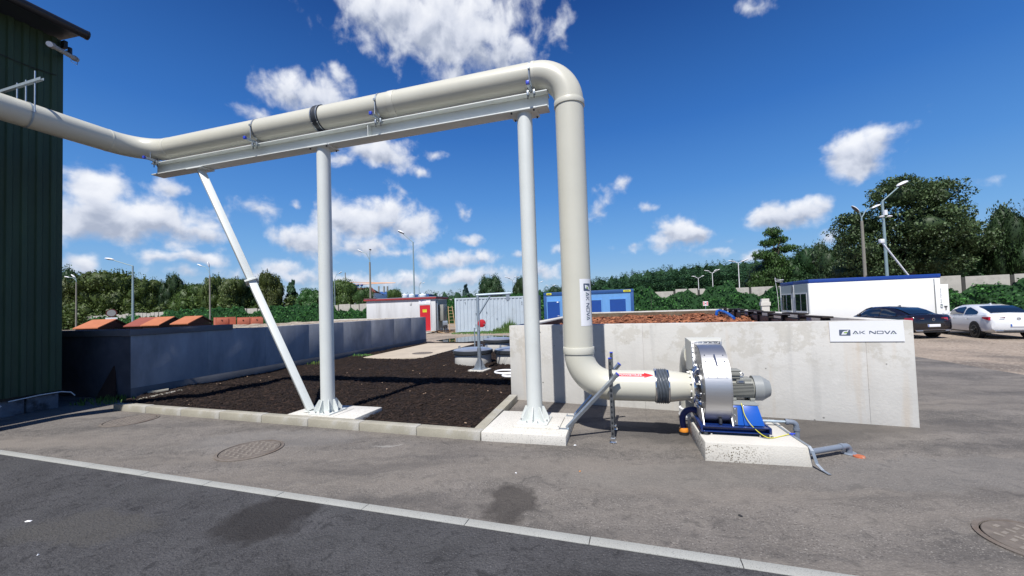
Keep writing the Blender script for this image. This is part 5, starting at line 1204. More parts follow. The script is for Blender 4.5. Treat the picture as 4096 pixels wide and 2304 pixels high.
m = MB(Mc); m.box(ud(1684)-.07, ud(1684)-.005, -.04, -.002, .14, 2.26); m.box(ud(1725)+.005, ud(1725)+.07, -.04, -.002, .14, 2.26); m.box(ud(1684)-.005, ud(1725)+.005, -.04, -.002, 2.19, 2.26); build('door_frame', m, 'cabin_white', dr, smooth=0)
m = MB(Mc); m.box(ud(1695), ud(1711), -.036, -.031, 1.62, 1.86); nt_ = build('notice', m, 'yellow', dr, smooth=0)
m = MB(Mc); m.box(ud(1687), ud(1690), -.06, -.03, 1.10, 1.22); build('handle', m, 'zinc', dr, smooth=0)
m = MB(Mc)
m.box(ud(1697), ud(1709), -.039, -.0365, 1.80, 1.815)
build('notice_print', m, 'black', dr, smooth=0)
def flat_text(body, M_, x0, x1, z0, z1, y, m_, parent, name='lettering', bold=.03):
    V_, F_ = text_mesh(body, 1, bold); a0 = min(v.x for v in V_); a1 = max(v.x for v in V_); b0 = min(v.y for v in V_); b1 = max(v.y for v in V_)
    m = MB(); m.v = [M_ @ Vector((x0+(v.x-a0)/(a1-a0)*(x1-x0), y, z0+(v.y-b0)/(b1-b0)*(z1-z0))) for v in V_]; m.f = F_; return build(name, m, m_, parent, smooth=0)
sgn = thing('cabin_sign', Mc @ Vector((ud(1704), -.02, 2.45)), 'white sign with blue lettering above the red cabin door', 'sign')
m = MB(Mc); m.box(ud(1681), ud(1727), -.05, -.041, 2.28, 2.64); build('board', m, 'white', sgn, smooth=0)
flat_text('algeco', Mc, ud(1683), ud(1710), 2.47, 2.62, -.053, 'cont_blue_dark', sgn)
m = MB(Mc); m.box(ud(1683), ud(1704), -.052, -.0505, 2.36, 2.375); m.box(ud(1709), ud(1722), -.052, -.0505, 2.36, 2.375); build('fine_print', m, 'cont_blue_dark', sgn, smooth=0)
m = MB(Mc); m.box(ud(1644), ud(1652), -.04, -.002, 2.25, 2.48); build('vent', m, 'cabin_white', cab, bevel=.006)
m = MB(Mc); m.box(ud(1684), ud(1740), -.55, -.05, -.02, .15); build('step', m, 'plinth', cab, bevel=.01)
# its shaded end wall
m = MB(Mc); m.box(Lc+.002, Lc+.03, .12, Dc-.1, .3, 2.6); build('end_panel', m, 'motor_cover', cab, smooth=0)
m = MB(Mc); m.box(Lc+.031, Lc+.07, 1.6, 2.3, .2, 2.15); build('door', m, 'dark_red', cab, smooth=0, label='dark red door on the shaded end wall')
m = MB(Mc); m.cyl((Lc+.10, .15, .05), (Lc+.10, .15, 2.45), .045, n=10); build('downpipe', m, 'galv', cab)
dk = thing('electric_cabinet', Mc @ Vector((Lc+.3, .9, 0)), 'dark grey cabinet standing against the shaded end of the white cabin', 'cabinet')
m = MB(Mc); m.box(Lc+.10, Lc+.45, .5, 1.4, .9, 2.2); build('box', m, 'motor', dk, bevel=.02)
m = MB(Mc); m.box(Lc+.2, Lc+.3, .9, 1.0, -.02, .9); build('leg', m, 'motor', dk, smooth=0)
def ladder(base, top, w, label, rungs=8):
    base = Vector(base); top = Vector(top); d = (top-base).normalized(); s_ = Vector((1, -.2, 0)).normalized(); t = thing('ladder', base, label, 'ladder')
    for q in (-w/2, w/2): m = MB(); m.cyl(base+s_*q*1.5, top+s_*q, .028, n=6); build('stile', m, 'wood_light', t)
    for k in range(rungs):
        f = (k+.6)/rungs; p = base.lerp(top, f); ww = w*(1.5+(1-1.5)*f)/2; m = MB(); m.cyl(p-s_*ww, p+s_*ww, .018, n=6); build('rung', m, 'wood_light', t)
ladder(Mc @ Vector((Lc+1.35, .1, 0)), Mc @ Vector((Lc+.85, 1.0, 2.05)), .34, 'wooden ladder leaning in the gap between the white cabin and the container')
jk = thing('scrap_pile', Mc @ Vector((Lc+1.2, -.6, 0)), 'untidy pile of brown planks and scrap at the foot of the white cabin', 'scrap pile')
for k in range(16):
    q = Mc @ Vector((Lc+random.uniform(-.3, 1.9), random.uniform(-1.1, -.2), random.uniform(.02, .16))); M_ = Matrix.Translation(q) @ Matrix.Rotation(random.uniform(-.7, .7), 4, 'Z') @ Matrix.Rotation(random.uniform(-.25, .25), 4, 'Y')
    m = MB(M_); l_ = random.uniform(.25, .6); m.box(-l_, l_, -.05, .05, -.015, .02); build('plank', m, random.choice(['wood', 'wood', 'wood_light', 'wood_dark']), jk, smooth=0)
ch = thing('plastic_chair', Mc @ Vector((Lc+.75, -.15, 0)), 'dark chair frame standing in the shade beside the ladder', 'chair'); cM = Mc @ Matrix.Translation((Lc+.75, -.15, 0))
m = MB(cM); m.box(-.22, .22, -.22, .22, .43, .46); build('seat', m, 'black', ch, bevel=.01)
m = MB(cM); m.box(-.20, .20, .20, .23, .55, .9); build('backrest', m, 'galv', ch, bevel=.01)
for sx in (-.2, .2):
    for sy in (-.2, .2): m = MB(cM); m.cyl((sx, sy, 0), (sx, sy, .43 if sy < 0 else .9), .012, n=6); build('leg', m, 'galv', ch)
# pale blue-grey shipping container
L0 = AT(1822, 1325, 29.2); Mk = frame((L0.x, 29.2, 0), radians(1.0)); LC = 6.2
ct = thing('shipping_container', L0, 'pale grey-blue corrugated shipping container in the middle distance', 'container')
m = MB(Mk); m.box(.06, LC-.06, .07, 2.38, .2, 2.52); build('box', m, 'cont_grey', ct, smooth=0)
cp_ = corr_sheet(Mk @ Vector((.12, 0.045, 0)), (Mk.to_3x3() @ Vector((1, 0, 0))), (Mk.to_3x3() @ Vector((0, -1, 0))), LC-.24, .20, 2.48, .28, .036); build('corrugated_side', cp_, 'cont_grey', ct, smooth=0)
for x in (0, LC-.12): m = MB(Mk); m.box(x, x+.118, -.005, .13, .02, 2.60); build('corner_post', m, 'cont_grey', ct, bevel=.005)
m = MB(Mk); m.box(.12, LC-.12, -.002, .10, 2.485, 2.60); build('top_rail', m, 'cont_grey', ct, smooth=0)
m = MB(Mk); m.box(.12, LC-.12, .0, .10, .06, .195); build('bottom_rail', m, 'cont_grey', ct, smooth=0)
m = MB(Mk); m.box(LC-.002, LC+.25, .05, 2.38, .05, 2.62); build('end_doors', m, 'cont_end', ct, smooth=0)
for (u_, z_) in ((.75, 2.2), (1.55, 1.35), (2.35, 1.42), (5.0, 1.95), (5.0, 2.1), (3.1, .9)): m = MB(Mk); m.box(u_, u_+.05, -.012, -.005, z_, z_+.09); build('dent_mark', m, 'rubber_grey', ct, smooth=0)
# blue office container
la_ = AT(2177, 1260, 28.0); ra2 = AT(2537, 1240, 26.1); Mb, Lb = cab_frame(Vector((la_.x, 28.0, 0)), Vector((ra2.x, 26.1, 0)))
bc = thing('blue_container', la_, 'bright blue site container with shuttered windows behind the big vertical duct', 'container')
m = MB(Mb); m.box(.04, Lb-.04, .04, 2.4, .1, 2.68); build('wall', m, 'cont_blue', bc, smooth=0)
m = MB(Mb); m.box(0, Lb, 0, 2.44, 2.52, 2.75); build('roof_frame', m, 'cont_frame', bc, bevel=.01)
m = MB(Mb); m.box(0, Lb, 0, 2.44, .0, .18); build('floor_frame', m, 'cont_frame', bc, bevel=.01)
for x in (0, Lb-.2): m = MB(Mb); m.box(x, x+.198, -.003, .2, .18, 2.52); build('corner_post', m, 'cont_frame', bc, bevel=.01)
ub = lambda px: ((px-2177)/(2537-2177))*Lb*(1+.035*((px-2177)/360-1))
def zb(px, py): return EYE+( (1231-(px-2048)*.0334)-py)*(28.0-1.9*(px-2177)/360)/1560
for (a, b_, t_, u_, nm) in ((2193, 2246, 1208, 1285, 'door'), (2366, 2415, 1202, 1249, 'window_shutter'), (2448, 2507, 1198, 1247, 'window_shutter'), (2275, 2325, 1205, 1252, 'window_shutter')):
    m = MB(Mb); m.box(ub(a), ub(b_), -.02, .038, zb(a, u_) if nm != 'door' else .2, zb(a, t_)); w_ = build(nm, m, 'cont_blue_dark', bc, smooth=0)
    z0_, z1_ = (zb(a, u_) if nm != 'door' else .2), zb(a, t_)
    for q in ((ub(a)-.06, ub(a)-.002, z0_, z1_+.06), (ub(b_)+.002, ub(b_)+.06, z0_, z1_+.06), (ub(a)-.002, ub(b_)+.002, z1_+.002, z1_+.06)):
        m = MB(Mb); m.box(q[0], q[1], -.03, .038, q[2], q[3]); build('frame', m, 'cont_blue', w_, smooth=0)
    if nm == 'door':
        m = MB(Mb); m.box(ub(2234), ub(2241), -.028, -.021, 2.0, 2.12); build('notice', m, 'white', w_, smooth=0)
        m = MB(Mb); m.box(ub(2236), ub(2244), -.05, -.021, 1.05, 1.08); build('handle', m, 'white', w_, smooth=0)
for a, b_ in ((2190, 2212), (2500, 2527)):
    m = MB(Mb); m.box(ub(a), ub(b_), -.012, -.002, 2.56, 2.70); pl2 = build('yellow_plate', m, 'yellow', bc, bevel=.004)
    m = MB(Mb); m.box(ub(a)+.08, ub(b_)-.08, -.016, -.013, 2.61, 2.65); build('plate_print', m, 'black', pl2, smooth=0)
# white office with the blue roof edge
oL = AT(3240, 1240, 25.5); oL = Vector((oL.x, 25.5, 0)); oR = AT(3768, 1200, 23.6); oR = Vector((oR.x, 23.6, 0)); Mo, Lo = cab_frame(oL, oR); OD = 4.88
of_ = thing('site_office', oL, 'white site office with a bright blue roof edge behind the parked cars', 'cabin')
for k in range(2):
    m = MB(Mo); m.box(.02, Lo-.02, .02+2.44*k, 2.42+2.44*k, -.1, 2.71); build('wall', m, 'office_white', of_, bevel=.01)
    m = MB(Mo); m.box(0, Lo, 2.44*k, 2.435+2.44*k, 2.715, 2.95); build('roof_frame', m, 'office_blue', of_, bevel=.012)
m = MB(Mo); m.box(Lo-.16, Lo+.01, -.012, .15, 2.73, 2.94); build('corner_casting', m, 'office_blue', of_, bevel=.01)
# window end (facing left)
for k in range(2):
    y0 = 2.44*k
    m = MB(Mo); m.box(-.012, .0195, y0+.03, y0+2.41, -.1, 2.70); build('window_wall', m, 'office_grey', of_, smooth=0)
    for yy in (y0, y0+2.32): m = MB(Mo); m.box(-.03, -.0125, yy, yy+.118, -.1, 2.70); build('cover_strip', m, 'office_white', of_, smooth=0)
    m = MB(Mo); m.box(-.035, -.0125, y0+.30, y0+2.14, .80, 2.10); wn_ = build('window', m, 'office_white', of_, smooth=0)
    for q in (.09, .97): m = MB(Mo); m.box(-.045, -.0352, y0+.30+q, y0+.30+q+.78, .88, 2.02); build('pane', m, 'glass', wn_, smooth=0)
    m = MB(Mo); m.box(-.07, -.0125, y0+.26, y0+2.18, .75, .798); build('sill', m, 'office_white', wn_, smooth=0)
m = MB(); pA = Mo @ Vector((-.05, 2.44, 2.6)); m.tube([pA, pA+Vector((0, 0, -.4)), pA+Vector((-.1, 0, -.5)), pA+Vector((.0, .1, .1))], .014, 6); build('cable', m, 'black', of_)
m = MB(); pA = Mo @ Vector((-.05, 4.8, 2.98)); m.tube(smooth_path([pA+Vector((cos(a)*.3, sin(a)*.2, .05+.03*a)) for a in np.linspace(0, 9, 12)]+[pA+Vector((-.2, 0, -.9)), pA+Vector((-.15, 0, -2.6))], 4), .015, 6); build('white_cable', m, 'pvc_white', of_)
m = MB(Mo); m.box(Lo-.32, Lo+.30, -.06, -.004, .0, 2.30); build('side_panel', m, 'office_white', of_, bevel=.01)
m = MB(Mo); m.box(Lo-.34, Lo-.325, -.05, -.001, .0, 2.66); build('joint_strip', m, 'motor_cover', of_, smooth=0)
logo_parts(of_, lambda a, b, l: Mo @ Vector((Lo-.02-b*.085+.0, -.061-l, .85+a*.125)))
m = MB(Mo); m.box(Lo+.10, Lo+.13, -.10, -.061, .75, .95); m.box(Lo+.04, Lo+.19, -.10, -.061, .951, .99); build('handle', m, 'black', of_, smooth=0)
# white stepped block behind the bin, H sign
q = AT(3061, 1240, 18.5); m = MB(frame((q.x, q.y, 0), -.3)); m.box(-.16, .16, -.1, .1, 0, 1.78); m.box(-.20, .20, -.13, .13, 1.45, 1.62); single('white_block', m, 'plinth', (q.x, q.y, 0), 'small white stepped block behind the timber rack', 'block', smooth=0)
q = AT(2822, 1214, 27.0); hsg = thing('hydrant_sign', Vector((q.x, q.y, 0)), 'small white and red H hydrant sign on a thin post before the creeper', 'sign')
Mh = frame((q.x, q.y, q.z), -.2); m = MB(Mh); m.box(-.165, .165, -.012, .0, -.15, .15); build('plate', m, 'white', hsg, smooth=0)
for x in (-.135, .085): m = MB(Mh); m.box(x, x+.05, -.016, -.0125, -.12, .12); build('red_bar', m, 'red_print', hsg, smooth=0)
flat_text('H', Mh, -.055, .055, -.09, .09, -.018, 'black', hsg); m = MB(Mh); m.cyl((0, .02, -q.z), (0, .02, -.10), .022, n=8); build('post', m, 'galv', hsg)
q = AT(446, 1252, 26.0); rs = thing('road_sign', Vector((q.x, q.y, 0)), 'round road sign with a red rim on a grey post behind the left bin', 'road sign')
Mh = frame((q.x, q.y, q.z), radians(35)); m = MB(); m.cyl(Mh @ Vector((0, 0, 0)), Mh @ Vector((0, -.015, 0)), .27, n=32); build('plate', m, 'dark_red', rs, smooth=20)
m = MB(); m.cyl(Mh @ Vector((0, -.0155, 0)), Mh @ Vector((0, -.019, 0)), .215, n=32); build('face', m, 'motor_cover', rs, smooth=20)
m = MB(Mh); m.box(-.29, .29, -.012, 0, -.42, -.30); build('lower_plate', m, 'white', rs, smooth=0)
m = MB(Mh); m.cyl((0, .03, -q.z), (0, .03, .1), .03, n=8); build('post', m, 'galv', rs)
# ------------------------------------------------------------------ rust-coloured skips behind the left bin
def skip(pxl, pxr, pyb, pyt, Y, m_, label, rot):
    a = AT(pxl, pyb, Y); b = AT(pxr, pyb, Y); w = (b.x-a.x); zt = AT((pxl+pxr)/2, pyt, Y+1.0).z; zl = AT(pxl, pyb, Y).z
    t = thing('skip', Vector((a.x, Y, 0)), label, 'skip', 'lidded skips behind the left bin'); M_ = frame((a.x, Y, 0), rot); dp = 1.8
    m = MB(M_); m.box(.02, w-.02, .02, dp-.02, -.02, zl-.01); build('body', m, 'skip_dark', t, smooth=0)
    m = MB(M_); m.add([(.02, .02, zl), (.02, dp-.02, zl), (.02, dp*.55, zt-.05), (w-.02, .02, zl), (w-.02, dp-.02, zl), (w-.02, dp*.55, zt-.05)], [(0, 1, 2), (5, 4, 3), (0, 2, 5, 3), (1, 4, 5, 2), (0, 3, 4, 1)]); build('gable', m, 'skip_dark', t, smooth=0)
    m = MB(M_); m.add([(-.05, -.06, zl-.01), (w+.05, -.06, zl-.01), (w+.05, dp*.55, zt), (-.05, dp*.55, zt), (-.05, -.06, zl+.04), (w+.05, -.06, zl+.04), (w+.05, dp*.55, zt+.05), (-.05, dp*.55, zt+.05)], [(3, 2, 1, 0), (4, 5, 6, 7), (0, 1, 5, 4), (1, 2, 6, 5), (2, 3, 7, 6), (3, 0, 4, 7)]); build('lid', m, m_, t, smooth=0)
    m = MB(M_); m.add([(-.05, dp*.55, zt+.002), (w+.05, dp*.55, zt+.002), (w+.05, dp+.05, zl), (-.05, dp+.05, zl), (-.05, dp*.55, zt+.05), (w+.05, dp*.55, zt+.05), (w+.05, dp+.05, zl+.05), (-.05, dp+.05, zl+.05)], [(3, 2, 1, 0), (4, 5, 6, 7), (0, 1, 5, 4), (1, 2, 6, 5), (2, 3, 7, 6), (3, 0, 4, 7)]); build('lid', m, 'skip_dark', t, smooth=0)
skip(298, 392, 1316, 1283, 22.0, 'rust', 'orange lidded skip standing apart at the far left beside the round sign', .0)
skip(500, 566, 1307, 1274, 23.0, 'rust_red', 'brick-red lidded skip, the darkest of the row behind the left bin', .0)
skip(568, 636, 1304, 1272, 22.4, 'rust', 'orange lidded skip overlapping the brick-red one', .0)
skip(686, 752, 1298, 1269, 22.0, 'rust', 'orange lidded skip at the right end of the sloping lids', .0)
for (a, b_, lb) in ((862, 946, 'salmon steel box with flat side panels, next to the sloping lids'), (948, 1049, 'salmon steel box partly behind the slanting brace')):
    q = AT(a, 1300, 21.0); q2 = AT(b_, 1300, 21.6); zt = AT(a, 1270, 21).z; Mx, Lx = cab_frame(Vector((q.x, 21, 0)), Vector((q2.x, 21.6, 0))); t = thing('steel_box', Vector((q.x, 21, 0)), lb, 'skip', 'salmon boxes behind the left bin')
    m = MB(Mx); m.box(.0, Lx-.03, 0, 1.6, 0, zt); build('body', m, 'rust_salmon', t, smooth=0)
    k_ = 0
    while k_*.62 < Lx-.5:
        m = MB(Mx); m.box(k_*.62+.05, k_*.62+.57, -.03, -.002, zt-.42, zt-.05); pn = build('side_panel', m, 'rust_salmon', t, bevel=.01)
        m = MB(Mx); m.box(k_*.62+.25, k_*.62+.30, -.05, -.031, zt-.18, zt-.13); build('latch', m, 'skip_dark', pn, smooth=0); k_ += 1

# ================================================================== panel fence grown over with creeper
FP = [(-118, 103), (-80, 80), (-62, 68.4), (-43.9, 64.5), (-25, 60.4), (13.2, 37), (22.8, 33.5), (32.6, 25.4), (47, 14)]
FP = [Vector((a, b, 0)) for a, b in FP]
fence = thing('panel_fence', FP[4], 'pale concrete panel fence round the yard, its lower part hidden by creeper', 'fence')
PX = [(0, 2.6), (252, 2.2), (300, 2.35), (330, 2.9), (345, 2.3), (400, 3.0), (470, 3.1), (485, 2.3), (540, 3.2), (570, 2.4), (640, 2.5), (670, 3.5), (980, 3.6), (990, 2.6), (1030, 2.5), (1055, 3.5), (1335, 3.5), (1348, 2.3), (1400, 2.6), (1460, 2.3), (1500, 3.4), (2560, 3.5), (2610, 3.3), (2630, 2.8),
      (2680, 2.5), (2720, 2.9), (2760, 2.85), (2790, 2.6), (2830, 3.3), (2930, 3.4), (2945, 2.8), (2990, 2.6), (3050, 2.45), (3085, 2.85), (3120, 2.7), (3760, 2.6), (3800, 2.25), (3850, 2.2), (3890, 2.55), (3950, 2.15), (3990, 2.5), (4040, 2.2), (4096, 2.7), (4400, 2.4)]
def px_of(v): 
    d = Vector((v[0], v[1], 2.5-EYE)); return 2048+F*(d.dot(RT)/d.dot(fw))
pxs = np.array([a for a, b in PX]); pzs = np.array([b for a, b in PX])
pan = None; post = None; cnt = 0
segs = []
for i in range(len(FP)-1):
    a, b = FP[i], FP[i+1]; L_ = (b-a).length; n = max(1, int(L_/2.0)); w = L_/n; ang = atan2((b-a).y, (b-a).x); segs.append((a, b, L_, ang))
    for k in range(n):
        p = a.lerp(b, k/n)
        if pan is None:
            m = MB(); m.box(.09, 1.91, -.05, .05, 0, 3.06); pan = build('panel', m, 'panel', fence, world=False, bevel=.01)
            m = MB(); m.box(-.075, .075, -.06, .08, 0, 3.02); post = build('post', m, 'panel_post', fence, world=False, smooth=0); q1_, q2_ = pan, post
        else: q1_ = part_copy(pan, fence); q2_ = part_copy(post, fence)
        dz = random.choice((-.1, 0, 0, .05, .1)) + gz(p.x, p.y)
        q1_.location = p - FP[4] + Vector((0, 0, dz)); q1_.rotation_euler = (0, 0, ang); q1_.scale = (w/2.0, 1, 1)
        q2_.location = p - FP[4] + Vector((0, 0, gz(p.x, p.y))); q2_.rotation_euler = (0, 0, ang)
def ivy():
    Ps = []; Ss = []; Ts = []; BV = []; BF = []
    for (a, b, L_, ang) in segs:
        d = (b-a)/L_; nn = Vector((d.y, -d.x, 0)); mid = (a+b)/2; dist = mid.length
        size = .0048*dist**.93+.03; dens = 1.9/(size*size)
        N_ = int(L_*2.9*dens); N_ = min(N_, 60000)
        s = np.random.rand(N_)*L_; h = np.random.rand(N_)**.9
        x = a.x+d.x*s; y = a.y+d.y*s
        den = x*RT.x*0; px = 2048+F*((x*RT.x+y*RT.y+(.75)*RT.z)/(x*fw.x+y*fw.y+.75*fw.z))
        lump = .16*np.sin(s*1.7+ang*9)+.12*np.sin(s*3.9+1)+.07*np.sin(s*8.3)
        top = np.interp(px, pxs, pzs)+lump
        z = top*h
        depth = (.12+.32*np.sqrt(np.clip(1-h, 0, 1)) + .12*np.sin(s*2.3+z*2.1)*np.sin(z*3.3+s*.9) + .10*np.sin(s*6.1+z*5.0))
        depth = np.maximum(depth, .07)*1.0 + np.random.rand(N_)*.10
        x = x+nn.x*depth; y = y+nn.y*depth
        Ps.append(np.stack([x, y, z-.15], 1)); Ss.append(np.random.uniform(.7, 1.3, N_)*size)
        Ts.append(np.clip(.25+.9*(np.random.rand(N_)-.35)+.5*np.sin(s*2.3+z*2.1)*np.sin(z*3.3+s*.9), 0, 1))
        # dark leafy mat right behind the leaves
        nb = int(L_/.4)+1; k0 = len(BV)
        for i in range(nb+1):
            ss = min(i*.4, L_); p = a+d*ss; q = px_of(p); tp = float(np.interp(q, pxs, pzs))+.16*sin(ss*1.7+ang*9)+.12*sin(ss*3.9+1)+.07*sin(ss*8.3)-.22
            BV += [p+nn*.34+Vector((0, 0, -.3)), p+nn*.24+Vector((0, 0, max(tp*.6, .1))), p+nn*.11+Vector((0, 0, max(tp, .2)))]
            if i: j = len(BV)-3; BF += [(j-3, j, j+1, j-2), (j-2, j+1, j+2, j-1)]
    P = np.concatenate(Ps); S_ = np.concatenate(Ss); T = np.concatenate(Ts)
    V, Fq = scatter(P, LEAF_V, LEAF_F, np.stack([S_, S_, S_], 1), tilt=1.5)
    nb = len(V); V = np.concatenate([V, np.array([list(v) for v in BV])]); Fq = np.concatenate([Fq, np.array(BF)+nb]); t = np.concatenate([np.repeat(T, 4), np.zeros(len(BV))])
    o = obj_from(np_mesh('creeper', V, Fq, 'leaf_ivy', t), 'creeper'); tag(o, 'dense green creeper covering the lower part of the panel fence', None, None, 'stuff')
ivy()

# ================================================================== trees
def crown_mesh(name, m_, lobes, n, size, seed, core=.78, gap=0.0):
    """unit crown: x,y in -1..1, z in 0..1; lobes = (x, y, z, rx, rz)"""
    rs = np.random.RandomState(seed); w = np.array([l[3]**2*l[4] for l in lobes])**.7; w = w/w.sum(); idx = rs.choice(len(lobes), n, p=w); Lb_ = np.array(lobes)[idx]
    d = rs.normal(size=(n, 3)); d /= np.linalg.norm(d, axis=1)[:, None]; r = rs.uniform(.60, 1.05, n)**.7
    # uneven surface of each lobe
    r *= 1+.16*np.sin(d[:, 0]*7+idx)+.12*np.sin(d[:, 2]*9+idx*2)
    P = np.stack([Lb_[:, 0]+d[:, 0]*r*Lb_[:, 3], Lb_[:, 1]+d[:, 1]*r*Lb_[:, 3], Lb_[:, 2]+d[:, 2]*r*Lb_[:, 4]], 1)
    P[:, 2] = np.abs(P[:, 2])
    if gap:
        g = np.sin(P[:, 0]*7+seed)*np.sin(P[:, 1]*6+1)*np.sin(P[:, 2]*15+seed*.7); k = g > -1+gap; P = P[k]; r = r[k]; 
    m = len(P); s = rs.uniform(.7, 1.7, m)*size*1.25; st = np.random.get_state(); np.random.seed(seed)
    sz = np.stack([s, s, s*.5], 1); V, Fq = scatter(P, LEAF_V, LEAF_F, sz, tilt=1.2); np.random.set_state(st)
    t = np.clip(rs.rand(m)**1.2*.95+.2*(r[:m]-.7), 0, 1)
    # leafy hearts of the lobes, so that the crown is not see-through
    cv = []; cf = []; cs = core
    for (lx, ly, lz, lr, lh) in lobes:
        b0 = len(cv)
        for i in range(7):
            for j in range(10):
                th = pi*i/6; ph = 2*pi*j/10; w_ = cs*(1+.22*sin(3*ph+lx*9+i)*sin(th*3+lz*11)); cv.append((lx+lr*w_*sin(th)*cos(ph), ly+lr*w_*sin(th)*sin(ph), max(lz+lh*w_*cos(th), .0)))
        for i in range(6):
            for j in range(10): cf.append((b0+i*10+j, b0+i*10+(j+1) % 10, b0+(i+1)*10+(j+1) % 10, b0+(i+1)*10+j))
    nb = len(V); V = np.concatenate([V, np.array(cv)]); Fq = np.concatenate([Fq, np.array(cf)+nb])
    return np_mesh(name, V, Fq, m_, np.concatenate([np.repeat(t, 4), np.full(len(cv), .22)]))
def rl(n, seed, rx=(.3, .5), base=.12, top=.8, spread=.62, rz=(.14, .26)):
    r = random.Random(seed); out = [(0, 0, .5, .62, .42)]
    for _ in range(n):
        a = r.uniform(0, 2*pi); z = r.uniform(base, top); q = spread*math.sqrt(max(0, 1-((z-.42)/.62)**2))*r.uniform(.5, 1)
        out.append((q*cos(a), q*sin(a), z, r.uniform(*rx), r.uniform(*rz)))
    return out
def pine_lobes(seed, n=12, tip=.16):
    r = random.Random(seed); out = []
    for k in range(n):
        z = .12+.84*k/n; w = (1-z)*.85+tip; 
        for j in range(5): a = r.uniform(0, 2*pi); out.append((w*.55*cos(a), w*.55*sin(a), z+r.uniform(-.03, .03), w*.42, .035))
    return out
CR = {'round_a': crown_mesh('crown', 'leaf_olive', rl(26, 3), 20000, .036, 3), 'round_b': crown_mesh('crown', 'leaf_olive', rl(30, 8, rx=(.2, .4)), 20000, .034, 8), 'round_c': crown_mesh('crown', 'leaf_mid', rl(24, 15), 20000, .036, 15),
      'dark_a': crown_mesh('crown', 'leaf_dark', rl(26, 21), 24000, .030, 21), 'dark_b': crown_mesh('crown', 'leaf_dark', rl(34, 22, rx=(.18, .36)), 26000, .028, 22),
      'spruce': crown_mesh('crown', 'leaf_spruce', pine_lobes(4), 6000, .085, 4, core=.6), 'pine': crown_mesh('crown', 'leaf_pine', pine_lobes(9, 9, .22), 7000, .08, 9, core=.7)}
big = [(-.62, 0, .30, .34, .16), (-.45, .2, .55, .38, .16), (-.25, -.2, .78, .36, .15), (.05, .1, .86, .36, .14), (.30, -.1, .78, .34, .15), (.52, .1, .60, .36, .16), (.66, -.1, .38, .32, .13), (.35, .2, .40, .40, .18), (0, -.2, .50, .48, .20), (-.15, .2, .25, .44, .15), (.25, 0, .18, .42, .12), (-.70, .1, .62, .18, .08), (.80, 0, .50, .18, .07), (.86, .05, .30, .16, .06), (-.1, 0, .93, .22, .07), (.45, 0, .90, .18, .06), (-.82, 0, .44, .16, .07), (-.50, 0, .12, .36, .10)]
CR['big'] = crown_mesh('crown', 'leaf_poplar', big, 46000, .019, 31, gap=.55, core=.50)
tall = [(0, 0, .93, .30, .06), (.25, .1, .84, .34, .05), (-.2, 0, .80, .30, .05), (.42, 0, .72, .42, .05), (-.35, .1, .66, .40, .06), (0, 0, .58, .42, .10), (.1, 0, .40, .62, .16), (-.3, .1, .30, .52, .16), (.4, -.1, .28, .50, .14), (0, 0, .14, .8, .12)]
CR['tall'] = crown_mesh('crown', 'leaf_mid', tall, 24000, .026, 37, gap=.2, core=.64)
def trunk_mb(h, r, seed, spread=1.0):
    rr = random.Random(seed); m = MB(); pts = [Vector((0, 0, -.2)), Vector((rr.uniform(-.1, .1), 0, h*.3)), Vector((rr.uniform(-.2, .2), .1, h*.6)), Vector((0, 0, h*.88))]; m.tube(pts, [r, r*.8, r*.5, r*.12], 8)
    for k in range(6):
        a = k*1.05+rr.random(); z = h*(.28+.09*k); q = spread*(.55-.05*k); m.tube([Vector((0, 0, z)), Vector((cos(a)*q*.5, sin(a)*q*.5, z+h*.08)), Vector((cos(a)*q, sin(a)*q, z+h*.20))], [r*.4, r*.25, r*.06], 6)
    return m
def tree(kind, px, py, wpx, Y, label, cat='tree', name='tree', z0=0.0, yb=None, group=None):
    top = AT(px, py, Y); h = top.z - z0; w = wpx/F*Y/2
    t = thing(name, Vector((top.x, Y, gz(top.x, Y))), label, cat, group)
    zb_ = .6 if yb is None else AT(px, yb, Y).z
    m = trunk_mb(h*.92, .035*h, int(px), w*.8); build('trunk', m, 'trunk', t, world=False)
    c = obj_from(CR[kind], 'crown', t); c.location = (0, 0, zb_); c.scale = (w, w, (h-zb_)); c.rotation_euler = (0, 0, (px*.37) % 6.28 if kind not in ('big', 'tall') else 0)
    return t
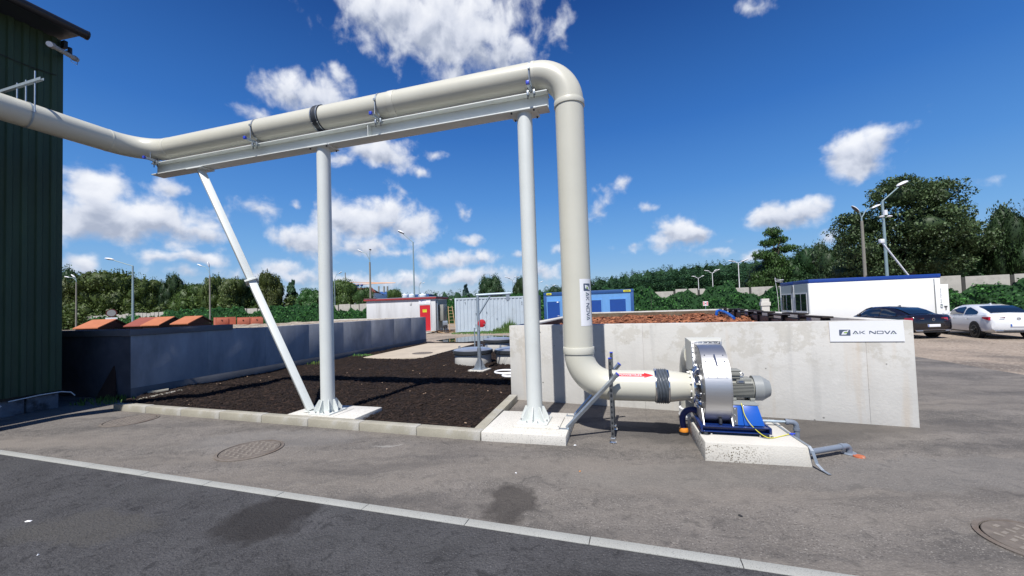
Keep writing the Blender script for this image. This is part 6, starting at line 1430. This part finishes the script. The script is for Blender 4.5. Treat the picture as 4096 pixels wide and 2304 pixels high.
T_ = [('dark_a', 268, 1072, 150, 118, 'dark rounded tree tops showing at the shed edge, behind the others'), ('round_b', 300, 1120, 190, 100, 'olive bushy tree nearest the green shed'),
      ('round_a', 440, 1078, 230, 98, 'broad olive tree behind the tall single-arm lamp'), ('round_c', 385, 1095, 150, 104, 'mid green tree overtopping its olive neighbour on the left'),
      ('round_b', 590, 1112, 180, 98, 'olive tree right of the tall single-arm lamp'), ('dark_b', 690, 1096, 120, 96, 'feathery dark tree with a pointed top left of the double lamp'),
      ('round_a', 752, 1128, 160, 96, 'low olive tree just left of the double lamp'), ('round_b', 850, 1098, 110, 95, 'rounded dark olive tree behind the double lamp'),
      ('round_a', 935, 1106, 130, 95, 'rounded olive tree right of the double lamp'), ('round_c', 1010, 1150, 90, 98, 'low tree crossed by the slanting brace'),
      ('round_b', 1078, 1084, 130, 92, 'tall round olive tree right of the slanting brace'), ('pine', 1165, 1112, 80, 96, 'narrow pointed conifer beside the tall round olive tree'),
      ('round_c', 1242, 1152, 120, 90, 'low bright green tree left of the left gantry post'), ('round_a', 1372, 1113, 125, 90, 'domed olive tree right of the left gantry post'),
      ('round_c', 1455, 1150, 85, 88, 'small tree in front of the brown-roofed building'), ('round_a', 1577, 1152, 64, 86, 'ball-shaped tree above the white cabin roof'),
      ('spruce', 1862, 1132, 60, 84, 'blue-green spruce above the shipping container'), ('dark_a', 1965, 1102, 120, 80, 'dark broadleaf tree above the shipping container'),
      ('dark_b', 2080, 1108, 90, 84, 'dark tree left of the right gantry post'), ('dark_a', 2230, 1140, 110, 90, 'low dark tree behind the blue container')]
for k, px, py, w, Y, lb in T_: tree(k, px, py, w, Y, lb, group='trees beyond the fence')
T2 = [('tall', 3090, 904, 210, 68, 'tall dark tree with a tiered top rising above the pine wood'), ('dark_b', 3215, 985, 220, 66, 'dark broadleaf tree between the tiered tree and the big poplar'),
      ('dark_a', 3130, 1030, 320, 70, 'broad dark tree at the foot of the tiered tree'), ('dark_b', 3320, 955, 190, 58, 'ragged tree at the left edge of the big poplar')]
for k, px, py, w, Y, lb in T2: tree(k, px, py, w, Y, lb, group='trees at the wood edge')
tree('big', 3618, 700, 560, 44, 'largest tree, a wide windblown poplar behind the white office', yb=1125)
T3 = [('dark_a', 3440, 1020, 230, 50, 'dark low tree under the left side of the big poplar'), ('dark_b', 3800, 950, 260, 46, 'dark tree under the right side of the big poplar'), ('dark_a', 3920, 930, 220, 47, 'dark tree in the dip between the poplar and the right-hand wood'), ('dark_a', 3640, 1040, 240, 49, 'dark low tree directly behind the white office roof'),
      ('dark_b', 4075, 800, 260, 42, 'tall dark tree cut by the right edge of the picture'), ('tall', 4010, 860, 190, 44, 'slender pale-stemmed tree before the tall tree at the right edge')]
for k, px, py, w, Y, lb in T3: tree(k, px, py, w, Y, lb, group='trees at the wood edge')
# the pine wood: far off, one mass
def wood():
    Ps = []; Ts = []; Ss = []; r = np.random.RandomState(5)
    ridge = [(1440, 1190), (1721, 1166), (1911, 1160), (2100, 1158), (2240, 1148), (2380, 1112), (2600, 1072), (2808, 1050), (2986, 1036), (3100, 1028), (3340, 1010), (3700, 1000), (4100, 980), (4400, 960)]
    rx = [a for a, b in ridge]; ry = [b for a, b in ridge]
    for row, (Y0, drop) in enumerate(((150, 0), (138, 14), (126, 30))):
        px = 1440
        while px < 4350:
            Y = Y0+r.uniform(-6, 6); y = float(np.interp(px, rx, ry))+drop+r.uniform(-11, 8); top = AT(px, y, Y); h = max(top.z, 1.5); w = r.uniform(2.6, 4.4)
            n = 1500 if px > 2200 else 700
            z = h*(1-r.rand(n)**.60*.85); k = (h-z)/h; a = r.uniform(0, 2*pi, n); tier = .85+.22*np.sin(z*2.2+r.rand()*6); q = w*(k**.55*1.0+.08)*tier*np.sqrt(r.rand(n))
            Ps.append(np.stack([top.x+q*np.cos(a), Y+q*np.sin(a), z], 1)); Ts.append(np.clip(r.rand(n)*.8+.25*np.sin(z*2.6), 0, 1)); Ss.append(r.uniform(.32, .72, n))
            px += r.uniform(10, 24)*(1.0 if px > 2200 else 1.3)
    P = np.concatenate(Ps); S_ = np.concatenate(Ss); V, Fq = scatter(P, LEAF_V, LEAF_F, np.stack([S_, S_, S_*.5], 1), tilt=.7)
    # solid dark core behind the front row so that no ground shows between stems
    bv = []; bf = []
    rd_ = [(a, float(np.interp(a, rx, ry))+10*sin(a*.13)+7*sin(a*.31)) for a in range(1440, 4400, 12)]
    for i, (a, b) in enumerate(rd_):
        q = AT(a, b+15, 146); bv += [(q.x, 146+ (i % 2)*3, -.2), (q.x, 146+(i % 2)*3, max(q.z, .5))]
        if i: j = len(bv)-2; bf.append((j-2, j, j+1, j-1))
    nb = len(V); V = np.concatenate([V, np.array(bv)]); Fq = np.concatenate([Fq, np.array(bf)+nb]); t = np.concatenate([np.repeat(np.concatenate(Ts), 4), np.full(len(bv), .3)])
    o = obj_from(np_mesh('pine_wood', V, Fq, 'leaf_pine', t), 'pine_wood'); tag(o, 'distant dark pine wood on the skyline behind the yard', None, None, 'stuff')
wood()
# understorey belt beyond the fence on the left so the tree line is closed
def belt():
    r = np.random.RandomState(11); n = 16000; px = r.uniform(150, 1500, n); Y = r.uniform(90, 102, n); P = []
    zt = 4.6+1.2*np.sin(px*.05)+.8*np.sin(px*.021+2); zt = np.where(px > 1400, zt*.5, zt); h = r.rand(n)**.8
    X = (px-2048)/F*Y; P = np.stack([X, Y, zt*h], 1); S_ = r.uniform(.3, .8, n)
    V, Fq = scatter(P, LEAF_V, LEAF_F, np.stack([S_, S_, S_*.6], 1), tilt=1.3)
    o = obj_from(np_mesh('undergrowth', V, Fq, 'leaf_olive', np.repeat(r.rand(n)*.7, 4)), 'undergrowth'); tag(o, 'low undergrowth closing the tree line behind the left fence', None, None, 'stuff')
belt()

# ================================================================== street lamps
def head(mbw, mbu, p, d, L_=.62, w=.15):
    p = Vector(p); d = Vector(d).normalized(); M_ = Matrix.Translation(p) @ d.to_track_quat('X', 'Z').to_matrix().to_4x4()
    mbw.sphere((0, 0, 0), 1, 8) if False else None
    n0 = len(mbw.v); prof = [(sin(pi*i/10), -cos(pi*i/10)) for i in range(11)]; t = MB(); t.lathe(prof, None, 14)
    Sx = Matrix.Diagonal((L_/2, w, w*.62, 1)); R_ = Matrix.Rotation(pi/2, 4, 'Y')
    for v in t.v:
        q = R_ @ v; q = Vector((q.x, q.y, q.z)); z = q.z
        mbw.v.append(M_ @ (Sx @ Vector((q.x, q.y, max(z, -.05)))))
    mbw.f += [tuple(i+n0 for i in f) for f in t.f]
    n1 = len(mbu.v)
    for v in t.v:
        q = R_ @ v; mbu.v.append(M_ @ (Sx @ Vector((q.x*.9, q.y*.85, min(q.z*.9, -.052)-.01))))
    mbu.f += [tuple(i+n1 for i in f) for f in t.f]
def lamp_post(px, pyt, H, heads, label, m_='lamp_pole', r=.07, joint=None, hl=.62, hw=.15, base_m=None, name='street_lamp'):
    d0 = ray(px, pyt); Y = (H-EYE)/d0.z*d0.y; tp = AT(px, pyt, Y); b = Vector((tp.x, Y, gz(tp.x, Y)))
    t = thing(name, b, label, 'street lamp', 'street lamps round the yard')
    if base_m: 
        zj = H*.97; m = MB(); m.cyl(b, (b.x, b.y, zj), r*1.5, r*1.1, 10); build('pole', m, base_m, t); m = MB(); m.cyl((b.x, b.y, zj), tp, r*.6, n=8); build('spigot', m, m_, t)
    else: m = MB(); m.cyl(b, tp, r*1.15, r*.75, 10); build('pole', m, m_, t)
    for (hx, hy) in heads:
        h = AT(hx, hy, Y); dh = (h-tp); m = MB(); bend = tp+Vector((dh.x*.35, dh.y*.35, dh.z*.75)) if joint else None
        m.tube([tp]+([bend] if joint else [])+[h], r*.45, 8); ar_ = build('arm', m, m_, t)
        flat = Vector((dh.x, dh.y, dh.z*.55)); 
        if flat.length < .05: flat = Vector((.3, -1, 0))
        mw_, mu_ = MB(), MB(); head(mw_, mu_, h, flat if abs(flat.x) > .12 else Vector((.1*(1 if dh.x > 0 else -1), -1, .1)), hl, hw); hd = build('head', mw_, 'lamp_white', ar_, smooth=50); build('diffuser', mu_, 'lamp_under', ar_, smooth=50)
    return t
lamp_post(305, 1122, 8, [(268, 1108), (293, 1104)], 'double street lamp closest to the green shed', base_m='lamp_conc', joint=1, hl=.8)
lamp_post(531, 1064, 8, [(438, 1036)], 'green-grey lamp post with one long arm to the left, in the left tree line', r=.11, hl=1.1, hw=.22)
lamp_post(839, 1095, 7.5, [(799, 1061), (834, 1058)], 'double lamp on a slim concrete pole left of the slanting brace', base_m='lamp_conc', joint=1, hl=.75)
lamp_post(1338, 1118, 8, [(1361, 1091)], 'lamp whose arm peeps out right of the left gantry post', hl=.8, joint=1)
lamp_post(1479, 1041, 9, [(1440, 1004), (1481, 998)], 'tall concrete lamp pole with two heads left of the tallest middle lamp', base_m='lamp_conc', joint=1, hl=.85, r=.10)
lamp_post(1652, 969, 9.5, [(1604, 928)], 'tallest single-arm lamp in the middle, above the white cabin', r=.09, hl=.85, hw=.24)
lamp_post(1676, 1146, 8, [(1682, 1131), (1695, 1131)], 'small far lamp just right of the tallest middle lamp', hl=.8, joint=1)
lamp_post(2050, 1121, 8, [(2023, 1108), (2034, 1111), (2062, 1107), (2073, 1108)], 'far lamp with four heads left of the right gantry post', hl=.7)
lamp_post(2152, 1137, 7, [(2166, 1127)], 'far lamp arm peeping between the right post and the duct riser', hl=.9, joint=1)
lamp_post(2203, 1150, 7, [(2188, 1142), (2216, 1141)], 'far twin lamp just left of the duct riser', hl=.9, joint=1)
lamp_post(2793, 1113, 7, [(2772, 1106), (2778, 1106), (2811, 1104)], 'shortest of the three lamps before the pine wood', hl=.7, m_='lamp_white')
lamp_post(2849, 1093, 7.5, [(2823, 1083), (2832, 1084), (2862, 1081), (2874, 1079)], 'middle one of the three lamps before the pine wood', hl=.7, m_='lamp_white')
lamp_post(2953, 1052, 8, [(2922, 1044), (2934, 1046), (2972, 1044), (2986, 1038)], 'tallest of the three lamps before the pine wood', hl=.8, m_='lamp_white')
lamp_post(3446, 872, 9, [(3421, 836), (3504, 826)], 'tall concrete lamp pole with two curved arms before the big poplar', base_m='lamp_conc', joint=1, r=.10, hl=.9, hw=.2)
lt = lamp_post(3529, 805, 9.5, [(3609, 735)], 'steel lamp pole with cameras and one rising arm before the big poplar', r=.11, hl=1.0, hw=.26)
hh = Vector(lt.location); zz = AT(3531, 850, hh.y).z
m = MB(); m.box(hh.x-.10, hh.x+.14, hh.y-.25, hh.y-.1, zz-.25, zz+.15); build('junction_box', m, 'lamp_white', lt, smooth=0)
zz = AT(3536, 868, hh.y).z
for dx in (-.32, .32): m = MB(); m.sphere((hh.x+dx, hh.y-.2, zz), .17, 7, (1.2, 1, .45)); build('camera_dome', m, 'lamp_white', lt)
q0 = AT(3527, 968, 29.0); q1 = AT(3632, 1100, 29.0); q2 = q1+(q1-q0)*.75
t = thing('leaning_tube', Vector((q2.x, 29, 0)), 'slanting white tube with a box on its tip beside the camera lamp pole', 'pole'); m = MB(); m.cyl(q0, q2, .06, n=10); build('tube', m, 'lamp_white', t); m = MB(); m.box(q0.x-.16, q0.x+.14, 28.9, 29.1, q0.z-.08, q0.z+.22); build('box', m, 'lamp_white', t, bevel=.02)
q0 = AT(1381, 1131, 110); t = thing('mast', Vector((q0.x, 110, 0)), 'thin far grey mast above the domed olive tree', 'mast'); m = MB(); m.cyl((q0.x, 110, 0), AT(1381, 1090, 110), .12, n=6); build('pole', m, 'lamp_conc', t)
# ================================================================== far factory and crane
def fbox(M_parent, px0, px1, py0, py1, Y, m_, name, dy=12):
    a = AT(px0, py1, Y); b = AT(px1, py0, Y); m = MB(); m.box(a.x, b.x, Y, Y+dy, 0, b.z); return build(name, m, m_, M_parent, smooth=0)
fb = thing('brown_roofed_building', Vector(AT(1440, 1230, 122)), 'far white building with a brown ribbed roof left of the white cabin', 'building')
fbox(fb, 1406, 1500, 1172, 1225, 122, 'factory_white', 'wall')
m = MB(); a = AT(1400, 1172, 121); b = AT(1502, 1170, 121); c = AT(1488, 1153, 127); d_ = AT(1420, 1153, 127); m.add([a, b, c, d_, a+Vector((0, 8, -.5)), b+Vector((0, 8, -.5))], [(0, 1, 2, 3), (3, 2, 5, 4)]); rf_ = build('roof', m, 'skip_dark', fb, smooth=0)
for k in range(14):
    f = k/13; p = a.lerp(b, f); q = d_.lerp(c, f); m = MB(); m.cyl(p+Vector((0, -.1, .1)), q+Vector((0, -.1, .1)), .14, n=4); build('roof_rib', m, 'rust_red', rf_, smooth=0)
fc = thing('blue_factory', Vector(AT(1560, 1190, 135)), 'long far blue and white factory above the white cabin roof', 'building')
fbox(fc, 1488, 1715, 1176, 1195, 135, 'factory_blue', 'wall'); fbox(fc, 1488, 1548, 1166, 1175, 136, 'factory_blue', 'upper_wall'); fbox(fc, 1500, 1545, 1176, 1184, 134, 'factory_white', 'band')
for px in (1515, 1550, 1536): a = AT(px, 1145, 133); b = AT(px, 1170, 133); m = MB(); m.cyl(b, a, .28, n=8); build('chimney', m, 'lamp_conc', fc)
tk = None
for k, px in enumerate((1420, 1432, 1447)):
    q = AT(px, 1144, 128); t = thing('blue_tank', q, ('leftmost', 'middle', 'rightmost')[k]+' of three small blue tanks on the brown-roofed building', 'tank', 'small blue roof tanks'); m = MB(); m.sphere(q+Vector((0, 0, .25)), .45, 6, (1, 1, .9)); build('tank', m, 'cont_frame', t); m = MB(); m.cyl(q-Vector((0, 0, 1.2)), q, .12, n=6); build('leg', m, 'cont_frame', t)
for k, (px, w, lb) in enumerate(((1512, 36, 'white domed tank at the left of the far blue factory'), (1618, 26, 'white domed tank right of the ball-shaped tree'), (1648, 26, 'white domed tank behind the tallest middle lamp'), (1690, 32, 'white domed tank at the right end of the far factory'))):
    q = AT(px, 1180, 130); r = w/F*130/2; t = thing('domed_tank', Vector((q.x, 130, 0)), lb, 'tank', 'white domed tanks by the far factory'); m = MB(Matrix.Translation((q.x, 130, 0))); zt = AT(px, 1181, 130).z; m.lathe([(r, 0), (r, zt), (r*.8, zt+r*.25), (r*.3, zt+r*.42), (0, zt+r*.45)], n=20); build('shell', m, 'tank_white', t)
    m = MB(); m.cyl((q.x, 130, zt+r*.4), (q.x, 130, zt+r*.8), .15, n=6); build('vent', m, 'tank_white', t)
cq = AT(1405, 1160, 200); cr = thing('tower_crane', Vector((cq.x, 200, 0)), 'faint orange tower crane with a long jib on the skyline', 'crane')
m = MB(); m.box(cq.x-.7, cq.x+.7, 199.3, 200.7, 0, AT(1405, 1143, 200).z); build('mast', m, 'crane', cr, smooth=0)
j0 = AT(1388, 1139, 200); j1 = AT(1582, 1131, 200); m = MB(); m.cyl(j0, j1, .30, .16, 6); build('jib', m, 'crane', cr); m = MB(); m.cyl(j0+Vector((0, 0, 1.3)), j1, .14, n=4); build('jib', m, 'crane', cr)
m = MB(); m.cyl(AT(1405, 1143, 200), AT(1405, 1128, 200), .4, .15, 4); build('tower_head', m, 'crane', cr); m = MB(); m.cyl(AT(1405, 1128, 200), AT(1520, 1133, 200), .08, n=4); build('tie', m, 'crane', cr)

# ================================================================== grass tufts
def tuft(c, n, h, w, label, m_='grass'):
    r = np.random.RandomState(int(abs(c.x*100))+3); V = []; Fq = []; t = []
    for k in range(n):
        a = r.uniform(0, 2*pi); q = w*math.sqrt(r.rand()); b = Vector((c.x+q*cos(a), c.y+q*sin(a)*.5, c.z)); hh_ = h*r.uniform(.4, 1)*(1-.5*q/w); le = r.uniform(-.3, .3)*hh_; la2 = r.uniform(-.3, .3)*hh_; ww = .012+.01*hh_
        i = len(V); V += [(b.x-ww, b.y, b.z), (b.x+ww, b.y, b.z), (b.x+ww*.8+le*.4, b.y+la2*.4, b.z+hh_*.6), (b.x-ww*.8+le*.4, b.y+la2*.4, b.z+hh_*.6), (b.x+ww*.15+le, b.y+la2, b.z+hh_), (b.x-ww*.15+le, b.y+la2, b.z+hh_)]; Fq += [(i, i+1, i+2, i+3), (i+3, i+2, i+4, i+5)]; t += [r.rand()]*6
    o = obj_from(np_mesh('weeds', np.array(V), np.array(Fq), m_, np.array(t)), 'weeds'); tag(o, label, None, None, 'stuff')
tuft(G(2040, 1327, 0), 420, 1.1, .55, 'tall grass growing against the shipping container')
tuft(Vector((-1.0, 28.6, 0)), 1500, .22, 3.6, 'low weeds along the foot of the shipping container')
tuft(Vector((-.6, 28.3, 0)), 500, .6, .9, 'weeds beside the davit, at the container foot')
tuft(Vector((WP(13.5)+.25, 13.5, .03)), 160, .16, .5, 'small weeds at the foot of the left wall'); tuft(Vector((WP(15.5)+.25, 15.5, .03)), 160, .14, .6, 'small weeds by the slab corner')
tuft(Vector((-8.9, 8.55, 0)), 110, .18, .7, 'dim grass in the shade beside the near end wall')
tuft(Vector((-10.5, 10.2, 1.38)), 500, .22, 1.3, 'weeds on the rubble inside the left bin')

# ================================================================== parked cars
def car(c, hd, paint, label, lights=True):
    """c = rear axle-side ground point at the rear bumper's middle; hd = heading angle"""
    t = thing('parked_car', c, label, 'car', 'cars parked on the dirt yard', rz=hd)      # local: x forward from the rear bumper, y left
    st = [(-.02, .70, .42, .80, .80), (.03, .82, .33, .93, .95), (.16, .885, .28, 1.04, 1.08), (.30, .905, .24, 1.06, 1.09), (.60, .91, .22, 1.02, 1.055), (1.2, .915, .20, .97, 1.0), (2.0, .915, .19, .93, .96), (2.9, .91, .19, .92, .95), (3.55, .905, .19, .92, .97), (3.9, .895, .20, .84, .90), (4.35, .86, .22, .74, .80), (4.65, .78, .26, .66, .70), (4.78, .62, .34, .55, .57)]
    m = MB(); P = []
    for (x, w, zb_, bt_, cr_) in st:
        row = [(x, w*.80, zb_), (x, w*.97, zb_+.09), (x, w, .50), (x, w*.985, bt_-.13), (x, w*.955, bt_-.03), (x, w*.90, bt_), (x, w*.45, cr_), (x, 0, cr_+.005)]
        full = row+[(a, -b, c_) for a, b, c_ in reversed(row[:-1])]; P.append(full)
    k = len(P[0]); m.v = [Vector(v) for r in P for v in r]
    for i in range(len(P)-1):
        for j in range(k-1): m.f.append((i*k+j, (i+1)*k+j, (i+1)*k+j+1, i*k+j+1))
        m.f.append((i*k+k-1, (i+1)*k+k-1, (i+1)*k, i*k))
    m.f.append(tuple(range(k))); m.f.append(tuple((len(P)-1)*k+j for j in reversed(range(k))))
    build('body', m, paint, t, world=False, smooth=38)
    # roof shell and pillars
    gs = [(.42, .78, 1.055, .60, 1.06), (.95, .80, 1.02, .585, 1.28), (1.40, .815, .98, .565, 1.395), (2.0, .82, .96, .565, 1.455), (2.6, .82, .95, .56, 1.44), (3.05, .81, .94, .56, 1.33), (3.65, .78, .94, .66, .965)]
    m = MB(); P = []
    for (x, wb, zb_, wr, zr) in gs:
        row = [(x, wb, zb_-.03), (x, wb*.5+wr*.5+.03, (zb_+zr)/2), (x, wr+.02, zr-.05), (x, wr-.08, zr-.005), (x, 0, zr+.012)]; P.append(row+[(a, -b, c_) for a, b, c_ in reversed(row[:-1])])
    k = len(P[0]); m.v = [Vector(v) for r in P for v in r]
    for i in range(len(P)-1):
        for j in range(k-1): m.f.append((i*k+j, (i+1)*k+j, (i+1)*k+j+1, i*k+j+1))
    m.f.append(tuple(range(k))); build('roof', m, paint, t, world=False, smooth=40)
    def gi(x):
        for a, b in zip(gs, gs[1:]):
            if a[0] <= x <= b[0]: f = (x-a[0])/(b[0]-a[0]); return [p+(q-p)*f for p, q in zip(a, b)]
        return gs[-1]
    def side_pt(x, v, s, off=.010):
        _, wb, zb_, wr, zr = gi(x); z0, z1 = zb_-.02, zr-.05
        if v < .5: f = v*2; y = wb+(wb*.5+wr*.5+.03-wb)*f; z = z0+((zb_+zr)/2-z0)*f
        else: f = v*2-1; y = wb*.5+wr*.5+.03+(wr+.02-(wb*.5+wr*.5+.03))*f; z = (zb_+zr)/2+(z1-(zb_+zr)/2)*f
        return Vector((x, s*(y+off), z+off*.3))
    for s in (1, -1):
        for (xa, xb, ta, tb_, gm) in ((.98, 1.86, .50, .93, 'car_glass'), (1.94, 3.05, .93, .62, 'car_glass')):
            m = MB(); nx = 8
            for i in range(nx+1):
                f = i/nx; x = xa+(xb-xa)*f; tv = .12+(ta+(tb_-ta)*f-.12)*(1 if .0 < f < 1 else .75)
                m.v += [side_pt(x, .10, s), side_pt(x, min(.45, tv), s), side_pt(x, tv, s)]
            for i in range(nx):
                a = 3*i; 
                for q in (0, 1): f_ = (a+q, a+3+q, a+4+q, a+1+q); m.f.append(f_ if s < 0 else tuple(reversed(f_)))
            build('side_window', m, gm, t, world=False, smooth=50)
            m = MB(); m.tube([side_pt(xa+(xb-xa)*i/8, .06, s, .016) for i in range(9)], .010, 6); build('chrome_trim', m, 'chrome', t, world=False)
    def top_pt(x, v, off=.012):     # v -1..1 across
        _, wb, zb_, wr, zr = gi(x); w = wr-.03; z = zr-.005 if abs(v) > .85 else zr+.008; return Vector((x-off*.5, v*w, z+off))
    m = MB(); xsn = np.linspace(.50, 1.34, 7)
    for x in xsn: m.v += [top_pt(x, v) for v in (-1, -.86, -.4, .4, .86, 1)]
    for i in range(6):
        for j in range(5): a = 6*i+j; m.f.append((a, a+6, a+7, a+1))
    build('rear_window', m, 'car_glass', t, world=False, smooth=60)
    m = MB(); xsn = np.linspace(2.72, 3.58, 6)
    for x in xsn:
        _, wb, zb_, wr, zr = gi(x); m.v += [Vector((x+.008, v*(wr-.03), zr+.016)) for v in (-1, -.4, .4, 1)]
    for i in range(5):
        for j in range(3): a = 4*i+j; m.f.append((a, a+4, a+5, a+1))
    build('windscreen', m, 'car_glass', t, world=False, smooth=60)
    for x in (.98, 3.77):
        for s in (1, -1):
            m = MB(); m.cyl((x, s*.70, .35), (x, s*.919, .35), .385, n=28); build('wheel_arch', m, 'black', t, world=False)
            m = MB(); m.cyl((x, s*.70, .325), (x, s*.925, .325), .325, n=28); wh = build('wheel', m, 'tyre', t, world=False, bevel=.015)
            m = MB(); m.ring((x, s*.90, .325), (x, s*.932, .325), .235, .205, 28); build('rim', m, 'rim', wh, world=False)
            for q in range(5):
                a = 2*pi*q/5; c_, s_ = cos(a), sin(a); m = MB(); m.tube([(x, s*.931, .325), (x+.12*c_, s*.935, .325+.12*s_), (x+.215*c_, s*.929, .325+.215*s_)], [.035, .024, .02], 6); build('spoke', m, 'rim', wh, world=False)
    # rear end
    for s in (1, -1):
        m = MB(); m.add([(.065, s*.36, .86), (-.005, s*.40, .93), (.10, s*.86, .945), (.42, s*.915, .925), (.40, s*.918, .86), (.08, s*.875, .80), (.0, s*.60, .815)], [tuple(range(7))] if s < 0 else [tuple(reversed(range(7)))])
        for v in m.v: v.x -= .02; v.y *= 1.008
        m2 = MB(); n0 = len(m.v); m2.v = m.v+[v+Vector((.05, -s*.03, 0)) for v in m.v]; m2.f = m.f+[(i, (i+1) % 7, (i+1) % 7+7, i+7) for i in range(7)]
        tl = build('tail_light', m2, 'tail_red', t, world=False, smooth=0)
        m = MB(); m.box(-.045, -.02, s*.50-.08, s*.50+.08, .875, .885); build('light_bar', m, 'chrome', tl, world=False, smooth=0)
        m = MB(); m.box(-.035, .04, s*.62-.14, s*.62+.14, .325, .37); build('exhaust_trim', m, 'chrome', t, world=False, bevel=.01)
    m = MB(); m.box(-.05, .05, -.66, .66, .27, .325); build('diffuser', m, 'black', t, world=False, bevel=.015)
    m = MB(); m.box(-.045, .01, -.80, .80, .375, .390); build('bumper_trim', m, 'chrome', t, world=False, smooth=0)
    m = MB(); m.box(-.045, -.02, -.27, .27, .52, .64); pl_ = build('number_plate', m, 'white', t, world=False, bevel=.004)
    m = MB(); m.box(-.048, -.0455, .225, .265, .525, .635); build('plate_band', m, 'blue_paint', pl_, world=False, smooth=0)
    m = MB(); m.ring((-.028, 0, .86), (-.006, 0, .86), .062, .050, 24); bd = build('badge', m, 'chrome', t, world=False)
    m = MB()
    m.tube([(-.022, .032, .90), (-.022, .012, .868), (-.022, 0, .885), (-.022, -.012, .868), (-.022, -.032, .90)], .005, 5); m.tube([(-.022, .046, .872), (-.022, .018, .822), (-.022, 0, .852), (-.022, -.018, .822), (-.022, -.046, .872)], .005, 5)
    build('badge_letters', m, 'chrome', bd, world=False)
    m = MB(); m.add([(1.62, -.02, 1.44), (1.80, -.02, 1.46), (1.62, .02, 1.44), (1.80, .02, 1.46), (1.62, 0, 1.52)], [(0, 1, 4), (3, 2, 4), (2, 0, 4), (1, 3, 4)]); build('antenna_fin', m, paint, t, world=False)
    for s in (1, -1): m = MB(); m.sphere((2.95, s*1.0, 1.02), .11, 7, (.6, 1, .7)); build('mirror', m, paint, t, world=False)
    for s in (1, -1):
        for x in (1.35, 2.45): m = MB(); m.box(x, x+.2, s*.93-.012, s*.93+.012, .80, .83); build('door_handle', m, 'chrome', t, world=False, bevel=.006)
    t.scale = (.93, .95, .97)
    return t
q = AT(3734, 1300, 17.2); car(Vector((q.x, 17.2, gz(q.x, 17))), radians(86), 'car_dark', 'dark saloon car parked directly behind the end of the concrete bin')
q = AT(4076, 1300, 15.9); car(Vector((q.x, 15.9, gz(q.x, 16.7))), radians(66), 'car_white', 'white saloon car parked at the right edge, right of the dark one')
